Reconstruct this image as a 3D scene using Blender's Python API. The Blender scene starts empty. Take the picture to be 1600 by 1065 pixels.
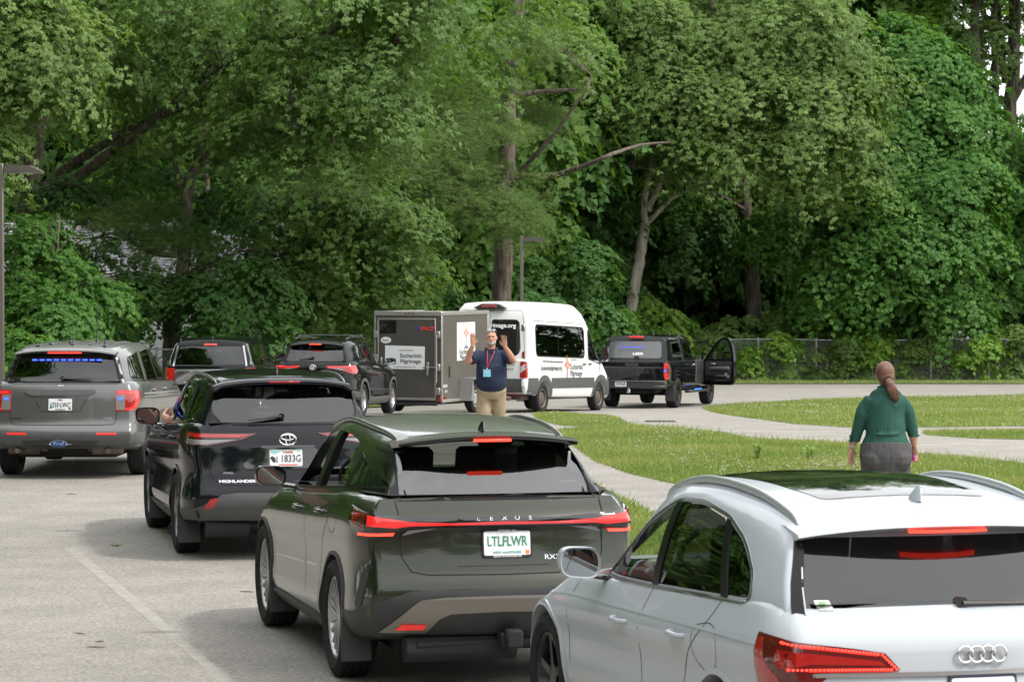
import bpy, bmesh, math, random
import numpy as np
from mathutils import Vector, Matrix
from mathutils.bvhtree import BVHTree
from mathutils.geometry import tessellate_polygon
R = math.radians
SC = bpy.context.scene
COL = SC.collection
rng = np.random.default_rng(7)
random.seed(7)

# ---------------------------------------------------------------- camera
FPX, YH, CH = 4500.0, 430.0, 2.65          # focal length (px of a 1600 px wide frame), horizon row, eye height
PITCH = math.atan((532.5 - YH) / FPX)
cam_d = bpy.data.cameras.new('camera')
cam = bpy.data.objects.new('camera', cam_d); COL.objects.link(cam)
cam_d.sensor_width = 36.0; cam_d.lens = 36.0 * FPX / 1600.0
cam_d.clip_start = 0.5; cam_d.clip_end = 3000
cam.location = (0, 0, CH); cam.rotation_euler = (R(90) - PITCH, 0, 0)
cam_d.dof.use_dof = True; cam_d.dof.focus_distance = 27.0; cam_d.dof.aperture_fstop = 11.0
SC.camera = cam
SC.render.engine = 'CYCLES'
SC.cycles.max_bounces = 10; SC.cycles.transparent_max_bounces = 12
SC.cycles.diffuse_bounces = 6; SC.cycles.glossy_bounces = 4; SC.cycles.transmission_bounces = 6
SC.cycles.caustics_reflective = False; SC.cycles.caustics_refractive = False

# ---------------------------------------------------------------- sky and sun
SUN_EL, SUN_AZ = 52.0, 112.0                 # azimuth clockwise from +Y (view direction)
w = bpy.data.worlds.new('World'); SC.world = w; w.use_nodes = True
nt = w.node_tree; nt.nodes.clear()
out = nt.nodes.new('ShaderNodeOutputWorld'); bg = nt.nodes.new('ShaderNodeBackground')
sky = nt.nodes.new('ShaderNodeTexSky'); sky.sky_type = 'NISHITA'; sky.sun_disc = False
sky.sun_elevation = R(SUN_EL); sky.sun_rotation = R(SUN_AZ)
sky.air_density = 1.0; sky.dust_density = 4.0; sky.ozone_density = 1.0
tc = nt.nodes.new('ShaderNodeTexCoord'); mp = nt.nodes.new('ShaderNodeMapping')
mp.inputs['Scale'].default_value = (1.0, 1.0, 2.6)
nz = nt.nodes.new('ShaderNodeTexNoise'); nz.inputs['Scale'].default_value = 2.3; nz.inputs['Detail'].default_value = 7
rp_ = nt.nodes.new('ShaderNodeValToRGB')
rp_.color_ramp.elements[0].position = 0.25; rp_.color_ramp.elements[0].color = (0.45, 0.45, 0.45, 1)
rp_.color_ramp.elements[1].position = 0.62; rp_.color_ramp.elements[1].color = (1, 1, 1, 1)
mx = nt.nodes.new('ShaderNodeMixRGB'); mx.inputs[2].default_value = (13.6, 13.75, 13.9, 1)   # thin high cloud
nt.links.new(tc.outputs['Generated'], mp.inputs['Vector']); nt.links.new(mp.outputs['Vector'], nz.inputs['Vector'])
nt.links.new(nz.outputs['Fac'], rp_.inputs['Fac']); nt.links.new(rp_.outputs['Color'], mx.inputs[0])
nt.links.new(sky.outputs['Color'], mx.inputs[1]); nt.links.new(mx.outputs['Color'], bg.inputs['Color'])
bg.inputs['Strength'].default_value = 0.15
nt.links.new(bg.outputs['Background'], out.inputs['Surface'])
sd = bpy.data.lights.new('sun', 'SUN'); sun = bpy.data.objects.new('sun', sd); COL.objects.link(sun)
sd.energy = 2.6; sd.angle = R(4.5); sd.color = (1.0, 0.95, 0.87)
az, el = R(SUN_AZ), R(SUN_EL)
S = Vector((math.sin(az) * math.cos(el), math.cos(az) * math.cos(el), math.sin(el)))
sun.rotation_euler = S.to_track_quat('Z', 'Y').to_euler()
sun.location = (40, -20, 60)
vs = SC.view_settings
vs.view_transform = 'Standard'; vs.look = 'None'; vs.exposure = 0.16; vs.gamma = 1.0; vs.use_curve_mapping = False

# ---------------------------------------------------------------- ground profile, pixel -> world
GP = [(-80, 0), (40, 0), (50, -.12), (60, -.33), (66, -.55), (73, -.8), (79, -.95), (90, -1.1), (115, -1.5), (160, -2.2), (900, -2.2)]
GX = np.array([p[0] for p in GP], float); GZ = np.array([p[1] for p in GP], float)
def gz(y): return float(np.interp(y, GX, GZ))
def ray(px, py):
    a, b = (px - 800) / FPX, -(py - 532.5) / FPX
    c, s = math.cos(PITCH), math.sin(PITCH)
    return Vector((a, c + b * s, -s + b * c))
def at(px, py):                             # ground point seen at a pixel
    d = ray(px, py); z = 0.0; p = None
    for _ in range(40):
        t = (z - CH) / d.z; p = Vector((0, 0, CH)) + d * t; z = .5 * z + .5 * gz(p.y)
    return Vector((p.x, p.y, gz(p.y)))
def P3(px, py, Y):                          # point seen at a pixel at distance Y
    d = ray(px, py); return Vector((0, 0, CH)) + d * (Y / d.y)

# ---------------------------------------------------------------- materials
MATS = {}
def mat(name, col=(.5, .5, .5), rough=.5, metal=0., coat=0., spec=.5, emis=None, est=0., alpha=None, var=0., vs_=8., bump=0., bs=60., flake=0.):
    if name in MATS: return MATS[name]
    m = bpy.data.materials.new(name); m.use_nodes = True; n = m.node_tree; b = n.nodes['Principled BSDF']
    b.inputs['Base Color'].default_value = (*col, 1); b.inputs['Roughness'].default_value = rough
    b.inputs['Metallic'].default_value = metal; b.inputs['Coat Weight'].default_value = coat
    b.inputs['Coat Roughness'].default_value = .02
    b.inputs['Specular IOR Level'].default_value = spec
    if emis: b.inputs['Emission Color'].default_value = (*emis, 1); b.inputs['Emission Strength'].default_value = est
    tcn = None
    if var or bump or flake:
        tcn = n.nodes.new('ShaderNodeTexCoord')
    if var:
        t = n.nodes.new('ShaderNodeTexNoise'); t.inputs['Scale'].default_value = vs_; t.inputs['Detail'].default_value = 6
        n.links.new(tcn.outputs['Object'], t.inputs['Vector'])
        r = n.nodes.new('ShaderNodeValToRGB')
        r.color_ramp.elements[0].position = .3; r.color_ramp.elements[1].position = .7
        r.color_ramp.elements[0].color = (*[c * (1 - var) for c in col], 1)
        r.color_ramp.elements[1].color = (*[min(1, c * (1 + var)) for c in col], 1)
        n.links.new(t.outputs['Fac'], r.inputs['Fac']); n.links.new(r.outputs['Color'], b.inputs['Base Color'])
    if bump:
        t = n.nodes.new('ShaderNodeTexNoise'); t.inputs['Scale'].default_value = bs; t.inputs['Detail'].default_value = 5
        n.links.new(tcn.outputs['Object'], t.inputs['Vector'])
        bp = n.nodes.new('ShaderNodeBump'); bp.inputs['Strength'].default_value = bump; bp.inputs['Distance'].default_value = .02
        n.links.new(t.outputs['Fac'], bp.inputs['Height']); n.links.new(bp.outputs['Normal'], b.inputs['Normal'])
    MATS[name] = m; return m
def paint(name, col, metal=.0, rough=.35, coat=1.):
    # car paint: faint dust and a slightly rippled clear coat
    if name in MATS: return MATS[name]
    m = mat(name, col, rough, metal, coat * .7, .0 if metal < .3 else .4)
    n = m.node_tree; b = n.nodes['Principled BSDF']; tcn = n.nodes.new('ShaderNodeTexCoord')
    t = n.nodes.new('ShaderNodeTexNoise'); t.inputs['Scale'].default_value = 3.; t.inputs['Detail'].default_value = 8
    n.links.new(tcn.outputs['Object'], t.inputs['Vector'])
    mr = n.nodes.new('ShaderNodeMapRange'); mr.inputs['To Min'].default_value = .02; mr.inputs['To Max'].default_value = .09
    n.links.new(t.outputs['Fac'], mr.inputs['Value']); n.links.new(mr.outputs['Result'], b.inputs['Coat Roughness'])
    t2 = n.nodes.new('ShaderNodeTexNoise'); t2.inputs['Scale'].default_value = 1.6; t2.inputs['Detail'].default_value = 2
    n.links.new(tcn.outputs['Object'], t2.inputs['Vector'])
    bp = n.nodes.new('ShaderNodeBump'); bp.inputs['Strength'].default_value = .035; bp.inputs['Distance'].default_value = .03
    n.links.new(t2.outputs['Fac'], bp.inputs['Height'])
    n.links.new(bp.outputs['Normal'], b.inputs['Normal']); n.links.new(bp.outputs['Normal'], b.inputs['Coat Normal'])
    return m
def glassmat(name, tint, refl=1.0, rough=.015, ior=1.75):
    if name in MATS: return MATS[name]
    m = bpy.data.materials.new(name); m.use_nodes = True; n = m.node_tree; n.nodes.clear()
    o = n.nodes.new('ShaderNodeOutputMaterial'); mixn = n.nodes.new('ShaderNodeMixShader')
    tr = n.nodes.new('ShaderNodeBsdfTransparent'); tr.inputs[0].default_value = (*tint, 1)
    gl = n.nodes.new('ShaderNodeBsdfGlossy'); gl.inputs['Roughness'].default_value = rough
    gl.inputs[0].default_value = (refl, refl, refl, 1)
    fr = n.nodes.new('ShaderNodeFresnel'); fr.inputs['IOR'].default_value = ior
    n.links.new(fr.outputs[0], mixn.inputs[0]); n.links.new(tr.outputs[0], mixn.inputs[1]); n.links.new(gl.outputs[0], mixn.inputs[2])
    n.links.new(mixn.outputs[0], o.inputs[0]); MATS[name] = m; return m

# ---------------------------------------------------------------- object helpers
def tagp(o, label=None, cat=None, group=None, kind=None):
    if label: o['label'] = label
    if cat: o['category'] = cat
    if group: o['group'] = group
    if kind: o['kind'] = kind
    return o
def empty(name, loc=(0, 0, 0), rz=0., **k):
    o = bpy.data.objects.new(name, None); COL.objects.link(o); o.location = loc; o.rotation_euler = (0, 0, rz)
    o.empty_display_size = .3
    return tagp(o, **k)
def finish(me, smooth=True, ang=38):
    if smooth:
        me.polygons.foreach_set('use_smooth', [True] * len(me.polygons))
        bm = bmesh.new(); bm.from_mesh(me); a = R(ang)
        for e in bm.edges:
            if len(e.link_faces) == 2 and e.calc_face_angle(0) > a: e.smooth = False
        bm.to_mesh(me); bm.free()
def link(name, me, mats, parent=None, smooth=True, ang=38, **k):
    if not isinstance(mats, (list, tuple)): mats = [mats]
    for m in mats: me.materials.append(m)
    finish(me, smooth, ang)
    o = bpy.data.objects.new(name, me); COL.objects.link(o)
    if parent: o.parent = parent
    return tagp(o, **k)
def me_of(verts, faces, name='m'):
    me = bpy.data.meshes.new(name); me.from_pydata([tuple(v) for v in verts], [], [tuple(f) for f in faces]); me.update(); return me
def evalme(me, fn):
    """mesh with modifiers (set up by fn) applied"""
    o = bpy.data.objects.new('tmp', me); COL.objects.link(o); fn(o)
    dg = bpy.context.evaluated_depsgraph_get(); dg.update()
    r = bpy.data.meshes.new_from_object(o.evaluated_get(dg), depsgraph=dg)
    bpy.data.objects.remove(o); return r
class MB:
    """collects simple shapes into one mesh"""
    def __init__(s): s.v = []; s.f = []; s.m = []
    def add(s, vs_, fs, mi=0):
        k = len(s.v); s.v += [Vector(v) for v in vs_]; s.f += [tuple(i + k for i in f) for f in fs]; s.m += [mi] * len(fs); return s
    def box(s, c, d, rot=None, mi=0, bev=0.):
        c = Vector(c); h = [x / 2 for x in d]
        if bev > 0:
            b = min(bev, *[x * .49 for x in h]); pts = []
            for sx in (-1, 1):
                for sy in (-1, 1):
                    for sz in (-1, 1):
                        pts += [(sx * (h[0] - b), sy * (h[1] - b), sz * h[2]), (sx * (h[0] - b), sy * h[1], sz * (h[2] - b)), (sx * h[0], sy * (h[1] - b), sz * (h[2] - b))]
            bm = bmesh.new(); [bm.verts.new(p) for p in pts]
            bmesh.ops.convex_hull(bm, input=bm.verts); bm.verts.index_update()
            bmesh.ops.dissolve_limit(bm, angle_limit=.01, verts=bm.verts, edges=bm.edges)
            bm.verts.ensure_lookup_table(); bm.verts.index_update()
            vv = [v.co.copy() for v in bm.verts]; ff = [[v.index for v in f.verts] for f in bm.faces]; bm.free()
        else:
            vv = [Vector((sx * h[0], sy * h[1], sz * h[2])) for sx in (-1, 1) for sy in (-1, 1) for sz in (-1, 1)]
            ff = [(0, 1, 3, 2), (4, 6, 7, 5), (0, 4, 5, 1), (2, 3, 7, 6), (0, 2, 6, 4), (1, 5, 7, 3)]
        if rot is not None: vv = [rot @ v for v in vv]
        return s.add([c + v for v in vv], ff, mi)
    def tube(s, pts, rad, n=8, mi=0, caps=True, flat=1.0, up=None):
        pts = [Vector(p) for p in pts]
        if not isinstance(rad, (list, tuple)): rad = [rad] * len(pts)
        vv = []; ff = []; prev = None
        for i, p in enumerate(pts):
            t = (pts[min(i + 1, len(pts) - 1)] - pts[max(i - 1, 0)]).normalized()
            if prev is None:
                a = Vector(up) if up else (Vector((0, 0, 1)) if abs(t.z) < .9 else Vector((1, 0, 0)))
                n1 = (a - t * a.dot(t)).normalized()
            else: n1 = (prev - t * prev.dot(t)).normalized()
            prev = n1; n2 = t.cross(n1)
            for k in range(n):
                an = 2 * math.pi * k / n; vv.append(p + (n1 * math.cos(an) * flat + n2 * math.sin(an)) * rad[i])
        for i in range(len(pts) - 1):
            for k in range(n):
                a = i * n + k; b = i * n + (k + 1) % n; ff.append((a, b, b + n, a + n))
        if caps: ff.append(tuple(range(n - 1, -1, -1))); ff.append(tuple(range((len(pts) - 1) * n, len(pts) * n)))
        return s.add(vv, ff, mi)
    def lathe(s, prof, n=32, axis='y', c=(0, 0, 0), mi=0, mis=None):
        """prof: (r, h) pairs; revolve about an axis"""
        c = Vector(c); vv = []; k0 = len(prof)
        for i in range(n):
            a = 2 * math.pi * i / n
            for r_, h in prof:
                if axis == 'y': vv.append(c + Vector((r_ * math.cos(a), h, r_ * math.sin(a))))
                elif axis == 'z': vv.append(c + Vector((r_ * math.cos(a), r_ * math.sin(a), h)))
                else: vv.append(c + Vector((h, r_ * math.cos(a), r_ * math.sin(a))))
        for i in range(n):
            j = (i + 1) % n
        base = len(s.v); s.v += vv
        for i in range(n):
            j = (i + 1) % n
            for k in range(k0 - 1):
                s.f.append((base + i * k0 + k, base + j * k0 + k, base + j * k0 + k + 1, base + i * k0 + k + 1)); s.m.append(mis[k] if mis else mi)
        return s
    def prism(s, poly, z0, z1, f=lambda x, y, z: (x, y, z), mi=0):
        n = len(poly); vv = [f(x, y, z0) for x, y in poly] + [f(x, y, z1) for x, y in poly]
        return s.add(vv, [tuple(range(n - 1, -1, -1)), tuple(range(n, 2 * n))] + [(i, (i + 1) % n, n + (i + 1) % n, n + i) for i in range(n)], mi)
    def mesh(s, fixn=True):
        me = me_of(s.v, s.f)
        me.polygons.foreach_set('material_index', s.m)
        if fixn:
            bm = bmesh.new(); bm.from_mesh(me); bmesh.ops.recalc_face_normals(bm, faces=bm.faces); bm.to_mesh(me); bm.free()
        return me
    def build(s, name, mats, parent=None, smooth=True, ang=38, **k): return link(name, s.mesh(), mats, parent, smooth, ang, **k)
def pchip(x, pts):
    """smooth monotone interpolation through (x, y) pairs"""
    n = len(pts)
    if x <= pts[0][0]: return pts[0][1]
    if x >= pts[-1][0]: return pts[-1][1]
    i = 0
    while x > pts[i + 1][0]: i += 1
    def sl(k): return (pts[k + 1][1] - pts[k][1]) / (pts[k + 1][0] - pts[k][0])
    def dd(k):
        if k == 0: return sl(0)
        if k == n - 1: return sl(n - 2)
        a, b = sl(k - 1), sl(k)
        return 0. if a * b <= 0 else 2 * a * b / (a + b)
    h = pts[i + 1][0] - pts[i][0]; t = (x - pts[i][0]) / h
    return ((2*t**3 - 3*t*t + 1) * pts[i][1] + (t**3 - 2*t*t + t) * h * dd(i) + (3*t*t - 2*t**3) * pts[i + 1][1] + (t**3 - t*t) * h * dd(i + 1))
def rnd(poly, r=.03, n=4):
    """fillet the corners of a polygon"""
    o = []; N = len(poly)
    for i in range(N):
        p0, p, p1 = Vector(poly[i - 1]), Vector(poly[i]), Vector(poly[(i + 1) % N])
        rr = r[i] if isinstance(r, (list, tuple)) else r
        a, b = p0 - p, p1 - p; d = min(rr, a.length * .45, b.length * .45)
        if d < 1e-4: o.append(tuple(p)); continue
        A, B = p + a.normalized() * d, p + b.normalized() * d
        for k in range(n + 1):
            t = k / n; q = A * (1-t)**2 + p * 2*t*(1-t) + B * t*t; o.append((q.x, q.y))
    return o
def ribbon(pts, w_):
    """polyline -> thin closed polygon"""
    L, Rr = [], []
    for i, p in enumerate(pts):
        a = Vector(pts[max(i - 1, 0)]); b = Vector(pts[min(i + 1, len(pts) - 1)]); t = (b - a).normalized(); n = Vector((-t.y, t.x)) * w_ / 2
        L.append(tuple(Vector(p) + n)); Rr.append(tuple(Vector(p) - n))
    return L + Rr[::-1]
def curve(pts, n=8):
    """Catmull-Rom through 2D/3D points"""
    P = [Vector(p) for p in pts]; o = []
    for i in range(len(P) - 1):
        a, b, c, d = P[max(i - 1, 0)], P[i], P[i + 1], P[min(i + 2, len(P) - 1)]
        for k in range(n):
            t = k / n; o.append(.5 * ((2*b) + (c - a)*t + (2*a - 5*b + 4*c - d)*t*t + (3*b - a - 3*c + d)*t**3))
    o.append(P[-1]); return o
def mirr(poly): return [(-a, b) for a, b in poly][::-1]
def textmesh(s, size=.1, depth=.002, wx=1.0, bold=0.):
    cu = bpy.data.curves.new('t', 'FONT'); cu.body = s; cu.size = size; cu.extrude = depth; cu.align_x = 'CENTER'; cu.align_y = 'CENTER'
    cu.offset = bold; cu.resolution_u = 3
    o = bpy.data.objects.new('t', cu); COL.objects.link(o); dg = bpy.context.evaluated_depsgraph_get(); dg.update()
    me = bpy.data.meshes.new_from_object(o.evaluated_get(dg), depsgraph=dg); bpy.data.objects.remove(o)
    if wx != 1: me.transform(Matrix.Scale(wx, 4, (1, 0, 0)))
    return me
# ---------------------------------------------------------------- ground, lot, road, grass
def sheet(name, poly, off, material, step=2.0, mound=0., kind='structure', edge=0.35):
    """flat-ish sheet following the ground profile; grass sheets rise into a low mound away from their edge"""
    bm = bmesh.new(); vs_ = [bm.verts.new((p[0], p[1], 0)) for p in poly]; f = bm.faces.new(vs_)
    bmesh.ops.triangulate(bm, faces=[f])
    xs = [p[0] for p in poly]; ys = [p[1] for p in poly]
    cuts = [y for y in GX if min(ys) < y < max(ys)]
    if mound: cuts = sorted(set(list(np.arange(math.floor(min(ys)), max(ys), step)) + list(cuts)))
    for y in cuts:
        bmesh.ops.bisect_plane(bm, geom=bm.verts[:] + bm.edges[:] + bm.faces[:], plane_co=(0, y, 0), plane_no=(0, 1, 0), dist=1e-5)
    if mound:
        for x in np.arange(math.floor(min(xs)), max(xs), step):
            bmesh.ops.bisect_plane(bm, geom=bm.verts[:] + bm.edges[:] + bm.faces[:], plane_co=(x, 0, 0), plane_no=(1, 0, 0), dist=1e-5)
    A = np.array(poly, float); B = np.roll(A, -1, 0)
    for v in bm.verts:
        h = off
        if mound:
            q = np.array([v.co.x, v.co.y]); d = B - A; t = np.clip(((q - A) * d).sum(1) / (d * d).sum(1), 0, 1)
            dist = np.sqrt((((A + d * t[:, None]) - q) ** 2).sum(1).min())
            h += mound * (1 - math.exp(-dist / 2.5))
        v.co.z = gz(v.co.y) + h
    bmesh.ops.recalc_face_normals(bm, faces=bm.faces)
    if bm.faces[:] and sum(f.normal.z for f in bm.faces) < 0: bmesh.ops.reverse_faces(bm, faces=bm.faces)
    me = bpy.data.meshes.new(name); bm.to_mesh(me); bm.free()
    return link(name, me, material, None, True, 60, kind=kind)
def noisemat(name, cols, scales, rough=.9, bump=.3, bscale=80, spec=.25, speck=None):
    m = bpy.data.materials.new(name); m.use_nodes = True; n = m.node_tree; b = n.nodes['Principled BSDF']
    b.inputs['Roughness'].default_value = rough; b.inputs['Specular IOR Level'].default_value = spec
    tcn = n.nodes.new('ShaderNodeTexCoord'); prev = None
    for i, (c0, c1, sc, lo, hi) in enumerate(cols):
        t = n.nodes.new('ShaderNodeTexNoise'); t.inputs['Scale'].default_value = sc; t.inputs['Detail'].default_value = 6; t.inputs['Roughness'].default_value = .6
        n.links.new(tcn.outputs['Object'], t.inputs['Vector'])
        r_ = n.nodes.new('ShaderNodeValToRGB'); r_.color_ramp.elements[0].position = lo; r_.color_ramp.elements[1].position = hi
        r_.color_ramp.elements[0].color = (*c0, 1); r_.color_ramp.elements[1].color = (*c1, 1)
        n.links.new(t.outputs['Fac'], r_.inputs['Fac'])
        if prev is None: prev = r_.outputs['Color']
        else:
            x = n.nodes.new('ShaderNodeMixRGB'); x.blend_type = 'MULTIPLY'; x.inputs[0].default_value = 1
            n.links.new(prev, x.inputs[1]); n.links.new(r_.outputs['Color'], x.inputs[2]); prev = x.outputs['Color']
    n.links.new(prev, b.inputs['Base Color'])
    t = n.nodes.new('ShaderNodeTexNoise'); t.inputs['Scale'].default_value = bscale; t.inputs['Detail'].default_value = 4
    n.links.new(tcn.outputs['Object'], t.inputs['Vector'])
    bp = n.nodes.new('ShaderNodeBump'); bp.inputs['Strength'].default_value = bump; bp.inputs['Distance'].default_value = .01
    n.links.new(t.outputs['Fac'], bp.inputs['Height']); n.links.new(bp.outputs['Normal'], b.inputs['Normal'])
    return m, n, b, tcn, prev
m_asph, n, b, tcn, prev = noisemat('asphalt_worn', [((.25, .237, .215), (.29, .276, .252), .12, .3, .7), ((.78, .78, .79), (1.17, 1.16, 1.14), 34., .36, .64), ((.86, .86, .86), (1.06, 1.05, 1.03), 1.3, .35, .65)], None, .85, .5, 90)
# exposed stones in the worn binder
vo = n.nodes.new('ShaderNodeTexVoronoi'); vo.inputs['Scale'].default_value = 55.
n.links.new(tcn.outputs['Object'], vo.inputs['Vector'])
sp = n.nodes.new('ShaderNodeSeparateColor'); n.links.new(vo.outputs['Color'], sp.inputs[0])
mr = n.nodes.new('ShaderNodeMapRange'); mr.inputs['To Min'].default_value = .72; mr.inputs['To Max'].default_value = 1.3
n.links.new(sp.outputs[0], mr.inputs['Value'])
xm = n.nodes.new('ShaderNodeMixRGB'); xm.blend_type = 'MULTIPLY'; xm.inputs[0].default_value = .85
n.links.new(prev, xm.inputs[1]); n.links.new(mr.outputs['Result'], xm.inputs[2]); n.links.new(xm.outputs[0], b.inputs['Base Color'])
m_grass = noisemat('turf', [((.10, .15, .035), (.17, .21, .065), .5, .35, .65), ((.6, .62, .55), (1.2, 1.15, 1.1), 9., .35, .65)], None, .95, .8, 25)[0]
m_forest = noisemat('leaf_litter', [((.020, .016, .009), (.05, .036, .02), .6, .35, .65), ((.5, .5, .5), (1.4, 1.3, 1.2), 12., .35, .65)], None, .95, .8, 25)[0]
m_paintline = noisemat('old_road_paint', [((.275, .258, .228), (.335, .318, .284), 6., .38, .62), ((.8, .8, .8), (1.1, 1.1, 1.1), 60., .35, .65)], None, .8, .4, 90)[0]

sheet('ground', [(-480, -180), (480, -180), (480, 780), (-480, 780)], -.03, m_forest)
ASPH = [(-70, -45), (60, -45), (60, 106), (7.5, 106.5), (4.2, 101), (1.5, 92), (-.5, 84), (-4, 77), (-12, 72), (-70, 66)]
sheet('parking_lot', ASPH, 0., m_asph)
def px(poly): return [tuple(at(*p).xy) for p in poly]
G0 = px([(836, 647), (880, 646), (952, 651), (992, 667), (960, 669), (874, 664), (840, 656)])
G1 = px([(872, 672), (990, 669), (1054, 670.5), (1132, 678), (1161, 685), (1200, 690), (1259, 692), (1327, 695), (1434, 711), (1527, 719), (1600, 726), (1720, 738), (1900, 770), (1900, 960), (1600, 900), (1300, 822), (1180, 790), (1110, 770), (1060, 757), (985, 740), (932, 721), (893, 694)])
G2 = px([(900, 738), (923, 757), (1007, 796), (1100, 835), (1300, 900), (1440, 990), (1180, 990), (1000, 880), (900, 790)])
G3 = px([(1098, 637.5), (1122, 634), (1161, 631), (1234, 627), (1307, 624), (1600, 618), (1900, 613), (1900, 660), (1600, 665.5), (1454, 667.5), (1332, 668), (1239, 662), (1171, 653), (1122, 645.5)])
G4 = px([(1440, 676), (1600, 673.5), (1900, 670), (1900, 688), (1600, 686.5), (1527, 685), (1454, 680)])
VERGE = [(60, 105.9), (7.4, 106.3), (4.1, 101), (1.4, 92), (-.6, 84), (-4, 76.8), (-12, 71.9), (-70, 65.9), (-70, 73), (-13, 76.5), (-5, 80), (0, 90), (2, 104), (5, 113), (60, 113)]
i = 0
for g in (G0, G1, G2, G3, G4): sheet('grass_bank', g, .006, m_grass, 1.0, .14 if g is G1 else .05)
sheet('grass_verge', VERGE, .03, m_grass, 2.0, .03)
# faded painted line on the lot, and the thin worn edge line of the road
sheet('painted_line', px([(99, 856), (117, 855), (212, 932), (369, 1067), (347, 1067), (199, 941)]), .0015, m_paintline)
sheet('edge_line', px([(1130, 672.2), (1340, 673.4), (1340, 675), (1130, 673.6)]), .0015, m_paintline)

# ---------------------------------------------------------------- grass blades, clover, weeds
def inpoly(P, poly):
    x, y = P[:, 0], P[:, 1]; c = np.zeros(len(P), bool); j = len(poly) - 1
    for i in range(len(poly)):
        xi, yi = poly[i]; xj, yj = poly[j]
        c ^= ((yi > y) != (yj > y)) & (x < (xj - xi) * (y - yi) / (yj - yi + 1e-12) + xi); j = i
    return c
def mesh_np(name, V, nper, m, attr=None, kind=None, smooth=False, parent=None, mats_idx=None, **k):
    """V: (n, nper, 3) polygons"""
    n_ = len(V); me = bpy.data.meshes.new(name); me.vertices.add(n_ * nper); me.vertices.foreach_set('co', V.reshape(-1).astype(np.float32))
    me.loops.add(n_ * nper); me.loops.foreach_set('vertex_index', np.arange(n_ * nper, dtype=np.int32))
    me.polygons.add(n_); me.polygons.foreach_set('loop_start', np.arange(0, n_ * nper, nper, dtype=np.int32))
    if attr is not None:
        a = me.attributes.new('tint', 'FLOAT', 'FACE'); a.data.foreach_set('value', attr.astype(np.float32))
    me.update(calc_edges=True)
    for mm in (m if isinstance(m, (list, tuple)) else [m]): me.materials.append(mm)
    if mats_idx is not None: me.polygons.foreach_set('material_index', mats_idx.astype(np.int32))
    o = bpy.data.objects.new(name, me); COL.objects.link(o)
    if parent: o.parent = parent
    return tagp(o, kind=kind, **k)
def leafmat(name, c0, c1, trans=.35, rough=.45, spec=.5, big=None):
    m = bpy.data.materials.new(name); m.use_nodes = True; n = m.node_tree; b = n.nodes['Principled BSDF']; o = n.nodes['Material Output']
    at_ = n.nodes.new('ShaderNodeAttribute'); at_.attribute_name = 'tint'
    r_ = n.nodes.new('ShaderNodeValToRGB'); r_.color_ramp.elements[0].color = (*c0, 1); r_.color_ramp.elements[1].color = (*c1, 1)
    n.links.new(at_.outputs['Fac'], r_.inputs['Fac']); n.links.new(r_.outputs['Color'], b.inputs['Base Color'])
    b.inputs['Roughness'].default_value = rough; b.inputs['Specular IOR Level'].default_value = spec
    tr = n.nodes.new('ShaderNodeBsdfTranslucent'); mx_ = n.nodes.new('ShaderNodeMixShader'); mx_.inputs[0].default_value = trans
    hs = n.nodes.new('ShaderNodeMixRGB'); hs.blend_type = 'MULTIPLY'; hs.inputs[0].default_value = 1; hs.inputs[2].default_value = (1.25, 1.3, .55, 1)
    n.links.new(r_.outputs['Color'], hs.inputs[1]); n.links.new(hs.outputs[0], tr.inputs[0])
    n.links.new(b.outputs[0], mx_.inputs[1]); n.links.new(tr.outputs[0], mx_.inputs[2]); n.links.new(mx_.outputs[0], o.inputs[0])
    return m
m_blade = leafmat('grass_blade', (.13, .22, .045), (.36, .37, .15), .3, .6, .2)
BVg = {}
def ground_hit(P, objs):
    dg = bpy.context.evaluated_depsgraph_get()
    z = np.zeros(len(P))
    return z
def blades(poly, n_, h, mound, tall=0.):
    A = np.array(poly); lo, hi = A.min(0), A.max(0)
    P = rng.uniform(lo, hi, (int(n_ * 2.5), 2)); P = P[inpoly(P, poly)]
    vis = (np.abs(P[:, 0]) < P[:, 1] * .19 + .5); P = P[vis][:n_]
    B = np.roll(A, -1, 0); d = B - A
    dist = np.full(len(P), 1e9)
    for a, dd in zip(A, d):
        t = np.clip(((P - a) @ dd) / (dd @ dd), 0, 1); q = a + t[:, None] * dd; dist = np.minimum(dist, np.hypot(*(P - q).T))
    z = np.interp(P[:, 1], GX, GZ) + .012 + mound * (1 - np.exp(-dist / 2.5)) - .01
    N = len(P); ang = rng.uniform(0, 2 * np.pi, N); pat = np.sin(P[:, 0] * 1.3 + 2 * np.sin(P[:, 1] * .7)) * .5 + np.sin(P[:, 1] * 1.9 + P[:, 0] * .6) * .5
    hh = h * rng.uniform(.5, 1.3, N) * (1 + .35 * pat) + tall * (rng.random(N) < .02)
    wd = h * rng.uniform(.10, .2, N); ln = hh * rng.uniform(.2, .8, N)
    P = P + rng.normal(0, .035, P.shape); base = np.c_[P, z]; ux = np.c_[np.cos(ang), np.sin(ang), np.zeros(N)]; la = rng.uniform(0, 2 * np.pi, N)
    tip = base + np.c_[np.cos(la) * ln, np.sin(la) * ln, hh]
    V = np.stack([base - ux * wd[:, None], base + ux * wd[:, None], tip], 1)
    dry = np.clip(rng.normal(.45, .2, N) + .25 * pat, 0, 1)
    return V, dry
Vs, Ts = [], []
for g, n_, h, md, tl in ((G0, 20000, .05, .05, .0), (G1, 190000, .05, .14, .10), (G2, 16000, .055, .05, .1), (G3, 70000, .075, .05, .06), (G4, 10000, .06, .05, 0), (VERGE, 50000, .11, .03, 0)):
    V, T = blades(g, n_, h, md, tl); Vs.append(V); Ts.append(T)
mesh_np('grass', np.concatenate(Vs), 3, m_blade, np.concatenate(Ts), 'stuff', label='short mown grass on the banks and verge beside the drive', cat='grass')
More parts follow.
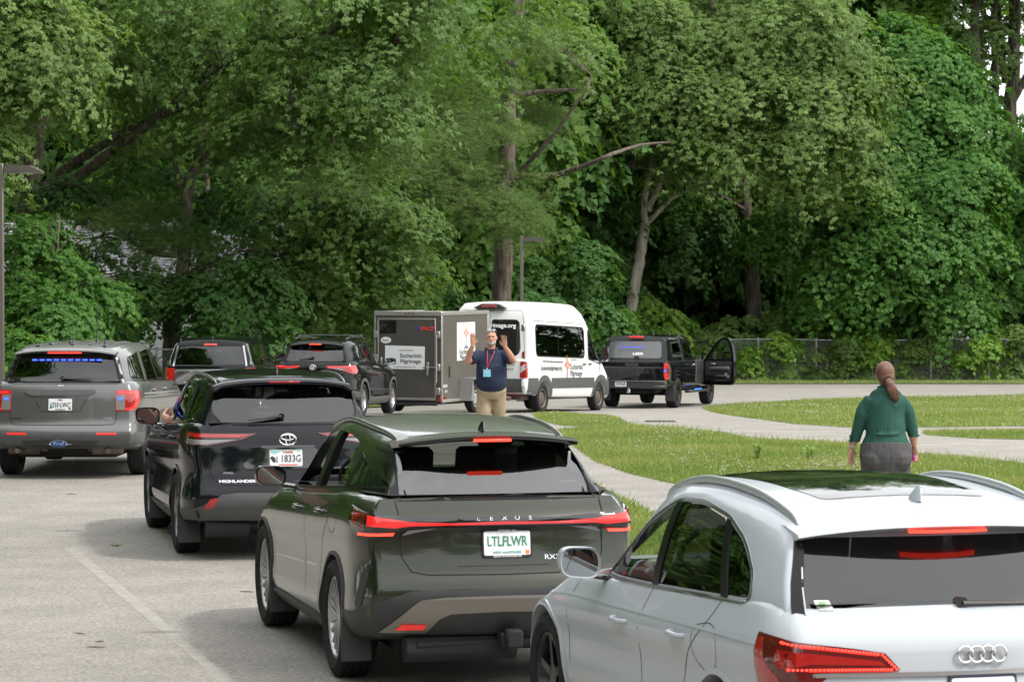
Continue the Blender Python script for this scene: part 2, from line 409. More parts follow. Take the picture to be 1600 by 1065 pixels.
# clover heads: small pale balls (two crossed quads each) scattered in drifts
m_clover = mat('clover_white', (.62, .60, .50), .8)
C = []
for g, n_, s_ in ((G1, 2300, .012), (G3, 1300, .018), (G0, 120, .016), (G2, 120, .012)):
    A = np.array(g); lo, hi = A.min(0), A.max(0); P = rng.uniform(lo, hi, (n_ * 6, 2)); P = P[inpoly(P, g)]
    dn = np.sin(P[:, 0] * .9 + 1) * np.cos(P[:, 1] * .55 + P[:, 0] * .3) + .35 * np.sin(P[:, 0] * 3.1)
    P = P[(dn + rng.normal(0, .35, len(P))) > .55]; P = P[np.abs(P[:, 0]) < P[:, 1] * .19 + .5][:n_]
    dist = np.full(len(P), 1e9)
    for a, b2 in zip(A, np.roll(A, -1, 0)):
        dd = b2 - a; t_ = np.clip(((P - a) @ dd) / (dd @ dd), 0, 1); dist = np.minimum(dist, np.hypot(*(P - a - t_[:, None] * dd).T))
    P, dist = P[dist > .3], dist[dist > .3]
    z = np.interp(P[:, 1], GX, GZ) + (.14 if g is G1 else .05) * (1 - np.exp(-dist / 2.5)) + .05 + rng.uniform(0, .03, len(P))
    c = np.c_[P, z]; s = s_ * rng.uniform(.7, 1.3, len(P))[:, None]
    for u, v in (((1, 0, 0), (0, 0, 1)), ((0, 1, 0), (0, 0, 1)), ((1, 0, 0), (0, 1, 0))):
        u, v = np.array(u), np.array(v)
        C.append(np.stack([c - u * s, c - v * s * .8, c + u * s, c + v * s * .8], 1))
mesh_np('clover_flowers', np.concatenate(C), 4, m_clover, None, 'stuff', label='small white clover heads scattered through the grass', cat='clover')
# ---------------------------------------------------------------- trees
def barkmat(name, c0, c1, s_=5.):
    m = bpy.data.materials.new(name); m.use_nodes = True; n = m.node_tree; b = n.nodes['Principled BSDF']; b.inputs['Roughness'].default_value = .95; b.inputs['Specular IOR Level'].default_value = .15
    tcn = n.nodes.new('ShaderNodeTexCoord'); mp_ = n.nodes.new('ShaderNodeMapping'); mp_.inputs['Scale'].default_value = (s_, s_, s_ * .16); n.links.new(tcn.outputs['Object'], mp_.inputs[0])
    t = n.nodes.new('ShaderNodeTexNoise'); t.inputs['Scale'].default_value = 1.6; t.inputs['Detail'].default_value = 7; t.inputs['Roughness'].default_value = .65; n.links.new(mp_.outputs[0], t.inputs['Vector'])
    r_ = n.nodes.new('ShaderNodeValToRGB'); r_.color_ramp.elements[0].position = .36; r_.color_ramp.elements[1].position = .62; r_.color_ramp.elements[0].color = (*c0, 1); r_.color_ramp.elements[1].color = (*c1, 1)
    n.links.new(t.outputs['Fac'], r_.inputs['Fac']); n.links.new(r_.outputs[0], b.inputs['Base Color']); bp = n.nodes.new('ShaderNodeBump'); bp.inputs['Strength'].default_value = 1.; bp.inputs['Distance'].default_value = .06
    n.links.new(t.outputs['Fac'], bp.inputs['Height']); n.links.new(bp.outputs[0], b.inputs['Normal']); return m
m_bark = barkmat('bark_grey', (.055, .045, .035), (.19, .165, .135))
m_bark_d = barkmat('bark_dark', (.02, .017, .013), (.08, .068, .055))
m_bark_b = barkmat('bark_pale', (.20, .18, .15), (.42, .39, .33), 3.)
L_oak = leafmat('leaf_oak', (0.080, 0.161, 0.036), (0.163, 0.265, 0.072), .42, .55, .3)
L_oakl = leafmat('leaf_oak_light', (0.107, 0.189, 0.046), (0.198, 0.298, 0.084), .42, .55, .3)
L_maple = leafmat('leaf_maple', (0.058, 0.162, 0.028), (0.122, 0.260, 0.052), .42, .55, .3)
L_mapled = leafmat('leaf_maple_deep', (0.051, 0.135, 0.030), (0.099, 0.211, 0.052), .42, .55, .28)
L_pine = leafmat('needle_pine', (0.099, 0.179, 0.052), (0.174, 0.255, 0.076), .3, .6, .2)
L_young = leafmat('leaf_young', (0.151, 0.293, 0.038), (0.267, 0.433, 0.076), .42, .5, .3)
L_far = leafmat('leaf_far', (0.069, 0.162, 0.034), (0.151, 0.260, 0.057), .5, .6, .2)

def unit(a): return a / (np.linalg.norm(a, axis=-1, keepdims=True) + 1e-9)
def foliage(lobes, npads, tufts, kind='oak', pad=1.0, leaf=.17, g=None, shell=.5, front=0.):
    """leaf polygons of a crown. lobes: ((x,y,z),(rx,ry,rz)); pads are sprays of foliage lying on the lobes' outer shell"""
    g = g or rng
    npads = int(npads * .62); tufts = int(tufts * (2.7 if kind in ('oak', 'maple') else 1.75)); leaf *= (.76 if kind in ('oak', 'maple') else 1.); pad *= 1.3; shell = max(shell, .64) if kind != 'pine' else shell
    C = np.array([l[0] for l in lobes], float); Rr = np.array([l[1] for l in lobes], float)
    wts = (Rr[:, 0] * Rr[:, 2]) ** .9; wts /= wts.sum()
    li = g.choice(len(lobes), npads, p=wts); d = unit(g.normal(size=(npads, 3)))
    if front: d[:, 1] = np.where(g.random(npads) < front, -np.abs(d[:, 1]), d[:, 1])
    rf = (shell + (1 - shell) * g.random(npads) ** .6)[:, None]
    if kind != 'pine': rf = np.where(g.random((npads, 1)) < .26, 1 + .42 * g.random((npads, 1)), rf)
    pc = C[li] + d * Rr[li] * rf
    nrm = unit(d * np.array([.55, .75, .5]) + np.array([0, 0, .72]) + g.normal(0, .13, (npads, 3)))
    pr = pad * g.uniform(.55, 1.3, npads)
    # tufts in each pad
    T = npads * tufts; pi_ = np.repeat(np.arange(npads), tufts)
    a = unit(np.cross(nrm, g.normal(size=(npads, 3)))); b = np.cross(nrm, a)
    if kind in ('oak', 'maple'):             # sprays reach outward along their twig
        b = unit(np.cross(nrm, d + g.normal(0, .35, (npads, 3)))); a = np.cross(b, nrm) * (1.5 if kind == 'oak' else 1.25); b = b * (.62 if kind == 'oak' else .8)
    th = g.uniform(0, 2 * np.pi, T); rr = np.sqrt(g.random(T)) * (1 + .25 * np.sin(3 * th + pi_))
    rad = unit(d * np.array([1, 1, .0]) + 1e-6)
    off = (a[pi_] * np.cos(th)[:, None] + b[pi_] * np.sin(th)[:, None]) * (rr * pr[pi_])[:, None]
    tc_ = pc[pi_] + off; tc_[:, 2] -= (rr ** 2) * pr[pi_] * (.52 if kind != 'pine' else .12)
    tc_ += nrm[pi_] * g.normal(0, .10, T)[:, None] * pr[pi_][:, None]
    outd = unit(off + rad[pi_] * .35 * pr[pi_][:, None])
    tn = unit(nrm[pi_] + outd * (rr * .45)[:, None] + g.normal(0, .16, (T, 3)))
    K = {'oak': 6, 'maple': 4, 'pine': 9, 'big': 3, 'ivy': 4}[kind]
    ki = np.repeat(np.arange(T), K); n_ = T * K
    ax = unit(np.cross(tn, g.normal(size=(T, 3)))); bx = np.cross(tn, ax)
    if kind == 'pine':
        dirs = unit(g.normal(size=(n_, 3)) * np.array([1, 1, .55]) + outd[ki] * .8 + np.array([0, 0, .25]))
    else:
        fa = np.tile(np.arange(K), T) * 2 * np.pi / K + np.repeat(g.uniform(0, 6.28, T), K) + g.normal(0, .25, n_)
        dirs = ax[ki] * np.cos(fa)[:, None] + bx[ki] * np.sin(fa)[:, None]
        dirs = unit(dirs + outd[ki] * .5 + np.array([0, 0, -.45 if kind == 'oak' else -.3]))
    L = leaf * g.uniform(.7, 1.25, n_)
    wv = unit(np.cross(dirs, tn[ki] + g.normal(0, .22, (n_, 3))))
    wid = L * {'oak': .24, 'maple': .48, 'pine': .035, 'big': .42, 'ivy': .45}[kind]
    p0 = tc_[ki] + dirs * L[:, None] * .05; tip = tc_[ki] + dirs * L[:, None]
    if kind == 'pine':
        V = np.stack([p0 - wv * wid[:, None], p0 + wv * wid[:, None], tip], 1)
    else:
        fold = np.cross(wv, dirs) * wid[:, None] * .35
        mid = tc_[ki] + dirs * L[:, None] * (.5 if kind == 'oak' else .42)
        V = np.stack([p0, mid + wv * wid[:, None] + fold, tip - np.array([0, 0, 1]) * L[:, None] * .15, mid - wv * wid[:, None] + fold], 1)
    padt = g.normal(0, .22, npads)
    tint = np.clip(.45 + padt[pi_][ki] + g.normal(0, .18, n_), 0, 1)
    return V, tint, pc, pr
def branches(mb, pc, limbs, n_, r0=.035, g=None):
    """thin boughs joining foliage pads to the nearest limb point"""
    g = g or rng; L = np.array([tuple(p) for l in limbs for p in curve(l, 5)])
    idx = g.choice(len(pc), min(n_, len(pc)), replace=False)
    for i in idx:
        p = pc[i]; dd = np.linalg.norm(L - p, axis=1) + .8 * np.maximum(0, L[:, 2] - p[2]); q = L[dd.argmin()]
        if np.linalg.norm(p - q) > 3.2: continue
        m_ = (q + p) / 2 + np.array([g.normal(0, .25), g.normal(0, .25), .18 * np.linalg.norm(p - q)])
        k = min(2.2, max(.6, np.linalg.norm(p - q) / 2.5))
        mb.tube(curve([q, m_, p], 4), [r0 * k * (1 - .085 * j) for j in range(9)], 4, caps=False)
def limb(mb, pts, r0, r1, n=8):
    c = curve(pts, 6); N = len(c)
    for j in range(1, N - 1): c[j] = c[j] + Vector((random.gauss(0, .012 + r0 * .05), random.gauss(0, .012 + r0 * .05), 0))
    mb.tube(c, [r0 + (r1 - r0) * (j / (N - 1)) ** .8 for j in range(N)], n)
def tree(name, base, limbs, lobes, label, cat='tree', kind='oak', leafm=None, bark=None, npads=260, tufts=24, pad=1.0, leaf=.17, nb=70, group=None, shell=.5, front=.35, r0=.035):
    """limbs: list of (points, r0, r1) in world coordinates; lobes in world coordinates"""
    root = empty(name, base, 0, label=label, cat=cat, group=group)
    b = Vector(base); mb = MB()
    for pts, a, c in limbs: limb(mb, [Vector(p) - b for p in pts], a, c)
    V, t, pc, pr = foliage([(tuple(Vector(c) - b), r_) for c, r_ in lobes], npads, tufts, kind, pad, leaf, shell=shell, front=front)
    if nb: branches(mb, pc, [[Vector(p) - b for p in l[0]] for l in limbs], nb, r0)
    mb.build('trunk', bark or m_bark, root, True, 80)
    mesh_np('crown', V, V.shape[1], leafm or L_oak, t, parent=root)
    return root
def LB(*a):      # lobes given as (px, py, Y, rx, rz, ry)
    return [(P3(p, q, Y), (rx, ry, rz)) for p, q, Y, rx, rz, ry in a]
def W3(Y, *pts): return [P3(p[0], p[1], p[2] if len(p) > 2 else Y) for p in pts]
def base_at(px_, Y): d = P3(px_, 500, Y); return Vector((d.x, d.y, gz(d.y) - .1))

# A: big leaning oak at the left, long limbs reaching right
bA = base_at(38, 82)
tree('oak_tree', bA, [([bA] + W3(82, (46, 400), (44, 300), (62, 180), (90, 60), (110, -80)), .42, .2),
     (W3(82, (46, 335), (80, 285, 81.5), (145, 235, 80.5), (230, 190, 79.5), (330, 160, 78.5)), .2, .07),
     (W3(82, (50, 360), (90, 305, 81), (170, 240, 80), (250, 180, 79), (330, 112, 78), (420, 70, 77), (520, 50, 76)), .19, .06),
     (W3(82, (250, 180, 79), (360, 140, 77.5), (480, 120, 76.5), (600, 100, 76)), .09, .04)],
     LB((90, 30, 79, 2.2, 1.5, 2.2), (230, 10, 78, 2.2, 1.6, 2.2), (380, 20, 77, 2.4, 1.7, 2.2), (520, 10, 76, 2.3, 1.5, 2.2), (620, 60, 76, 1.6, 1.5, 1.6),
        (590, 150, 76, 1.5, 1.6, 1.6), (480, 120, 76, 1.9, 1.5, 1.8), (400, 190, 77.5, 1.8, 1.0, 1.6), (540, 215, 76, 1.2, .9, 1.2), (300, 110, 79.5, 1.8, 1.1, 1.6), (180, 130, 81, 1.8, 1.3, 1.6), (620, -20, 76, 1.6, 1.2, 1.6), (700, 30, 79, 1.3, 1.0, 1.3), (735, 75, 82, .9, .6, .9), (700, 130, 80, .8, .6, .8), (790, 5, 82, 1.1, .6, 1.0), (470, 250, 77.5, .9, .6, 1.0)),
     'big oak at the left with two long limbs slanting up over the parked cars', leafm=L_oak, npads=560, tufts=26, pad=.75, leaf=.155, nb=150, r0=.03)
# A2: nearer branches of a maple reaching in from the left edge
bB = base_at(-60, 72)
tree('maple_tree', bB, [([bB] + W3(72, (-60, 300), (-50, 100), (-30, -60)), .3, .12), (W3(72, (-55, 260), (-10, 180), (60, 130), (120, 90)), .09, .03)],
     LB((10, 60, 72, 1.5, 1.3, 1.3), (70, 110, 72, 1.1, .8, 1.0), (10, 160, 72, 1.0, .9, 1.0), (60, 20, 72, 1.3, 1.0, 1.2), (-10, 235, 71, .5, .6, .6), (110, 60, 73, 1.1, .8, 1.0), (-20, 300, 71, .5, .5, .5)),
     'light green maple leaning in at the top left corner behind the lamp post', kind='oak', leafm=L_oakl, npads=170, tufts=26, pad=.6, leaf=.15, nb=50, r0=.022)
# B: tree with a bare brown trunk rising between the grey and the boxy car
bC = base_at(268, 79)
tree('maple_tree', bC, [([bC] + W3(79, (272, 500), (285, 420), (290, 330), (300, 270), (325, 245), (345, 215)), .27, .09),
     (W3(79, (290, 330), (282, 290), (270, 235), (255, 200)), .08, .04), (W3(79, (285, 400), (240, 395), (205, 375), (180, 350)), .08, .04), (W3(79, (290, 430), (340, 410), (385, 385)), .07, .03)],
     LB((210, 470, 78, 1.0, .8, 1.1), (330, 480, 77.5, 1.0, .9, 1.1), (390, 510, 77, 1.0, .6, 1.0), (400, 440, 78, 1.1, .7, 1.1), (330, 400, 79.5, .8, .5, .8), (240, 285, 80.5, 1.4, .6, 1.2), (370, 320, 80, 1.2, .9, 1.1), (120, 305, 80, 1.1, .5, 1.0), (170, 400, 82, .7, .35, .7), (110, 395, 80, .6, .35, .6), (230, 420, 82, .6, .3, .6), (95, 440, 79, .6, .4, .6), (200, 365, 83, .6, .25, .6), (290, 440, 79, .6, .4, .6)),
     'crooked brown trunked tree standing behind the gap between the grey and the boxy black car', kind='maple', leafm=L_mapled, npads=260, tufts=26, pad=.62, leaf=.13, nb=90, r0=.025)
# low maple growth at far left behind the grey SUV
bD = base_at(90, 74)
tree('maple_sapling', bD, [([bD] + W3(74, (88, 520), (80, 440), (90, 380)), .09, .04)],
     LB((30, 420, 74, .9, 1.0, 1.0), (60, 500, 73, 1.2, .8, 1.1), (20, 540, 72, 1.0, .7, 1.0), (100, 450, 74, .9, .8, .9), (165, 455, 75, .6, .4, .6), (60, 365, 76, .7, .5, .7), (130, 520, 73.5, .7, .35, .8)),
     'young maple with layered leaves behind the grey police SUV', kind='maple', leafm=L_maple, npads=210, tufts=28, pad=.55, leaf=.125, nb=60, r0=.02)
# C: mid-left maple with bright drooping sprays, x 440-690
bE = base_at(470, 84)
tree('maple_tree', bE, [([bE] + W3(84, (475, 430), (470, 300), (460, 180), (455, 60)), .26, .12), (W3(84, (470, 380), (540, 340, 82), (610, 330, 80), (670, 345, 79)), .09, .03), (W3(84, (470, 300), (560, 260, 82), (620, 250, 81)), .08, .03)],
     LB((480, 330, 80, 1.2, .9, 1.2), (560, 330, 79.5, 1.3, .7, 1.1), (630, 345, 79, 1.0, .5, .9), (520, 400, 80, 1.4, .8, 1.3), (600, 405, 80.5, 1.1, .6, 1.1), (440, 400, 81, 1.1, .8, 1.1), (530, 280, 82, 1.5, .9, 1.4), (560, 470, 82, 1.5, .7, 1.3), (460, 480, 81, 1.2, .8, 1.2), (660, 370, 79, .6, .35, .6)),
     'maple with bright drooping sprays left of the trailer', kind='oak', leafm=L_oak, npads=330, tufts=26, pad=.62, leaf=.145, nb=80, r0=.022)
# black leaning trunk behind
for k, (x0, Y, tp, r_, lab) in enumerate(((312, 86, 322, .22, 'dark straight trunk close behind the crooked brown tree'), (420, 92, 412, .22, 'dark trunk seen above the black compact SUV'), (1130, 124, 1035, .34, 'dark leaning trunk right of the pale forked tree'), (545, 95, 560, .18, 'thin dark trunk left of the trailer'))):
    b0 = base_at(x0, Y)
    tree('pine_tree', b0, [([b0] + W3(Y, ((x0 * .5 + tp * .5), 330), (tp, 60), (tp + 5, -150)), r_, r_ * .6), (W3(Y, (tp, 240), (tp + 55, 215), (tp + 90, 225)), .06, .02), (W3(Y, (tp, 300), (tp - 50, 285), (tp - 80, 300)), .05, .02)],
         LB((tp - 20, 40, Y + 2, 3, 2.5, 2.5), (tp + 60, 190, Y + 3, 2.4, 1.5, 2.0), (tp - 60, 250, Y + 3, 2.2, 1.2, 2.0)), lab, kind='big', leafm=L_far, bark=m_bark_d, npads=150, tufts=26, pad=1.1, leaf=.26, nb=40)
# F: tall central pine with flat feathery boughs
bF = base_at(782, 98)
tree('pine_tree', bF, [([bF] + W3(98, (786, 400), (792, 250), (798, 120), (806, 20), (810, -160)), .36, .24),
     (W3(98, (795, 300), (820, 262, 97), (865, 210, 96), (908, 152, 95), (925, 120, 95)), .11, .03), (W3(98, (800, 275), (855, 276, 97), (905, 262, 96), (960, 240, 95), (1010, 225, 103), (1080, 222, 112)), .14, .03),
     (W3(98, (805, 150), (850, 143), (905, 140)), .12, .05), (W3(98, (788, 340), (740, 330, 95), (690, 300, 93)), .07, .02), (W3(98, (790, 260), (720, 265, 95), (640, 260, 93), (600, 262, 92)), .08, .02), (W3(98, (788, 220), (740, 200, 95), (690, 185, 94)), .07, .02)],
     LB((670, 225, 93.5, 1.9, .35, 1.2), (740, 215, 94, 1.5, .4, 1.2), (650, 258, 93, 2.0, .3, 1.2), (740, 262, 94, 1.3, .3, 1.1), (720, 175, 95, 1.6, .4, 1.2), (760, 315, 94, 1.5, .3, 1.1), (800, 335, 94, 1.1, .3, .9), (700, 300, 93, 1.3, .25, .9), (730, 130, 96, 1.4, .4, 1.2), (840, 180, 100, 1.3, .35, 1.1), (810, 370, 96, 1.0, .25, .9), (800, 205, 95.5, 1.2, .3, .8), (785, 120, 96, 1.2, .35, .8), (815, 60, 96, 1.3, .4, .9), (830, 290, 96, .8, .22, .7)),
     'tall straight pine above the trailer with flat feathery boughs reaching left', kind='pine', leafm=L_pine, npads=300, tufts=110, pad=.6, leaf=.13, nb=120, shell=.15, r0=.018)
bF2 = base_at(330, 81)
tree('pine_tree', bF2, [([bF2] + W3(82, (325, 400), (322, 250), (318, 100)), .16, .1), (W3(82, (322, 240), (360, 220, 80), (420, 205, 79)), .05, .02), (W3(82, (322, 345), (250, 335, 80), (150, 345, 79)), .05, .02)],
     LB((320, 225, 79, 1.3, .25, .8), (390, 205, 78.5, 1.0, .22, .7), (230, 335, 79, 1.4, .25, .9), (170, 345, 78.5, 1.0, .2, .7), (290, 375, 79, .9, .2, .7), (250, 375, 79, 1.0, .2, .7)),
     'slim pine with flat boughs crossing the pale house roof', kind='pine', leafm=L_pine, npads=170, tufts=85, pad=.42, leaf=.11, nb=60, shell=.1, r0=.014)
# G: pale forked tree behind the pickup
bG = base_at(986, 113)
tree('beech_tree', bG, [([bG] + W3(113, (988, 470), (1000, 400), (1008, 350)), .27, .21), (W3(113, (1008, 352), (1006, 320), (1012, 285), (1018, 245), (1016, 200)), .16, .1), (W3(113, (1012, 330), (1028, 290), (1042, 250), (1060, 215), (1090, 170)), .14, .08), (W3(113, (1008, 352), (1035, 325), (1058, 305), (1110, 285), (1165, 270)), .11, .05)],
     LB((930, 340, 116, 1.8, 1.3, 1.6), (1080, 350, 117, 1.8, 1.2, 1.6), (1000, 230, 116, 2.2, 1.0, 1.8), (900, 400, 114, 1.6, 1.2, 1.5), (950, 450, 114, 1.3, .9, 1.2)),
     'pale smooth barked tree with a forked trunk behind the black pickup', kind='maple', leafm=L_mapled, bark=m_bark_b, npads=230, tufts=26, pad=.85, leaf=.15, nb=14, r0=.02)
# H: broad light oak crown over the road, centre right
bH = base_at(1180, 117)
tree('oak_tree', bH, [([bH] + W3(117, (1175, 450), (1165, 330), (1140, 200), (1120, 60), (1100, -80)), .36, .2), (W3(117, (1165, 330), (1090, 285, 114), (1020, 265, 112), (950, 255, 111)), .1, .04),
     (W3(117, (1150, 250), (1200, 190, 114), (1260, 170, 112), (1310, 175, 111)), .1, .04), (W3(117, (1140, 190), (1060, 120, 113), (960, 90, 111)), .12, .05), (W3(117, (1130, 120), (1220, 60, 114), (1290, 50, 112)), .1, .04), (W3(115, (1170, 275), (1205, 255), (1240, 258)), .05, .02)],
     LB((900, 40, 112, 2.6, 2.0, 2.2), (1010, 60, 111, 2.8, 1.9, 2.3), (1120, 70, 111, 2.6, 1.9, 2.3), (1230, 60, 111, 2.4, 1.6, 2.2), (1300, 60, 112, 1.6, 1.3, 1.8), (930, 140, 111, 2.2, 1.1, 2.0), (1050, 150, 110, 2.5, 1.2, 2.1), (1170, 150, 110, 2.5, 1.3, 2.1), (1280, 150, 110, 2.1, 1.3, 2.0),
        (1340, 120, 111, 1.2, 1.0, 1.4), (1130, 220, 110, 2.3, 1.1, 1.9), (1250, 225, 110, 2.1, 1.1, 1.8), (1330, 215, 110, 1.4, .9, 1.5), (1300, 270, 110, 1.3, .7, 1.3), (1190, 265, 111, 1.4, .6, 1.3), (1060, 225, 111, 1.4, .7, 1.4), (860, 100, 113, 1.4, 1.2, 1.6), (845, 20, 100, 1.2, .8, 1.1), (875, 75, 99, 1.1, .6, 1.0), (840, 60, 100, .9, .5, .9), (990, -20, 112, 3.2, 1.8, 2.4), (1180, -20, 112, 3.0, 1.6, 2.4)),
     'broad light green oak whose crown hangs over the road in the middle of the wood', leafm=L_oakl, npads=900, tufts=24, pad=.95, leaf=.19, nb=220, r0=.035)
# I: rounded maple at the right
bI = base_at(1440, 118)
tree('maple_tree', bI, [([bI] + W3(118, (1435, 450), (1430, 330), (1420, 200), (1410, 60)), .3, .1), (W3(118, (1430, 330), (1480, 270, 116), (1530, 240, 115)), .1, .04), (W3(118, (1425, 280), (1370, 230, 116), (1330, 200, 115)), .1, .04)],
     LB((1400, 60, 117, 1.2, 1.0, 1.3), (1440, 100, 116, 1.7, 1.1, 1.6), (1500, 130, 116, 1.0, .9, 1.1), (1420, 170, 115, 1.8, 1.1, 1.6), (1500, 200, 115, 1.5, 1.1, 1.5), (1400, 250, 114, 1.9, 1.1, 1.7), (1510, 260, 114, 1.3, 1.0, 1.3), (1460, 300, 113, 2.0, 1.2, 1.7), (1360, 330, 113, 1.7, 1.0, 1.5), (1300, 400, 113, 1.9, 1.1, 1.6),
        (1420, 380, 112, 2.0, 1.1, 1.7), (1500, 370, 113, 1.3, 1.1, 1.4), (1380, 450, 112.5, 2.0, .9, 1.6), (1470, 460, 113, 1.6, .9, 1.5), (1290, 470, 113, 1.6, .8, 1.5), (1230, 350, 114, 1.4, 1.0, 1.4), (1340, 280, 114, 1.0, .8, 1.1)),
     'rounded dense maple right of the middle behind the fence', kind='maple', leafm=L_maple, npads=900, tufts=30, pad=.8, leaf=.17, nb=160, shell=.6)
# J: far right maple and tall bare trunks above it
bJ = base_at(1590, 119)
tree('maple_tree', bJ, [([bJ] + W3(119, (1590, 400), (1600, 260)), .2, .1), (W3(118, (1570, 480), (1540, 350), (1570, 310)), .06, .02)],
     LB((1570, 250, 119, 1.0, .8, 1.2), (1610, 300, 118, 1.5, 1.2, 1.4), (1570, 380, 118, 1.4, 1.1, 1.4), (1620, 450, 117, 1.6, 1.0, 1.4), (1560, 470, 117, 1.3, .9, 1.3), (1530, 430, 118, 1.0, .8, 1.0)),
     'maple at the right edge behind the fence', kind='maple', leafm=L_maple, npads=330, tufts=28, pad=.75, leaf=.17, nb=80)
for k, (x0, tp, lean, r_, lab) in enumerate(((1530, 1525, 0, .26, 'tall bare trunk at the top right, leftmost of the cluster against the sky'), (1556, 1556, -3, .2, 'tall bare trunk in the middle of the top right cluster against the sky'), (1568, 1580, 8, .34, 'thick forked trunk at the top right against the sky'))):
    b0 = base_at(x0, 124 + k); Y = 124 + k
    lim = [([b0] + W3(Y, (x0, 300), (tp, 150), (tp + lean, 0), (tp + lean * 2, -160)), r_, r_ * .7)]
    if k == 2: lim += [(W3(Y, (1572, 175), (1592, 140), (1610, 110), (1640, 60)), .2, .14), (W3(Y, (1570, 130), (1562, 60), (1556, -40)), .16, .1)]
    tree('oak_tree', b0, lim, LB((tp - 10, 60, Y, .6, 1.2, .8), (tp + 15, 20, Y + 1, .6, .7, .7), (tp - 12, 150, Y, .5, .6, .6), (tp, -80, Y, 2.5, 1.6, 2)), lab, leafm=L_oak, npads=60, tufts=22, pad=.6, leaf=.2, nb=40, group='tall trunks at the top right', shell=.2)
# K: bright light crown tuft at the top right centre
bK = base_at(1400, 128)
tree('oak_tree', bK, [([bK] + W3(128, (1380, 200), (1362, 60), (1350, -60)), .22, .12), (W3(128, (1362, 60), (1355, 20), (1340, 0)), .06, .03)],
     LB((1400, 15, 127, 1.2, .8, 1.2), (1450, 25, 127, 1.2, .7, 1.2), (1480, 60, 127, .7, .5, .8)), 'yellow green treetop above the rounded maple', leafm=L_young, npads=110, tufts=24, pad=.7, leaf=.2, nb=40)

# ---- second rank: darker trees filling the wood, built once per kind and copied with all their parts
def copy_tree(o, loc, rz, label, sc=1.):
    c = o.copy(); COL.objects.link(c); c.location = loc; c.rotation_euler = (0, 0, rz); c.scale = (sc, sc, sc); c['label'] = label
    for ch in o.children:
        d = ch.copy(); COL.objects.link(d); d.parent = c
    return c
protos = []
for k in range(3):
    g0 = Vector((0, 0, 0)); lb = []
    for j in range(13):
        zz = 2.5 + j * 1.35; rr_ = 3.6 * math.sin(math.pi * min(1, (j + 2.2) / 15)) + .6; an = j * 2.4 + k
        lb.append(((math.cos(an) * rr_ * .45, math.sin(an) * rr_ * .45, zz), (rr_ * .7, rr_ * .7, 1.3)))
    protos.append(tree('broadleaf_tree', (0, 0, 0), [([(0, 0, -.5), (.1, 0, 5), (-.2, .1, 11), (.1, 0, 19)], .26, .07)], lb, 'x', kind='big', leafm=L_far if k != 1 else L_mapled, bark=m_bark_d, npads=330, tufts=26, pad=1.25, leaf=.30, nb=60, group='trees deeper in the wood', front=0))
wood = []
for row, (Y0, dY, n_, jit) in enumerate(((0, 7, 15, 2.0), (0, 15, 15, 2.5), (0, 25, 15, 3), (0, 37, 15, 3))):
    for i_ in range(n_):
        fx = -.17 * 1.05 + (.37) * (i_ + .5 * (row % 2)) / (n_ - 1)
        pxl = 800 + 4500 * fx * .95
        Yl = np.interp(pxl, [0, 500, 760, 1000, 1600], [88, 92, 104, 120, 128]) + dY
        if pxl > 1250 and row > 1: continue
        if pxl < 620:
            if row < 2: continue
            Yl = max(Yl, 130 + 8 * (row - 2))
        wood.append((fx * .95 * Yl + random.gauss(0, jit * .5), Yl + random.gauss(0, jit), .6 if pxl > 1290 else 0))
ords = ['dim', 'dark', 'shaded', 'leafy', 'tall', 'slender']
def wood_label(x, y):
    p = 800 + 4500 * x / y
    place = 'the left edge' if p < 150 else 'the pale house' if p < 330 else 'the boxy black car' if p < 430 else 'the compact black SUV' if p < 580 else 'the trailer' if p < 720 else 'the central pine' if p < 850 else 'the white van' if p < 960 else 'the pale forked tree' if p < 1080 else 'the broad light oak' if p < 1300 else 'the rounded maple'
    return 'dark tree deep in the wood behind ' + place
for i_, (x, y, small) in enumerate(wood):
    p = protos[i_ % 3]; loc = (x, y, gz(y)); rz = random.uniform(0, 6.28); lab = wood_label(x, y)
    if i_ < 3: p.location = loc; p.rotation_euler = (0, 0, rz); p['label'] = lab
    else: copy_tree(p, loc, rz, lab, small or random.uniform(1.3, 1.65))

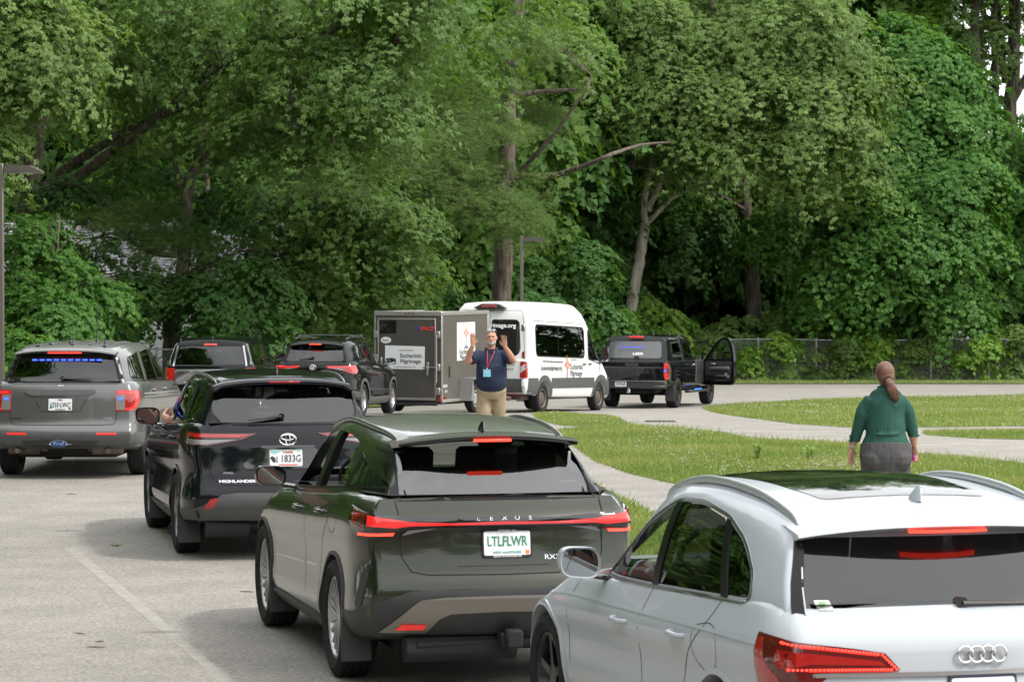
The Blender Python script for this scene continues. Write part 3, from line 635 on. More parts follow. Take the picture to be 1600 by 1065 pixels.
# ---- understory shrubs along the edge of the wood, bright young growth
def shrub(px_, Y, lobes, label, leafm, n_=90, kind='ivy', leaf=.12, pad=.4, tufts=24):
    b0 = base_at(px_, Y); lb = [((b0.x + a, b0.y + c, b0.z + h), (rx, rx, rz)) for a, c, h, rx, rz in lobes]
    lim = [([b0, b0 + Vector((a * .5, c * .5, h * .6)), b0 + Vector((a, c, h))], .03, .012) for a, c, h, rx, rz in lobes]
    return tree('shrub', b0, lim, lb, label, 'shrub', kind, leafm, m_bark, n_, tufts, pad, leaf, 25, group='shrubs along the edge of the wood', shell=.45, r0=.01)
SH = [(1030, 113.5, [(-1.2, 0, 1.6, 1.1, .8), (.2, .3, 2.0, 1.2, .9), (1.5, 0, 1.5, 1.0, .8), (.3, -.3, .9, 1.1, .7), (-.6, .6, 2.9, .8, .6)], 'bright young shrub right behind the open pickup door', L_young, 230),
      (930, 113, [(-.8, 0, 1.4, .9, .8), (.6, 0, 1.5, 1.0, .8), (1.0, 0, 2.4, .7, .6)], 'bright shrub above the front of the white van', L_young, 130),
      (1120, 113.6, [(-.8, 0, 1.2, .9, .7), (.6, .2, 1.9, 1.0, .8), (.1, 0, .7, 1.0, .6)], 'green shrub left of the first clear fence post', L_oakl, 150),
      (1215, 114, [(-1.0, 0, 1.1, 1.0, .7), (.5, 0, 1.3, 1.0, .7), (1.5, 0, .9, .8, .6), (0, .4, 2.4, .8, .6)], 'green shrub behind the fence under the broad oak', L_oakl, 200),
      (1330, 114, [(-1.3, 0, 1.0, 1.0, .7), (.2, 0, 1.4, 1.1, .8), (1.6, 0, 1.0, .9, .7)], 'green shrub behind the fence left of the woman', L_young, 180),
      (1450, 114, [(-1.3, 0, 1.0, 1.0, .7), (.2, 0, 1.3, 1.1, .8), (1.6, 0, 1.0, .9, .7), (.3, 0, 2.3, .9, .6)], 'green shrub behind the fence right of the woman', L_oakl, 200),
      (1560, 114, [(-1.2, 0, 1.1, 1.0, .7), (.4, 0, 1.4, 1.1, .8), (1.8, 0, 1.1, .9, .8)], 'green shrub behind the fence at the right edge', L_oakl, 200),
      (600, 88, [(-1.2, 0, 1.2, .9, .8), (.3, 0, 1.6, 1.0, .8), (1.5, 0, 1.3, .9, .8)], 'dark shrub behind the trailer', L_mapled, 150),
      (700, 95, [(-1.2, 0, 1.6, 1.0, 1.0), (.3, 0, 2.4, 1.2, 1.0), (1.7, 0, 1.9, 1.0, 1.0), (3.0, 0, 2.2, 1.1, 1.0)], 'dark leafy shrub behind the roof of the white van', L_mapled, 260),
      (860, 104, [(-1.2, 0, 1.9, 1.1, 1.0), (.5, 0, 2.7, 1.2, 1.1), (1.9, 0, 2.1, 1.1, 1.0), (-.5, 0, 3.6, 1.1, .9), (1.2, 0, 4.2, 1.1, .9)], 'dark leafy sapling right of the central lamp post', L_mapled, 330),
      (400, 78.5, [(-1.0, 0, .9, .8, .5), (.2, 0, 1.1, .8, .5), (1.1, 0, .8, .7, .4)], 'low green shrub behind the roof of the boxy black car', L_maple, 130),
      (500, 80, [(-.7, 0, .9, .7, .5), (.5, 0, 1.0, .8, .5)], 'low shrub behind the roof rack of the compact SUV', L_maple, 90),
      (10, 70, [(-.6, 0, 1.0, .7, .7), (.5, 0, 1.2, .7, .8), (0, 0, .6, .9, .5), (1.2, 0, .8, .6, .5)], 'low maple growth at the left edge beside the grey SUV', L_maple, 180)]
for s_ in SH: shrub(*s_)
# vines climbing the chain-link fence
vy = []
# ---------------------------------------------------------------- fence
m_galv = mat('galvanised', (.32, .33, .34), .5, .6, var=.15)
m_wire = mat('fence_wire', (.24, .25, .26), .5, .3)
FEN = [(-30, 69.5), (-16, 75), (-6.5, 78), (-1.8, 86), (.6, 96), (3.0, 108), (5.0, 111.2), (14, 111.8), (34, 112.3)]
def fence(poly, H=1.6, step=2.27):
    root = empty('chain_link_fence', (poly[0][0], poly[0][1], gz(poly[0][1])), 0, label='long galvanised chain-link fence overgrown with vines along the edge of the wood', cat='fence')
    o = Vector(root.location); rail = MB(); wires = []; posts = []
    for (a, b) in zip(poly[:-1], poly[1:]):
        A, B = Vector((*a, 0)), Vector((*b, 0)); L = (B - A).length; d = (B - A) / L
        def pt(s, h): q = A + d * s; return Vector((q.x, q.y, gz(q.y) + h + .03 * math.sin(q.x * .8) * (h > 1))) - o
        n_ = max(2, int(L / .6)); rail.tube([pt(L * k / n_, H) for k in range(n_ + 1)], .021, 6)
        for s in np.arange(0, L, step): posts.append((pt(s, -.1), pt(s, H + .05)))
        p = .11; K = int(L / p); nn = Vector((-d.y, d.x, 0)) * .003
        for k in range(-int(H / p), K):
            for sg in (1, -1):
                s0 = k * p if sg > 0 else k * p + H; s1 = s0 + sg * H
                h0, h1 = 0.02, H
                if sg > 0:
                    if s0 < 0: h0 += -s0; s0 = 0
                    if s1 > L: h1 -= s1 - L; s1 = L
                else:
                    if s0 > L: h0 += s0 - L; s0 = L
                    if s1 < 0: h1 -= -s1; s1 = 0
                if h1 - h0 < .05: continue
                q0, q1 = pt(s0, h0), pt(s1, h1); w_ = Vector((0, 0, .0032))
                wires.append([q0 - w_, q1 - w_, q1 + w_, q0 + w_])
    rail.build('top_rail', m_galv, root)
    for a, b in posts:
        m = MB(); m.tube([a, b], .03, 8); m.lathe([(0, .03), (.035, .02), (.035, -.02)], 8, 'z', b); m.build('fence_post', m_galv, root)
    mesh_np('wire_mesh', np.array([[tuple(p) for p in q] for q in wires]), 4, m_wire, parent=root)
    return root
fence(FEN)
# vines: one plant per stretch, leaves hugging the mesh
for k, (x, n_, lab) in enumerate([(6.2, 210, 'leafy vine on the fence just right of the open pickup door'), (8.3, 150, 'leafy vine on the fence left of the first clear post'), (10.2, 120, 'thin vine on the fence below the broad oak'), (12.4, 130, 'vine on the fence directly left of the woman'), (14.6, 90, 'thin vine on the fence right above the woman'), (16.4, 140, 'vine clump on the fence right of the woman'), (18.6, 80, 'thin vine near the right end of the fence'), (20.4, 120, 'vine clump at the right end of the fence')]):
    y = float(np.interp(x, [p[0] for p in FEN], [p[1] for p in FEN])); b0 = Vector((x, y - .1, gz(y)))
    lobes = [((x + random.uniform(-1, 1) * 1.0, y + random.uniform(-.05, .5), b0.z + h), (.55, .22, .33)) for h in (.2, .45, .7, 1.0, 1.3, 1.55)]
    lim = [([b0, b0 + Vector((random.uniform(-.6, .6), .05, .8)), b0 + Vector((random.uniform(-1, 1), 0, 1.6))], .012, .006) for _ in range(4)]
    tree('climbing_vine', b0, lim, lobes, lab, 'vine', 'ivy', L_young if k % 2 == 0 else L_oakl, m_bark, int(n_ * 2.1), 15, .26, .10, 20, group='vines on the fence', shell=.2, front=.2, r0=.006)

# ---------------------------------------------------------------- lamp posts
m_bronze = mat('bronze_paint', (.14, .125, .108), .45, .3)
m_lens = mat('lamp_lens', (.5, .5, .45), .3)
def lamp(px_, Y, top, label, arm=.62):
    b = base_at(px_, Y); b.z = gz(Y); root = empty('street_lamp', b, 0, label=label, cat='street lamp', group='lamp posts by the drive'); H = top - b.z
    MB().box((0, 0, H / 2), (.095, .095, H), bev=.012).build('pole', m_bronze, root)
    MB().box((0, 0, .06), (.3, .3, .12), bev=.02).build('base_plate', m_bronze, root)
    pf = [(.06, -.02), (.06, .10), (.2, .115), (.5, .10), (arm, .05), (arm + .1, .0), (arm + .09, -.035), (arm - .05, -.03), (.45, -.01), (.2, -.03)]
    hd = MB().prism(pf, -.13, .13, lambda x, y, z: (x, z * (1 if x > .15 else .35), y + H - .14)).build('lamp_head', m_bronze, root, True, 30)
    MB().box((.48, 0, H - .16), (.25, .18, .02), bev=.005).build('lens', m_lens, hd)
    return root
lamp(2, 49, 4.55, 'tall square lamp post cut off by the left edge of the picture')
lamp(815, 84, 3.80, 'brown square lamp post behind the roof of the white van')

# ---------------------------------------------------------------- pale house behind the trees, and what stands by it
m_siding = mat('white_siding', (.62, .63, .64), .7); m_roofsh = mat('pale_shingle', (.30, .29, .30), .9, var=.25, vs_=6.)
m_trimw = mat('white_trim', (.8, .8, .8), .6); m_winglass = mat('window_dark', (.03, .035, .04), .05)
hr = empty('house', (-19.5, 118, gz(118)), R(4), label='pale house with grey shingle roof seen through the trees at the left', cat='house')
m = MB(); m.box((0, 0, 1.9), (26, 9, 3.8))
for k in range(22): m.box((0, -4.51, .2 + k * .19), (26, .03, .02))
m.build('wall', m_siding, hr)
m = MB(); m.prism([(-5.2, 3.6), (0, 6.2), (5.2, 3.6), (5.2, 3.8), (0, 6.45), (-5.2, 3.8)], -13.5, 13.5, lambda x, y, z: (z, x, y))
for k in range(24):
    t = k / 24; m.box((0, -5.2 + 5.2 * t, 3.82 + 2.65 * t), (27, .03, .03))
m.build('roof', m_roofsh, hr)
for x in (-8, -4, 0, 4, 8):
    f = MB().box((x, -4.53, 2.3), (1.3, .08, 1.5), bev=.01).build('window', m_trimw, hr); MB().box((x, -4.58, 2.3), (1.1, .03, 1.3)).build('pane', m_winglass, f)
h2 = empty('house', (7, 168, gz(168)), 0, label='second pale house glimpsed low through the trees behind the fence', cat='house')
MB().box((6, 0, 2.6), (30, 8, 5.2)).build('wall', m_siding, h2)
MB().prism([(-4.6, 5.1), (0, 7.6), (4.6, 5.1), (4.6, 5.3), (0, 7.8), (-4.6, 5.3)], -9.5, 21.5, lambda x, y, z: (z, x, y)).build('roof', m_roofsh, h2)

# small things on the paving
m_iron = mat('drain_iron', (.05, .05, .05), .7, .5)
dp = at(1032, 658.5); dm = MB(); dm.box((0, 0, .004), (.62, .42, .02), bev=.004)
for k in range(7): dm.box((-.24 + k * .08, 0, .016), (.03, .36, .012))
o = dm.build('storm_drain', m_iron, None, label='iron storm drain grate set in the drive right of the white van', cat='drain'); o.location = dp
m_twig = mat('twig', (.12, .075, .045), .9); m_leafg = mat('fallen_leaf', (.10, .18, .04), .6)
TW = [((102, 772), (120, 773), 'thin brown twig on the paving behind the grey SUV'), ((148, 1004), (163, 1003), 'short dark twig on the paving at the lower left'), ((135, 1012), (164, 1012.5), 'longest dark twig on the paving at the lower left'), ((374, 925), (398, 926), 'dark twig beside the front wheel of the green SUV'), ((116, 990), (133, 992), 'faint twig above the other twigs at the lower left')]
for a, b, lab in TW:
    A, B = at(*a), at(*b); mm = MB(); c = (A + B) / 2
    mm.tube(curve([A - c + Vector((0, 0, .01)), Vector((0, .02, .008)), B - c + Vector((0, 0, .01))], 4), [.002, .003, .004, .005, .005, .004, .004, .003, .002], 5)
    o = mm.build('twig', m_twig, None, label=lab, cat='twig', group='twigs on the paving'); o.location = c
for p, lab in (((181, 852), 'green fallen maple leaf on the paving near the painted line'), ((260, 832), 'green fallen leaf beside the front wheel of the dark blue SUV')):
    A = at(*p); mm = MB(); v = [(0, 0, .02)]; n_ = 20
    for k in range(n_):
        r_ = (.08 if k % 4 == 0 else .035 if k % 4 == 2 else .055); v.append((r_ * math.cos(k * 2 * math.pi / n_), r_ * math.sin(k * 2 * math.pi / n_), .012 + .008 * math.sin(k * 1.3)))
    mm.add(v, [(0, k + 1, (k + 1) % n_ + 1) for k in range(n_)]); o = mm.build('fallen_leaf', m_leafg, None, label=lab, cat='leaf'); o.location = A
# tall weeds
def weed(px_, py_, h, label, n_=5):
    A = at(px_, py_); mm = MB(); lf = MB()
    for k in range(n_):
        a = random.uniform(0, 6.28); d = Vector((math.cos(a), math.sin(a), 0)) * h * random.uniform(.05, .25); top = d + Vector((0, 0, h * random.uniform(.75, 1.05)))
        c = curve([Vector((0, 0, 0)), d * .3 + Vector((0, 0, h * .5)), top], 5); mm.tube(c, .005, 4)
        for j, p in enumerate(c[2:]):
            for q in range(3):
                b = random.uniform(0, 6.28); u = Vector((math.cos(b), math.sin(b), .3)); s_ = Vector((-math.sin(b), math.cos(b), 0)); L = random.uniform(.05, .1)
                lf.add([p, p + u * L * .5 + s_ * L * .2, p + u * L, p + u * L * .5 - s_ * L * .2], [(0, 1, 2, 3)])
    root = empty('weed', A, 0, label=label, cat='weed'); mm.build('stem', m_twigg, root); me = lf.mesh(False); at_ = me.attributes.new('tint', 'FLOAT', 'FACE'); at_.data.foreach_set('value', np.clip(rng.normal(.5, .2, len(me.polygons)), 0, 1).astype(np.float32))
    link('leaves', me, L_young, root, False); return root
m_twigg = mat('green_stem', (.12, .2, .05), .7)
weed(828, 642, .34, 'leafy weed between the man and the rear wheel of the white van', 9)
for a in ((1184, 728, .3, 'tall weed in the grass left of the woman, tallest one'), (1265, 730, .28, 'seeding weed just left of the woman')): weed(*a)
# trees standing left of and behind the viewpoint (they show mirrored in paint and glass)
for k, (x, y, sc_, lab) in enumerate([(-17, 6, 1.25, 'tree on the left side of the lot nearest the viewer'), (-18, 13, 1.3, 'second tree along the left side of the lot'), (-17.5, 20, 1.2, 'third tree along the left side of the lot'), (-19, 28, 1.3, 'fourth tree along the left side of the lot'), (-20, 37, 1.25, 'fifth tree along the left side of the lot'), (-22, 47, 1.2, 'sixth tree along the left side of the lot'), (-24, 57, 1.2, 'last tree along the left side of the lot'),
        (-19, -3, 1.2, 'tree behind the viewpoint at the far left'), (-14, -30, 1.1, 'tree behind the viewpoint on the left'), (-6, -33, 1., 'tree behind the viewpoint left of the middle'), (2, -32, 1.1, 'tree directly behind the viewpoint'), (10, -33, 1., 'tree behind the viewpoint right of the middle'), (19, -30, 1.05, 'tree behind the viewpoint on the right'), (34, -24, 1., 'tree behind the viewpoint at the far right')]):
    copy_tree(protos[k % 3], (x, y, 0), k * 1.7, lab, sc_)

for k, (x, y, sc_, lab) in enumerate([(-19, 72, 1.2, 'broad tree just outside the left edge of the view'), (-24, 69, 1.2, 'tree left of the view at the edge of the lot'), (-29, 71, 1.25, 'second tree left of the view at the edge of the lot'), (-35, 69, 1.2, 'third tree left of the view at the edge of the lot'), (-41, 66, 1.2, 'fourth tree left of the view at the edge of the lot'), (-24, 82, 1.3, 'tree left of the view in the second rank'), (-32, 84, 1.3, 'second tree left of the view in the second rank'), (-42, 80, 1.3, 'third tree left of the view in the second rank'),
        (27, 119, 1.2, 'tree right of the view behind the fence'), (33, 117, 1.2, 'second tree right of the view behind the fence'), (39, 118, 1.3, 'third tree right of the view behind the fence'), (46, 112, 1.2, 'fourth tree right of the view behind the fence')]):
    copy_tree(protos[k % 3], (x, y, gz(y)), k * 2.1, lab, sc_)
# brick school building behind the viewpoint (mirrored in paint, glass and door mirrors)
m_brick = bpy.data.materials.new('brick'); m_brick.use_nodes = True; n = m_brick.node_tree; bt = n.nodes.new('ShaderNodeTexBrick'); tcn = n.nodes.new('ShaderNodeTexCoord'); mp_ = n.nodes.new('ShaderNodeMapping'); mp_.inputs['Rotation'].default_value = (R(90), 0, 0)
bt.inputs['Scale'].default_value = 2.2; bt.inputs['Color1'].default_value = (.20, .06, .04, 1); bt.inputs['Color2'].default_value = (.28, .10, .06, 1); bt.inputs['Mortar'].default_value = (.35, .32, .28, 1)
n.links.new(tcn.outputs['Object'], mp_.inputs[0]); n.links.new(mp_.outputs[0], bt.inputs['Vector']); n.links.new(bt.outputs[0], n.nodes['Principled BSDF'].inputs['Base Color']); n.nodes['Principled BSDF'].inputs['Roughness'].default_value = .9
sb = empty('brick_building', (4, -18, 0), 0, label='low brick building behind the viewpoint', cat='building')
MB().box((0, -5, 4.2), (56, 10, 8.4)).build('wall', m_brick, sb, False); MB().box((0, -5, 8.55), (57, 11, .3)).build('roof', m_trimw, sb, False)
for k in range(9):
    f = MB().box((-24 + k * 6, .03, 2.6), (2.6, .12, 1.9), bev=.01).build('window', m_trimw, sb); MB().box((-24 + k * 6, .10, 2.6), (2.4, .03, 1.7)).build('pane', m_winglass, f)
    f = MB().box((-24 + k * 6, .03, 6.2), (2.6, .12, 1.9), bev=.01).build('window', m_trimw, sb); MB().box((-24 + k * 6, .10, 6.2), (2.4, .03, 1.7)).build('pane', m_winglass, f)
# ---------------------------------------------------------------- vehicle kit
m_rub = mat('tyre_rubber', (.022, .022, .022), .85, spec=.25, var=.2, vs_=30.)
m_plas = mat('black_plastic', (.035, .036, .037), .55, var=.12, vs_=12.)
m_plasg = mat('grey_plastic', (.075, .078, .08), .6, var=.1, vs_=9.)
m_gloss = mat('gloss_black', (.006, .006, .007), .08, coat=1.)
m_tb = mat('trim_black', (.008, .008, .009), .3, spec=.22)
m_dark = mat('cabin_dark', (.012, .012, .013), .8)
m_seat = mat('seat_cloth', (.035, .034, .033), .75)
m_seatg = mat('seat_light', (.22, .21, .19), .7)
m_chrome = mat('chrome', (.75, .76, .78), .12, 1.)
m_satin = mat('satin_silver', (.48, .48, .48), .3, 1.)
m_alloy = mat('alloy_grey', (.30, .30, .31), .3, 1.)
m_alloyd = mat('alloy_dark', (.06, .06, .065), .3, .9)
m_red = mat('lamp_red', (.35, .012, .01), .12, coat=1.)
m_redd = mat('lamp_red_dark', (.10, .006, .006), .12, coat=1.)
m_redlit = mat('lamp_red_lit', (.6, .02, .02), .3, emis=(1., .015, .01), est=.38, coat=1.)
m_redhot = mat('lamp_red_bright', (.6, .02, .02), .3, emis=(1., .06, .035), est=2.2)
m_bluelit = mat('lamp_blue_lit', (.05, .08, .6), .3, emis=(.04, .12, 1.), est=1.9)
m_whitelamp = mat('lamp_clear', (.20, .19, .19), .15, coat=1.)
m_plate = mat('plate_white', (.72, .74, .74), .45)
m_mglass = mat('mirror_glass', (.75, .78, .8), .02, 1.)
m_steel = mat('rust_steel', (.16, .13, .11), .6, .5, var=.4, vs_=9.)
G_priv = glassmat('glass_privacy', (.05, .055, .055))
G_mid = glassmat('glass_tinted', (.38, .42, .40))
G_clear = glassmat('glass_clear', (.70, .76, .72))
m_line = mat('panel_gap', (.004, .004, .004), .9)
m_white_l = mat('lettering_white', (.8, .8, .8), .5)

def lattice(us, vs_, ws, fn):
    nu, nv, nw = len(us), len(vs_), len(ws); idx = {}; V = []; F = []
    def vid(i, j, k):
        if (i, j, k) not in idx: idx[(i, j, k)] = len(V); V.append(fn(us[i], vs_[j], ws[k]))
        return idx[(i, j, k)]
    for i in range(nu - 1):
        for j in range(nv - 1):
            F.append((vid(i, j, 0), vid(i, j+1, 0), vid(i+1, j+1, 0), vid(i+1, j, 0)))
            F.append((vid(i, j, nw-1), vid(i+1, j, nw-1), vid(i+1, j+1, nw-1), vid(i, j+1, nw-1)))
        for k in range(nw - 1):
            F.append((vid(i, 0, k), vid(i+1, 0, k), vid(i+1, 0, k+1), vid(i, 0, k+1)))
            F.append((vid(i, nv-1, k), vid(i, nv-1, k+1), vid(i+1, nv-1, k+1), vid(i+1, nv-1, k)))
    for j in range(nv - 1):
        for k in range(nw - 1):
            F.append((vid(0, j, k), vid(0, j, k+1), vid(0, j+1, k+1), vid(0, j+1, k)))
            F.append((vid(nu-1, j, k), vid(nu-1, j+1, k), vid(nu-1, j+1, k+1), vid(nu-1, j, k+1)))
    return V, F
def lin(a, b, n): return [a + (b - a) * i / (n - 1) for i in range(n)]
def mirror_mesh_y(me):
    me.transform(Matrix.Scale(-1, 4, (0, 1, 0))); me.flip_normals()
def boolean(me, cutters):
    """me minus each cutter mesh"""
    for c in cutters:
        co = bpy.data.objects.new('cut', c); COL.objects.link(co)
        while len(me.materials) < 2: me.materials.append(m_dark)
        while len(c.materials) < 2: c.materials.append(m_dark)
        for p in c.polygons: p.material_index = 1
        def fn(o):
            md = o.modifiers.new('b', 'BOOLEAN'); md.operation = 'DIFFERENCE'; md.object = co; md.solver = 'EXACT'
        me2 = evalme(me, fn); bpy.data.objects.remove(co); me = me2
    me.materials.clear(); return me

class Veh:
    def __init__(s, name, pose, label, cat, pitch=0., group=None):
        X, Y, yaw = pose; s.root = empty(name, (X, Y, gz(Y)), yaw + math.pi / 2, label=label, cat=cat, group=group)
        s.root.rotation_euler = (0, pitch, yaw + math.pi / 2); s.bv = None; s.V = []; s.F = []
    def addbv(s, V, F):
        k = len(s.V); s.V += [Vector(v) for v in V]; s.F += [tuple(i + k for i in f) for f in F]
        s.bv = BVHTree.FromPolygons(s.V, s.F)
    def hit(s, o, d, off=0.):
        o, d = Vector(o), Vector(d).normalized(); h = s.bv.ray_cast(o, d)
        if h[0] is None:
            h2 = s.bv.find_nearest(o + d * 3)
            return h2[0] - d * off, d
        c = max(.35, abs(h[1].dot(d))); return h[0] - d * (off / c), d
    def proj(s, kind, a, b, off=0.):
        if kind == 'L': return s.hit((a, 3, b), (0, -1, 0), off)
        if kind == 'R': return s.hit((a, -3, b), (0, 1, 0), off)
        if kind == 'rear': return s.hit((-3, a, b), (1, 0, 0), off)
        if kind == 'front': return s.hit((9, a, b), (-1, 0, 0), off)
        if kind == 'top': return s.hit((a, b, 5), (0, 0, -1), off)
        if kind == 'wrap':                       # around the rear corner: a = lateral arc length
            c, rr = s.wc; sg = 1 if a >= 0 else -1; t = abs(a)
            if t <= c: return s.hit((-3, a, b), (1, 0, 0), off)
            ph = min((t - c) / rr, math.pi / 2); ex = max(0, t - c - rr * math.pi / 2)
            dx, dy = math.cos(ph), -sg * math.sin(ph); return s.hit((s.wx + ex - 3 * dx, sg * c - 3 * dy, b), (dx, dy, 0), off)
    wc = (.72, .28); wx = .42
    def patch(s, kind, poly, m, name, off=.004, th=.02, grid=.07, parent=None, label=None, skirt=True, ang=30, mats=None):
        bm = bmesh.new(); P = [bm.verts.new((p[0], p[1], 0)) for p in poly]
        tess = tessellate_polygon([[Vector((p[0], p[1], 0)) for p in poly]])
        for t in tess:
            try: bm.faces.new([P[i] for i in t])
            except ValueError: pass
        xs = [p[0] for p in poly]; ys = [p[1] for p in poly]
        for lo, hi, no in ((min(xs), max(xs), (1, 0, 0)), (min(ys), max(ys), (0, 1, 0))):
            n_ = int((hi - lo) / grid)
            for k in range(1, n_ + 1):
                q = lo + (hi - lo) * k / (n_ + 1)
                bmesh.ops.bisect_plane(bm, geom=bm.verts[:] + bm.edges[:] + bm.faces[:], plane_co=(q if no[0] else 0, q if no[1] else 0, 0), plane_no=no, dist=1e-6)
        info = {}
        for v in bm.verts:
            p, d = s.proj(kind, v.co.x, v.co.y, off); info[v] = d; v.co = p
        if skirt:
            be = [e for e in bm.edges if e.is_boundary]; dm = {v: info[v] for e in be for v in e.verts}
            r_ = bmesh.ops.extrude_edge_only(bm, edges=be); new = [g for g in r_['geom'] if isinstance(g, bmesh.types.BMVert)]
            for v in new:
                src = [e.other_vert(v) for e in v.link_edges if e.other_vert(v) in dm]
                if src: v.co = src[0].co + dm[src[0]] * th
        bmesh.ops.recalc_face_normals(bm, faces=bm.faces)
        # make the visible side face outward
        f0 = max((f for f in bm.faces), key=lambda f: f.calc_area()); dd = info.get(f0.verts[0])
        if dd is not None and f0.normal.dot(dd) > 0: bmesh.ops.reverse_faces(bm, faces=bm.faces)
        me = bpy.data.meshes.new(name); bm.to_mesh(me); bm.free()
        return link(name, me, m, parent or s.root, True, ang, label=label)
    def both(s, poly, m, name, **k):
        a = s.patch('L', poly, m, name, **k); b = s.patch('R', poly, m, name, **k); return a, b
    def line(s, kind, pts, wd=.006, m=None, name='panel_gap', off=.0012, parent=None, sm=0):
        if sm: pts = [tuple(p) for p in curve(pts, sm)]
        return s.patch(kind, ribbon(pts, wd), m or m_line, name, off=off, skirt=False, grid=.12, parent=parent)
    def strip(s, kind, pts, wd, m, name, off=.006, th=.02, parent=None, sm=0):
        if sm: pts = [tuple(p) for p in curve(pts, sm)]
        return s.patch(kind, ribbon(pts, wd), m, name, off=off, th=th, grid=.1, parent=parent)
    def text(s, kind, txt, a, b, size, m, name='lettering', off=.003, wx=1., depth=.002, parent=None, bold=0., slant=0.):
        me = textmesh(txt, size, depth, wx, bold); sg = {'L': -1, 'R': 1, 'rear': -1}[kind]
        for v in me.vertices:
            p, d = s.proj(kind, a + sg * (v.co.x + slant * v.co.y), b + v.co.y, off); v.co = p - d * v.co.z
        me.update(); return link(name, me, m, parent or s.root, False)
    def body(s, S):
        s.S = S; L = S['L']
        zb, zt = S['Wz'][0][0], S['zbelt']
        def W_(z, dr, df):
            w_ = pchip(z, S['Wz']); a, ln, pw = S.get('cr', (.09, .4, 2.4)); w_ *= 1 - a * max(0, 1 - dr / ln) ** pw
            a, ln, pw = S.get('cf', (.22, .9, 2.4)); return w_ * (1 - a * max(0, 1 - df / ln) ** pw)
        def fn(u, v, w):
            zr = zb + (zt - zb) * w; xr = pchip(zr, S['Rp']); xf = pchip(zr, S['Fp']); x = xr + (xf - xr) * u
            z0 = pchip(x, S['zb']) if 'zb' in S else zb; z1 = pchip(x, S['B']); z = z0 + (z1 - z0) * w
            wd = W_(zr, x - xr, xf - x); y = v * wd
            x += S.get('kr', .12) * y * y * max(0, 1 - u * 5) ** 2 - .18 * y * y * max(0, u * 5 - 4) ** 2
            if w > .97: z += S.get('hood', .05) * (1 - v * v) * (1 if x > 2.5 else .2)
            return Vector((x, y, z))
        us = [0, .012, .03, .055, .085] + lin(.12, .88, 22) + [.915, .945, .97, .988, 1]
        ws = lin(0, 1, 19); vv = [-1, -.93, -.8, -.6, -.4, -.2, 0, .2, .4, .6, .8, .93, 1]
        V, F = lattice(us, vv, ws, fn)
        me = me_of(V, F); me = s._bevel(me, S.get('bev', .035)); s._rec(me)
        low = me
        if 'T' in S: s.gh = s.shell(S)
        wells = []
        for ax in S['axles']:
            for sg in (1, -1):
                m_ = MB(); y0, y1 = (.55, 1.3) if sg > 0 else (-1.3, -.55)
                m_.lathe([(0, y0), (S['rw'], y0), (S['rw'], y1), (0, y1)], 36, 'y', (ax, 0, S['R'] + S.get('wellz', .01))); wells.append(m_.mesh())
        low = boolean(low, wells); s.low = low
        s.bodyo = link('body', low, [S['paint'], m_dark], s.root, True, 32)
        for p in s.bodyo.data.polygons: pass
        if 'T' in S:
            s.cutshell(s.gh, S)
            # dark cabin floor just above the belt line
            xr, xf = S['Rg'][0][1] + .08, S['Fg'][0][1] - .05; V = []; F = []; n_ = 14
            for k in range(n_):
                x = xr + (xf - xr) * k / (n_ - 1); z = pchip(x, S['B']) + (.05 if x > 2.5 else .013) + .004; wd = S['Wg'][0][1] * (.80 if k in (0, n_ - 1) else .93)
                V += [(x, -wd, z), (x, wd, z)]
            for k in range(n_ - 1): F.append((2*k, 2*k+2, 2*k+3, 2*k+1))
            link('cabin_floor', me_of(V, F), m_dark, s.root, False)
    def cutshell(s, gh, S, name='cabin_frame', m=None):
        cut = []
        for poly in S.get('side_open', []): cut.append(MB().prism(poly, -1.5, 1.5, lambda x, y, z: (x, z, y)).mesh())
        if 'rear_open' in S: cut.append(MB().prism(S['rear_open'], S.get('ro', (-1, 6))[0], S.get('ro', (-1, 6))[1], lambda x, y, z: (z, x, y)).mesh())
        return link(name, boolean(gh, cut), [m or S['paint'], m_dark], s.root, True, 32)
    def shell(s, S):
        vv = [-1, -.93, -.8, -.6, -.4, -.2, 0, .2, .4, .6, .8, .93, 1]
        gb, gt = S['Rg'][0][0], S['Rg'][-1][0]
        def fg(u, v, w):
            zr = gb + (gt - gb) * w; xr = pchip(zr, S['Rg']); xf = pchip(zr, S['Fg']); x = xr + (xf - xr) * u
            z1 = pchip(x, S['T']); z0 = pchip(x, S['B']) - .05; z = z0 + (z1 - z0) * w
            wd = pchip(zr, S['Wg']); a, ln, pw = S.get('gr', (.14, .9, 2.)); wd *= 1 - a * max(0, 1 - (x - xr) / ln) ** pw
            a, ln, pw = S.get('gf', (.10, 1.0, 2.)); wd *= 1 - a * max(0, 1 - (xf - x) / ln) ** pw
            y = v * wd
            x += S.get('kg', .12) * y * y * max(0, 1 - u * 4) ** 2 - .2 * y * y * max(0, u * 4 - 3) ** 2
            if w > .5: z += S.get('crown', .035) * (1 - v * v) * min(1, (w - .5) * 2) ** 3
            return Vector((x, y, z))
        V, F = lattice([0, .02, .05, .1] + lin(.15, .85, 14) + [.9, .95, .98, 1], vv, lin(0, 1, 13), fg)
        gh = s._bevel(me_of(V, F), S.get('gbev', .03)); s._rec(gh); return gh
    def _bevel(s, me, r_):
        bm = bmesh.new(); bm.from_mesh(me); bmesh.ops.recalc_face_normals(bm, faces=bm.faces)
        es = [e for e in bm.edges if len(e.link_faces) == 2 and e.calc_face_angle(0) > R(42)]
        bmesh.ops.bevel(bm, geom=es, offset=r_, segments=4, profile=.5, affect='EDGES', clamp_overlap=True)
        bm.to_mesh(me); bm.free(); return me
    def _rec(s, me): s.addbv([v.co.copy() for v in me.vertices], [tuple(p.vertices) for p in me.polygons])
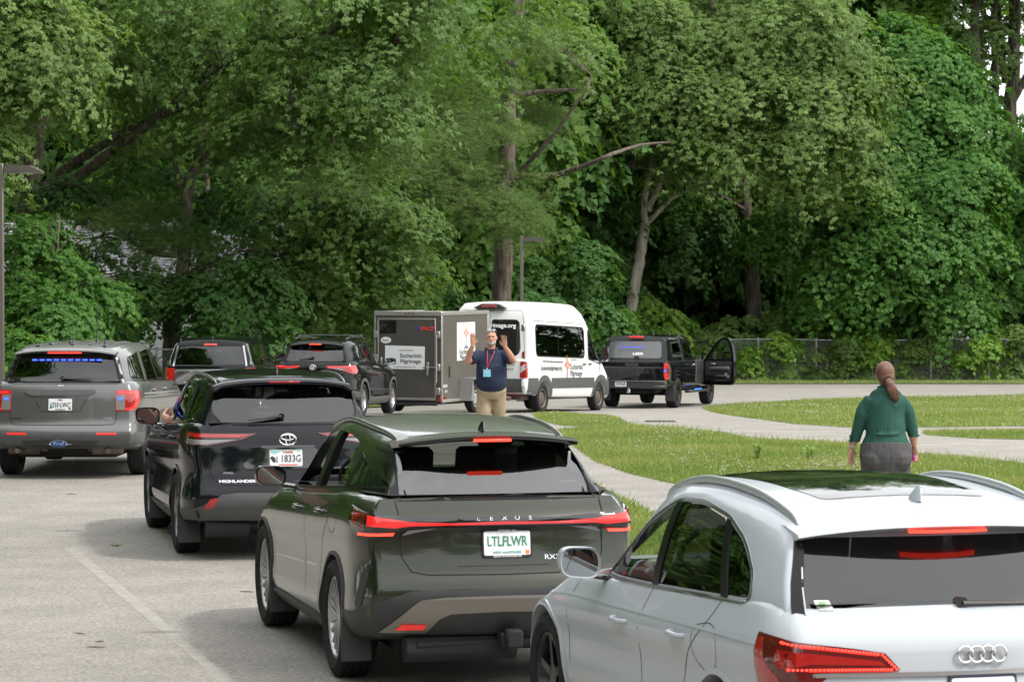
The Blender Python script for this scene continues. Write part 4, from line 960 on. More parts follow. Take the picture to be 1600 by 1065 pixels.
    def shape(s, mb, name, mats, record=True, **k):
        o = mb.build(name, mats, s.root, **k)
        if record: s._rec(o.data)
        return o
    def wheel(s, x, y, R_, wd, style='ten', rimr=None, mrim=None, steer=0., lug=None):
        """tyre with its rim as a sub-part"""
        sg = 1 if y > 0 else -1; rr = rimr or R_ * .66; h = wd / 2; m_ = MB()
        pr = [(rr, -h * .72), (rr + .012, -h * .86), ((rr + R_) / 2, -h * 1.02), (R_ - .025, -h * .93), (R_ - .006, -h * .80)]
        tr = []
        for k, g in enumerate((-.55, -.2, .2, .55)): tr += [(R_, h * (g - .035)), (R_ - .009, h * (g - .03)), (R_ - .009, h * (g + .03)), (R_, h * (g + .035))]
        pr += tr + [(a, -b) for a, b in pr[:5][::-1]]
        pr += [(rr - .02, h * .4), (rr - .02, -h * .4), (rr, -h * .72)]
        m_.lathe(pr, 48); t = m_.mesh()
        o = link('wheel', t, m_rub, s.root, True, 30); o.location = (x, y, R_); o.rotation_euler = (0, 0, steer)
        rm = MB(); f = sg * h * .62
        # barrel, lip, hub
        rm.lathe([(rr - .001, sg * h * .78), (rr - .018, sg * h * .80), (rr - .03, sg * h * .66), (rr - .045, -sg * h * .6), (.02, -sg * h * .6)], 40, mis=[0, 0, 0, 1])
        if style == 'steel':
            rm.lathe([(rr - .03, f * .7), (rr * .78, f * .55), (rr * .6, f * .95), (rr * .42, f * 1.1), (.07, f * .9), (.065, f * 1.15), (0, f * 1.15)], 40)
            for k in range(16):
                a = k * math.pi / 8; rm.lathe([(0, f * .86 + sg * .005), (.017, f * .86 + sg * .005), (.02, f * .7)], 8, 'y', (rr * .70 * math.cos(a), 0, rr * .70 * math.sin(a)), mi=1)
            for k in range(5):
                a = k * 2 * math.pi / 5; rm.lathe([(.012, f * .8), (.012, f * 1.22), (0, f * 1.22)], 6, 'y', (.09 * math.cos(a), 0, .09 * math.sin(a)), mi=0)
        else:
            n_, w0, w1, split = {'ten': (10, .020, .026, .022), 'five': (5, .05, .045, 0), 'twin': (5, .028, .034, .045), 'six': (6, .045, .075, 0), 'multi': (10, .016, .02, .035)}[style]
            for k in range(n_):
                for q in ((-1, 1) if split else (0,)):
                    a = 2 * math.pi * k / n_ + .3; c, s_ = math.cos(a), math.sin(a); e = q * split
                    pts = [(.05, -w0 / 2 + e * .25), (rr - .022, -w1 / 2 + e), (rr - .022, w1 / 2 + e), (.05, w0 / 2 + e * .25)]
                    V = []
                    for yy in (f * 1.12, f * .6):
                        for i_, (p, t_) in enumerate(pts): V.append((p * c - t_ * s_, yy - (0 if i_ in (1, 2) else f * .18), p * s_ + t_ * c))
                    rm.add(V, [(0, 1, 2, 3), (4, 5, 6, 7), (0, 1, 5, 4), (1, 2, 6, 5), (2, 3, 7, 6), (3, 0, 4, 7)])
            rm.lathe([(.075, f * .55), (.075, f * .92), (.035, f * 1.05), (0, f * 1.05)], 20)
            rm.lathe([(.15, 0), (.15, f * .3), (0, f * .3)], 24, mi=1)
        rim = link('rim', rm.mesh(), [mrim or m_alloy, m_dark], o, True, 40)
        return o
    def wheels(s, R_, wd, track, style, rimr=None, mrim=None):
        for ax in s.S['axles']:
            for sg in (1, -1): s.wheel(ax, sg * track / 2, R_, wd, style, rimr, mrim)
    def arch(s, ax, r1, r2, m, name='wheel_arch_trim', off=.012, a0=-8, a1=188, z=None, th=.04):
        z = z or s.S['R'] + .01
        for kd in ('L', 'R'):
            pts = [(ax + r2 * math.cos(R(a)), z + r2 * math.sin(R(a))) for a in lin(a0, a1, 26)] + [(ax + r1 * math.cos(R(a)), z + r1 * math.sin(R(a))) for a in lin(a1, a0, 26)]
            s.patch(kd, pts, m, name, off=off, th=th, grid=.3)
    def mirrors(s, x, y, z, m, w_=.24, h=.16, d=.13, both=True, glass=None, tall=False):
        for sg in (1, -1):
            mb = MB(); V = []; F = []; rings = []
            base = rnd([(-w_/2, -h/2), (w_/2, -h/2 * (.8 if not tall else 1)), (w_/2, h/2), (-w_/2, h/2 * (.9 if not tall else 1))], .045 if tall else .075, 5)
            secs = [(-d*.42, .92), (-d*.5, .97), (-d*.35, 1.0), (0, .98), (d*.3, .82), (d*.45, .55), (d*.5, .3)]
            for dx, sc_ in secs: rings.append([Vector((dx, a * sc_ * sg, b * sc_)) for a, b in base])
            n_ = len(base)
            for r_ in rings: V += r_
            for i_ in range(len(rings) - 1):
                for k in range(n_): F.append((i_*n_ + k, i_*n_ + (k+1) % n_, (i_+1)*n_ + (k+1) % n_, (i_+1)*n_ + k))
            F += [tuple(range(n_)), tuple(range((len(rings)-1)*n_, len(rings)*n_))]
            mb.add(V, F)
            o = mb.build('side_mirror', m, s.root, True, 50); o.location = (x, sg * y, z)
            g = MB().add([Vector((-d*.43, a*.86*sg, b*.86)) for a, b in base], [tuple(range(n_))]).build('mirror_glass', m_mglass, o, False)
            st = MB().tube([(0, -sg * w_ * .3, -h*.4), (.02, -sg * (w_*.5 + .09), -h*.55)], .03, 8, flat=.6).build('mirror_arm', m_gloss, o)
    def handle(s, kd, x, z, m, ln=.19):
        sg = 1 if kd == 'L' else -1; p, d = s.proj(kd, x, z)
        s.patch(kd, [(x + .055*math.cos(a), z + .026*math.sin(a)) for a in lin(0, 5.9, 14)], m if m.name == 'paint_white' else m_dark, 'handle_recess', off=.001, skirt=False)
        MB().tube(curve([p + Vector((-ln/2, -sg*.005, 0)), p + Vector((-ln/2 + .02, sg*.03, 0)), p + Vector((ln/2 - .02, sg*.03, 0)), p + Vector((ln/2, -sg*.005, 0))], 4), .014, 8, flat=1.).build('door_handle', m, s.root)
    def rail(s, pts, y, m, wd=.028, h=.045, feet=True):
        """roof rail along points (x, lift); both sides"""
        for sg in (1, -1):
            c = []
            for (x, lf) in pts:
                p, d = s.proj('top', x, sg * (y if not callable(y) else y(x))); c.append(p + Vector((0, 0, lf)))
            MB().tube(curve(c, 6), wd, 10, flat=.7, up=(0, 1, 0)).build('roof_rail', m, s.root)
    def fin(s, x, m, y=0., h=.065):
        p, d = s.proj('top', x, y); mb = MB()
        rr = [(0, .075, .022), (.4, .055, .018), (.8, .03, .010), (1., .012, .004)]; V = []; F = []
        for t, a, b in rr:
            for k in range(12): V.append(p + Vector((a * math.cos(k*math.pi/6) - t * .05, b * math.sin(k*math.pi/6), t*h - .004)))
        for i_ in range(3):
            for k in range(12): F.append((i_*12+k, i_*12+(k+1) % 12, (i_+1)*12+(k+1) % 12, (i_+1)*12+k))
        F.append(tuple(range(36, 48))); mb.add(V, F); mb.build('antenna_fin', m, s.root)
    def seat(s, x, y, z, m, hz=.52, w_=.48, tilt=-.2):
        rt = Matrix.Rotation(tilt, 3, 'Y'); b = MB().box((x, y, z + hz/2 - .02), (.14, w_, hz), rt, bev=.05).build('seat', m, s.root)
        MB().box((x - .02 + tilt * .5, y, z + hz + .07), (.10, .26, .17), rt, bev=.045).build('headrest', m, b)
    def plate(s, y, z, w_=.305, h=.152, m=None, frame=None, off=.012):
        if frame: s.patch('rear', rnd([(y - w_/2 - .012, z - h/2 - .014), (y + w_/2 + .012, z - h/2 - .014), (y + w_/2 + .012, z + h/2 + .014), (y - w_/2 - .012, z + h/2 + .014)], .02), frame, 'plate_frame', off=off - .003)
        return s.patch('rear', rnd([(y - w_/2, z - h/2), (y + w_/2, z - h/2), (y + w_/2, z + h/2), (y - w_/2, z + h/2)], .015), m or m_plate, 'licence_plate', off=off, grid=.2)
def shrink(poly, d):
    n = len(poly); c = Vector((sum(p[0] for p in poly) / n, sum(p[1] for p in poly) / n)); o = []
    for p in poly:
        v = Vector(p) - c; L_ = v.length; o.append(tuple(c + v * max(.2, (L_ - d) / L_)))
    return o
m_letg = mat('plate_green', (.03, .22, .12), .5)
m_letn = mat('plate_navy', (.03, .035, .10), .5)
m_letk = mat('lettering_black', (.03, .03, .03), .5)
m_letr = mat('lettering_red', (.6, .05, .04), .5)
m_platet = mat('plate_teal', (.25, .5, .45), .5)
# ---------------------------------------------------------------- people
def tube2(mb, pts, rads, n=14, up=(0, 1, 0), sub=4, mi=0):
    """smooth limb: elliptical rings (ra across, rb along 'up') through the points"""
    C = curve(pts, sub); N = len(C); K = len(pts) - 1; V = []; F = []; prev = None
    for i, c in enumerate(C):
        t = i / (N - 1) * K; k = min(int(t), K - 1); f = t - k; f = f*f*(3 - 2*f)
        ra = rads[k][0]*(1-f) + rads[k+1][0]*f; rb = rads[k][1]*(1-f) + rads[k+1][1]*f
        tn = (C[min(i+1, N-1)] - C[max(i-1, 0)]).normalized(); u = Vector(up); u = (u - tn*u.dot(tn)).normalized(); v = tn.cross(u)
        for j in range(n):
            a = 2*math.pi*j/n; V.append(c + v*math.cos(a)*ra + u*math.sin(a)*rb)
    for i in range(N - 1):
        for j in range(n): F.append((i*n + j, i*n + (j+1) % n, (i+1)*n + (j+1) % n, (i+1)*n + j))
    F += [tuple(range(n))[::-1], tuple(range((N-1)*n, N*n))]; mb.add(V, F, mi); return mb
def ell(mb, c, r, rot=None, n=14):
    V = []; F = []; m = n // 2
    for i in range(1, m):
        for j in range(n):
            a, b = math.pi*i/m, 2*math.pi*j/n; p = Vector((r[0]*math.sin(a)*math.cos(b), r[1]*math.sin(a)*math.sin(b), r[2]*math.cos(a))); V.append(Vector(c) + (rot @ p if rot else p))
    t, b_ = len(V), len(V) + 1
    for z in (r[2], -r[2]): p = Vector((0, 0, z)); V.append(Vector(c) + (rot @ p if rot else p))
    for i in range(m - 2):
        for j in range(n): F.append((i*n + j, (i+1)*n + j, (i+1)*n + (j+1) % n, i*n + (j+1) % n))
    for j in range(n): F.append((t, j, (j+1) % n)); F.append((b_, (m-2)*n + (j+1) % n, (m-2)*n + j))
    return mb.add(V, F)
def melt(mb, vox=.008, it=6, fac=.5, disp=None):
    """fuse overlapping shapes into one continuous skin"""
    def fn(o):
        a = o.modifiers.new('r', 'REMESH'); a.mode = 'VOXEL'; a.voxel_size = vox; a.use_smooth_shade = True
        b = o.modifiers.new('s', 'SMOOTH'); b.factor = fac; b.iterations = it
    return evalme(mb.mesh(), fn)
def hand(mb, wrist, palm_dir, across, curl, normal, ln=.19, thumb=1, spread=.12):
    """palm and five fingers; across = direction from little finger to index"""
    d, a, nn = Vector(palm_dir).normalized(), Vector(across).normalized(), Vector(normal).normalized(); w = Vector(wrist)
    pl = ln*.50; tube2(mb, [w - d*.02, w + d*pl*.5, w + d*pl], [(.026, .019), (.041, .016), (.040, .013)], up=nn)
    for k in range(4):
        o = (k - 1.5)/1.5; L = ln*(.40, .47, .50, .46)[k] if True else 0; b = w + d*pl*.93 + a*o*.030; dd = (d + a*o*spread).normalized(); q = [b]
        for j, s_ in enumerate((.45, .32, .25)):
            an = curl*(j + .6)*.6; v = dd*math.cos(an) - nn*math.sin(an)*-1; q.append(q[-1] + v*L*s_)
        tube2(mb, q, [(.0095, .0095), (.009, .009), (.0082, .0082), (.0065, .0065)], n=8, up=nn, sub=3)
    b = w + d*pl*.22 + a*.030*thumb; e = (a*thumb*.85 + d*.75).normalized()
    tube2(mb, [b, b + e*.035, b + (e + d*.5).normalized()*.062, b + (e*.8 + d*.9).normalized()*.085], [(.016, .013), (.0125, .012), (.0105, .0105), (.008, .008)], n=8, up=nn, sub=3)
m_skin = mat('skin', (.52, .27, .19), .5, spec=.35, var=.10, vs_=14.); m_skin2 = mat('skin_fair', (.55, .31, .23), .5, spec=.35, var=.08, vs_=14.)
def cloth(name, col, var=.18, fold=.55, fs=7.):
    m = mat(name, col, .85, spec=.2, var=var, vs_=5.); n = m.node_tree; b = n.nodes['Principled BSDF']; tcn = n.nodes.new('ShaderNodeTexCoord')
    mp_ = n.nodes.new('ShaderNodeMapping'); mp_.inputs['Scale'].default_value = (1, 1, .45); t = n.nodes.new('ShaderNodeTexNoise'); t.inputs['Scale'].default_value = fs; t.inputs['Detail'].default_value = 3; t.inputs['Distortion'].default_value = 1.2
    n.links.new(tcn.outputs['Object'], mp_.inputs[0]); n.links.new(mp_.outputs[0], t.inputs['Vector']); bp = n.nodes.new('ShaderNodeBump'); bp.inputs['Strength'].default_value = fold; bp.inputs['Distance'].default_value = .05
    n.links.new(t.outputs['Fac'], bp.inputs['Height']); n.links.new(bp.outputs['Normal'], b.inputs['Normal']); return m
# ---------------------------------------------------------------- dark green SUV (nearest but one)
P_green = paint('paint_dark_green', (.016, .020, .009), .3, .28)
def green_suv():
    s = Veh('sport_utility_vehicle', (-.03, 18.25, .247), 'dark olive green SUV in the middle foreground with a full width red light bar', 'SUV')
    side = rnd([(3.25, 1.115), (2.62, 1.50), (2.2, 1.565), (1.75, 1.56), (1.42, 1.535), (.92, 1.40), (.45, 1.315), (.36, 1.285), (1.1, 1.255), (2.05, 1.185)], [.03, .2, .1, .1, .1, .1, .02, .03, .05, .05])
    rear = rnd([(-.655, 1.235), (.655, 1.235), (.60, 1.575), (-.60, 1.575)], [.05, .05, .08, .08])
    s.body(dict(L=4.89, zbelt=1.24, R=.385, rw=.415, axles=(1.02, 3.87), paint=P_green,
        Rp=[(.30, .20), (.36, .12), (.45, .045), (.58, 0), (.66, .01), (.72, .04), (.80, .07), (.95, .10), (1.04, .105), (1.07, .07), (1.12, .075), (1.16, .13), (1.24, .22)],
        Fp=[(.30, 4.75), (.5, 4.87), (.7, 4.89), (.95, 4.80), (1.1, 4.6), (1.24, 4.3)],
        Wz=[(.30, .84), (.38, .92), (.52, .945), (.66, .93), (.82, .925), (.95, .935), (1.08, .93), (1.16, .90), (1.24, .85)],
        zb=[(0, .36), (.5, .30), (1.5, .24), (3.4, .24), (4.4, .26)],
        B=[(.1, 1.21), (.4, 1.235), (.9, 1.23), (1.5, 1.19), (2.2, 1.145), (3.1, 1.09), (3.7, 1.05), (4.3, .97), (4.7, .86), (4.9, .74)],
        cr=(.10, .45, 2.2), kr=.10, hood=.05,
        Rg=[(1.19, .20), (1.24, .26), (1.40, .42), (1.52, .55), (1.60, .66)], Fg=[(1.19, 3.75), (1.3, 3.55), (1.45, 3.25), (1.60, 2.85)],
        T=[(.5, 1.585), (.9, 1.615), (1.4, 1.635), (2.1, 1.645), (2.7, 1.61), (3.1, 1.50), (3.8, 1.15)],
        Wg=[(1.19, .865), (1.25, .84), (1.38, .765), (1.48, .705), (1.55, .65), (1.60, .58)], gr=(.16, 1.1, 2.), crown=.03, side_open=[side], rear_open=rear))
    # glass and pillars
    s.patch('rear', rear, G_priv2, 'rear_window', off=-.004, skirt=False, grid=.1)
    rw = lambda pts, m_, n_, o=-.004: s.both(rnd(pts, .03), m_, n_, off=o, skirt=False)
    s.patch('R', rnd([(3.22, 1.125), (2.60, 1.505), (2.2, 1.56), (2.15, 1.19)], .03), G_mid, 'side_window', off=-.004, skirt=False)
    s.patch('R', rnd([(2.02, 1.19), (2.04, 1.56), (1.75, 1.555), (1.42, 1.53), (1.14, 1.46), (1.14, 1.262)], .03), G_mid, 'side_window', off=-.004, skirt=False)
    s.patch('L', rnd([(1.40, 1.24), (1.40, 1.53), (1.14, 1.46), (1.14, 1.262)], .03), G_mid, 'side_window', off=-.004, skirt=False)   # both left windows are rolled down
    rw([(1.08, 1.262), (1.08, 1.44), (.92, 1.395), (.47, 1.31), (.38, 1.288)], m_gloss, 'quarter_window', .001)
    s.both([(2.02, 1.18), (2.17, 1.175), (2.22, 1.57), (2.05, 1.57)], m_tb, 'door_pillar', off=.003, th=.05)
    s.both([(1.06, 1.25), (1.15, 1.25), (1.15, 1.47), (1.06, 1.44)], m_tb, 'door_pillar', off=.003, th=.05)
    # black band around the tailgate glass
    s.strip('rear', [(-.66, 1.225), (.66, 1.225)], .02, m_tb, 'window_seal', off=.003)
    for g in (1, -1): s.strip('rear', [(g * .662, 1.225), (g * .650, 1.35), (g * .625, 1.50), (g * .60, 1.60)], .055, m_tb, 'window_seal', off=.003)
    for g, kd in ((1, 'L'), (-1, 'R')):
        s.strip(kd, [(3.28, 1.105), (2.1, 1.175), (1.1, 1.245), (.42, 1.282)], .016, m_tb, 'window_trim', off=.006, sm=4)
    # roof spoiler with brake lamp
    mb = MB(); ny = 15; V = []; F = []
    prof = [(.72, .0), (.50, .012), (.40, .008), (.385, -.006), (.41, -.028), (.52, -.035), (.62, -.05)]
    for j in range(ny):
        y = -.60 + 1.2 * j / (ny - 1); zc = 1.617 - .05 * (y / .6) ** 2; bow = .10 * (y / .6) ** 2
        for x, dz in prof: V.append((x + bow, y, zc + dz))
    n_ = len(prof)
    for j in range(ny - 1):
        for k in range(n_): F.append((j*n_ + k, j*n_ + (k+1) % n_, (j+1)*n_ + (k+1) % n_, (j+1)*n_ + k))
    F += [tuple(range(n_)), tuple(range((ny-1)*n_, ny*n_))]; mb.add(V, F); sp = s.shape(mb, 'roof_spoiler', P_green, False, ang=40)
    MB().box((.395, 0, 1.583), (.03, .25, .018), bev=.004).build('brake_lamp', m_redhot, sp)
    # light bar and wrapped lamps
    s.wc = (.70, .26); s.wx = .46
    s.patch('wrap', [(-1.18, 1.165), (-1.0, 1.155), (-.70, 1.125), (-.3, 1.105), (0, 1.118), (.3, 1.105), (.70, 1.125), (1.0, 1.155), (1.2, 1.17), (1.12, 1.08), (.98, .985), (.86, .99), (.66, 1.045), (.3, 1.055), (-.3, 1.055), (-.66, 1.045), (-.86, .99), (-.98, .985), (-1.12, 1.08)], m_gloss, 'lamp_bar', off=.006, th=.02, grid=.05)
    for g in (1, -1):
        f = (lambda P: P) if g > 0 else mirr
        s.patch('wrap', f([(0.0, 1.084), (.35, 1.078), (.62, 1.090), (.74, 1.112), (.86, 1.13), (.85, 1.062), (.70, 1.05), (.60, 1.062), (.3, 1.064), (0, 1.067)][::1]), m_redlit, 'tail_lamp', off=.010, grid=.05)
        s.patch('wrap', f([(.88, 1.142), (1.13, 1.158), (1.06, 1.075), (.97, 1.025), (.87, 1.04)]), m_redd, 'tail_lamp', off=.0095, grid=.05)
        for k in range(5):
            s.patch('wrap', f([(.90 + k*.043, 1.135 - k*.002), (.925 + k*.043, 1.137 - k*.002), (.905 + k*.035, 1.05 + k*.008), (.885 + k*.035, 1.045 + k*.008)]), m_red, 'tail_lamp', off=.0115, grid=.1)
        s.patch('wrap', f([(.70, 1.018), (.95, 1.012), (.945, .996), (.71, 1.0)]), m_redhot, 'brake_lamp', off=.011, grid=.05)
        s.patch('wrap', f([(.42, 1.048), (.62, 1.035), (.655, 1.0), (.60, 1.012), (.45, 1.043)]), m_whitelamp, 'reversing_lamp', off=.010, grid=.05)
    for k, ch in enumerate('LEXUS'): s.text('rear', ch, .17 - k * .085, 1.104, .034, m_chrome, off=.010, wx=1.5)
    # tailgate lines, plate recess, bumper
    s.line('rear', [(-.665, 1.04), (-.66, .87), (-.60, .775), (-.5, .755), (0, .75), (.5, .755), (.60, .775), (.66, .87), (.665, 1.04)], .007)
    s.line('rear', [(.67, 1.13), (.675, 1.22)], .006); s.line('rear', [(-.67, 1.13), (-.675, 1.22)], .006)
    s.strip('rear', [(-.3, .812), (.3, .812)], .012, P_green, 'tailgate_crease', off=.006)
    s.strip('rear', [(-.20, 1.045), (.20, 1.045)], .018, m_gloss, 'tailgate_handle', off=.008)
    pl = s.plate(-.02, .945, frame=m_dark, off=.016)
    s.text('rear', 'LTLFLWR', -.02, .955, .088, m_letg, off=.018, wx=.72, bold=.001, parent=pl)
    s.text('rear', 'NEW HAMPSHIRE', -.02, .888, .024, m_platet, off=.018, parent=pl)
    s.text('rear', 'BEDFORD, NH', -.02, 1.024, .018, m_white_l, off=.015, parent=pl)
    s.text('rear', 'LEXUS OF MANCHESTER', -.02, .862, .017, m_white_l, off=.015, parent=pl)
    s.patch('rear', [(-.14, .875), (-.165, .875), (-.165, .90), (-.14, .90)], mat('sticker_orange', (.7, .2, .05), .5), 'plate_sticker', off=.018, skirt=False, parent=pl)
    s.text('rear', 'RX350', -.345, .85, .042, m_chrome, off=.004, wx=1.35)
    s.patch('wrap', [(-1.32, .49), (-1.0, .505), (-.62, .655), (0, .665), (.62, .655), (1.0, .505), (1.32, .49), (1.32, .33), (.9, .345), (.8, .36), (-.8, .36), (-.9, .345), (-1.32, .33)], m_plas, 'lower_bumper', off=.006, th=.03, grid=.06)
    sk = [(.80, .385), (.60, .565), (.55, .60), (.40, .615), (0, .62), (-.40, .615), (-.55, .60), (-.60, .565), (-.80, .385), (-.50, .375), (-.43, .47), (-.36, .505), (0, .515), (.36, .505), (.43, .47), (.50, .375)]
    s.patch('rear', sk, mat('bumper_silver', (.30, .28, .25), .38, .75), 'bumper_trim', off=.014, th=.02, grid=.06)
    for g in (1, -1): s.patch('rear', rnd([(g*.70, .40), (g*.52, .40), (g*.50, .435), (g*.66, .44)], .01), m_redlit, 'reflector', off=.019)
    for g in (1, -1):
        f = (lambda P: P) if g > 0 else mirr
        s.patch('wrap', rnd(f([(.95, .56), (.90, .75), (.84, .83), (.83, .76), (.87, .58), (.91, .50)]), .02), m_plas, 'bumper_vent', off=.004, skirt=False)
    # hitch and underbody
    hb = MB(); hb.tube([(.18, -.55, .30), (.16, .55, .30)], .03, 8); hb.box((.10, -.02, .33), (.14, .1, .09), bev=.01); hb.box((.04, -.05, .34), (.10, .11, .12), bev=.015); hb.build('tow_hitch', m_dark, s.root)
    ub = MB(); ub.box((2.3, 0, .27), (3.6, 1.25, .12), bev=.03); ub.tube([(.3, .5, .26), (.6, .2, .28), (1.6, .3, .26)], .05, 8); ub.tube([(.22, -.1, .27), (.22, .62, .27)], .085, 10); ub.box((1.02, 0, .33), (.12, 1.3, .1), bev=.02); ub.build('underbody', m_dark, s.root)
    # side: arches, sills, shut lines, handles
    for ax in (1.02, 3.87): s.arch(ax, .413, .435, m_plas, off=.010)
    s.both([(1.48, .25), (3.42, .25), (3.42, .335), (3.2, .355), (1.7, .355), (1.48, .335)], m_plas, 'sill_trim', off=.012, th=.03)
    for kd in ('L', 'R'):
        s.line(kd, [(2.10, 1.17), (2.10, .9), (2.06, .6), (1.98, .36)], sm=4)
        s.line(kd, [(3.35, 1.08), (3.40, .8), (3.33, .5), (3.30, .36)], sm=4)
        s.line(kd, [(1.10, 1.23), (1.22, 1.05), (1.40, .88), (1.50, .7), (1.53, .5), (1.50, .36)], sm=4)
        s.line(kd, [(2.1, 1.17), (2.2, 1.57)], .006)
        s.handle(kd, 2.40, 1.02, P_green); s.handle(kd, 1.52, 1.06, P_green)
        s.line(kd, [(3.3, .60), (2.15, .655)], .014, m_gloss, 'door_moulding'); s.line(kd, [(2.05, .66), (1.62, .68)], .014, m_gloss, 'door_moulding')
        s.line(kd, [(1.25, 1.10), (1.05, 1.13), (.95, 1.08), (.97, .98), (1.1, .95), (1.22, 1.0), (1.25, 1.10)], .004, sm=4) if kd == 'L' else None
    for ax in (1.02, 3.87):
        for g in (1, -1): MB().box((ax - .42, g * .86, .30), (.03, .20, .30), Matrix.Rotation(.15, 3, 'Y'), bev=.01).build('mud_flap', m_plas, s.root)
    s.wheels(.39, .25, 1.64, 'multi', rimr=.272, mrim=mat('alloy_lx', (.45, .45, .45), .35, .9))
    s.mirrors(3.12, 1.01, 1.19, P_green, .23, .155, .15)
    s.rail([(2.72, .0), (2.6, .018), (2.1, .024), (1.4, .024), (.85, .018), (.66, -.01)], lambda x: .60 - .05 * max(0, 1 - (x - .6) / .8), m_satin if False else mat('rail_grey', (.28, .28, .28), .35, .7), wd=.016)
    s.fin(.72, m_gloss)
    # cabin
    for y in (.38, -.38): s.seat(2.0, y, 1.05, m_seatg, .42)
    for y in (.42, 0, -.42): s.seat(1.0, y, 1.08, m_seat, .28, .36)
    MB().box((3.15, 0, 1.13), (.5, 1.4, .12), bev=.05).build('dashboard', m_seat, s.root)
    sw = MB(); c = Vector((2.75, .38, 1.17)); ring = [c + Vector((.06*math.sin(a)*.8, .18*math.cos(a), .17*math.sin(a))) for a in lin(0, 2*math.pi, 21)]; sw.tube(ring, .014, 6, caps=False); sw.build('steering_wheel', m_dark, s.root)
    return s
G_priv2 = glassmat('glass_rear', (.24, .27, .25), ior=2.2)
green_suv()
# ---------------------------------------------------------------- dark blue-black SUV
P_navy = paint('paint_blue_black', (.006, .0065, .009), .0, .25)
def emblem3(s, y, z, w_, h, m=m_chrome):      # three overlapping ovals
    mb = MB(); p, d = s.proj('rear', y, z)
    for (a, b, dz) in ((w_/2, h/2, 0), (w_*.13, h*.48, 0), (w_*.38, h*.24, h*.18)):
        mb.tube([p + Vector((-.012, a * math.cos(t), dz + b * math.sin(t))) for t in lin(0, 2*math.pi, 29)], h*.055, 6, caps=False)
    mb.build('emblem', m, s.root)
def wiper(s, y0, z0, y1, z1, off=.025):
    pts = [s.proj('rear', y0 + (y1-y0)*t, z0 + (z1-z0)*t, off)[0] for t in lin(0, 1, 5)]
    m_ = MB(); m_.tube(pts, [.020, .016, .013, .011, .008], 8, flat=.7); m_.tube([s.proj('rear', y0, z0, -.01)[0], s.proj('rear', y0, z0, .03)[0]], .028, 12)
    m_.build('wiper', m_gloss, s.root)
def navy_suv():
    s = Veh('sport_utility_vehicle', (-2.06, 26.65, .218), 'black blue SUV with thin wrapped red tail lamps, second in the near line of cars', 'SUV')
    side = rnd([(3.3, 1.16), (2.95, 1.44), (2.55, 1.575), (2.0, 1.60), (1.3, 1.585), (.85, 1.53), (.62, 1.42), (.72, 1.31), (1.3, 1.27), (2.2, 1.21)], .06)
    rear = rnd([(-.60, 1.275), (.60, 1.275), (.675, 1.36), (.66, 1.50), (.58, 1.60), (-.58, 1.60), (-.66, 1.50), (-.675, 1.36)], .06)
    s.body(dict(L=4.95, zbelt=1.27, R=.385, rw=.42, axles=(1.12, 3.97), paint=P_navy,
        Rp=[(.34, .16), (.42, .06), (.52, .0), (.64, .01), (.68, .04), (.78, .07), (.95, .10), (1.10, .12), (1.20, .155), (1.27, .22)],
        Fp=[(.34, 4.82), (.55, 4.94), (.75, 4.95), (1.0, 4.88), (1.15, 4.75), (1.27, 4.5)],
        Wz=[(.34, .86), (.42, .935), (.55, .955), (.68, .935), (.82, .93), (.98, .95), (1.10, .945), (1.20, .915), (1.27, .87)],
        zb=[(0, .38), (.5, .32), (1.6, .25), (3.4, .25), (4.4, .28)],
        B=[(.1, 1.235), (.4, 1.27), (.9, 1.265), (1.6, 1.235), (2.4, 1.19), (3.2, 1.14), (3.7, 1.11), (4.3, 1.04), (4.7, .95), (4.95, .82)],
        cr=(.10, .5, 2.2), kr=.13,
        Rg=[(1.22, .19), (1.30, .25), (1.45, .37), (1.60, .48), (1.68, .58)], Fg=[(1.22, 3.75), (1.35, 3.5), (1.5, 3.2), (1.68, 2.8)],
        T=[(.4, 1.655), (.9, 1.685), (1.6, 1.695), (2.2, 1.69), (2.8, 1.64), (3.2, 1.52), (3.8, 1.2)],
        Wg=[(1.22, .885), (1.30, .855), (1.45, .785), (1.58, .72), (1.64, .67), (1.68, .60)], gr=(.12, 1.0, 2.), crown=.03, side_open=[side], rear_open=rear))
    s.patch('rear', rear, G_rear2, 'rear_window', off=-.004, skirt=False, grid=.1)
    s.strip('rear', [(-.67, 1.35), (-.60, 1.272), (0, 1.262), (.60, 1.272), (.67, 1.35)], .022, m_tb, 'window_seal', off=.003)
    for a, b in (((3.27, 1.165), (2.1, 1.215)), ((2.0, 1.225), (1.2, 1.265))): pass
    s.both(rnd([(3.27, 1.165), (2.92, 1.44), (2.53, 1.57), (2.15, 1.59), (2.12, 1.21)], .03), G_mid, 'side_window', off=-.004, skirt=False)
    s.both(rnd([(2.02, 1.22), (2.04, 1.595), (1.32, 1.58), (1.14, 1.275)], .03), G_priv, 'side_window', off=-.004, skirt=False)
    s.both(rnd([(1.06, 1.28), (1.22, 1.575), (.88, 1.53), (.64, 1.42), (.73, 1.315)], .03), G_priv, 'quarter_window', off=-.004, skirt=False)
    s.both([(2.02, 1.20), (2.13, 1.20), (2.17, 1.61), (2.04, 1.61)], m_tb, 'door_pillar', off=.002, th=.05)
    s.both([(1.05, 1.26), (1.15, 1.26), (1.33, 1.60), (1.22, 1.60)], m_tb, 'door_pillar', off=.002, th=.05)
    for kd in ('L', 'R'): s.strip(kd, [(3.32, 1.145), (2.1, 1.20), (1.2, 1.255), (.7, 1.30)], .014, m_chrome, 'window_trim', off=.005, sm=4)
    # spoiler
    mb = MB(); V = []; F = []; prof = [(.75, .01), (.50, .012), (.36, .0), (.34, -.02), (.38, -.045), (.50, -.06), (.62, -.07)]; ny = 17
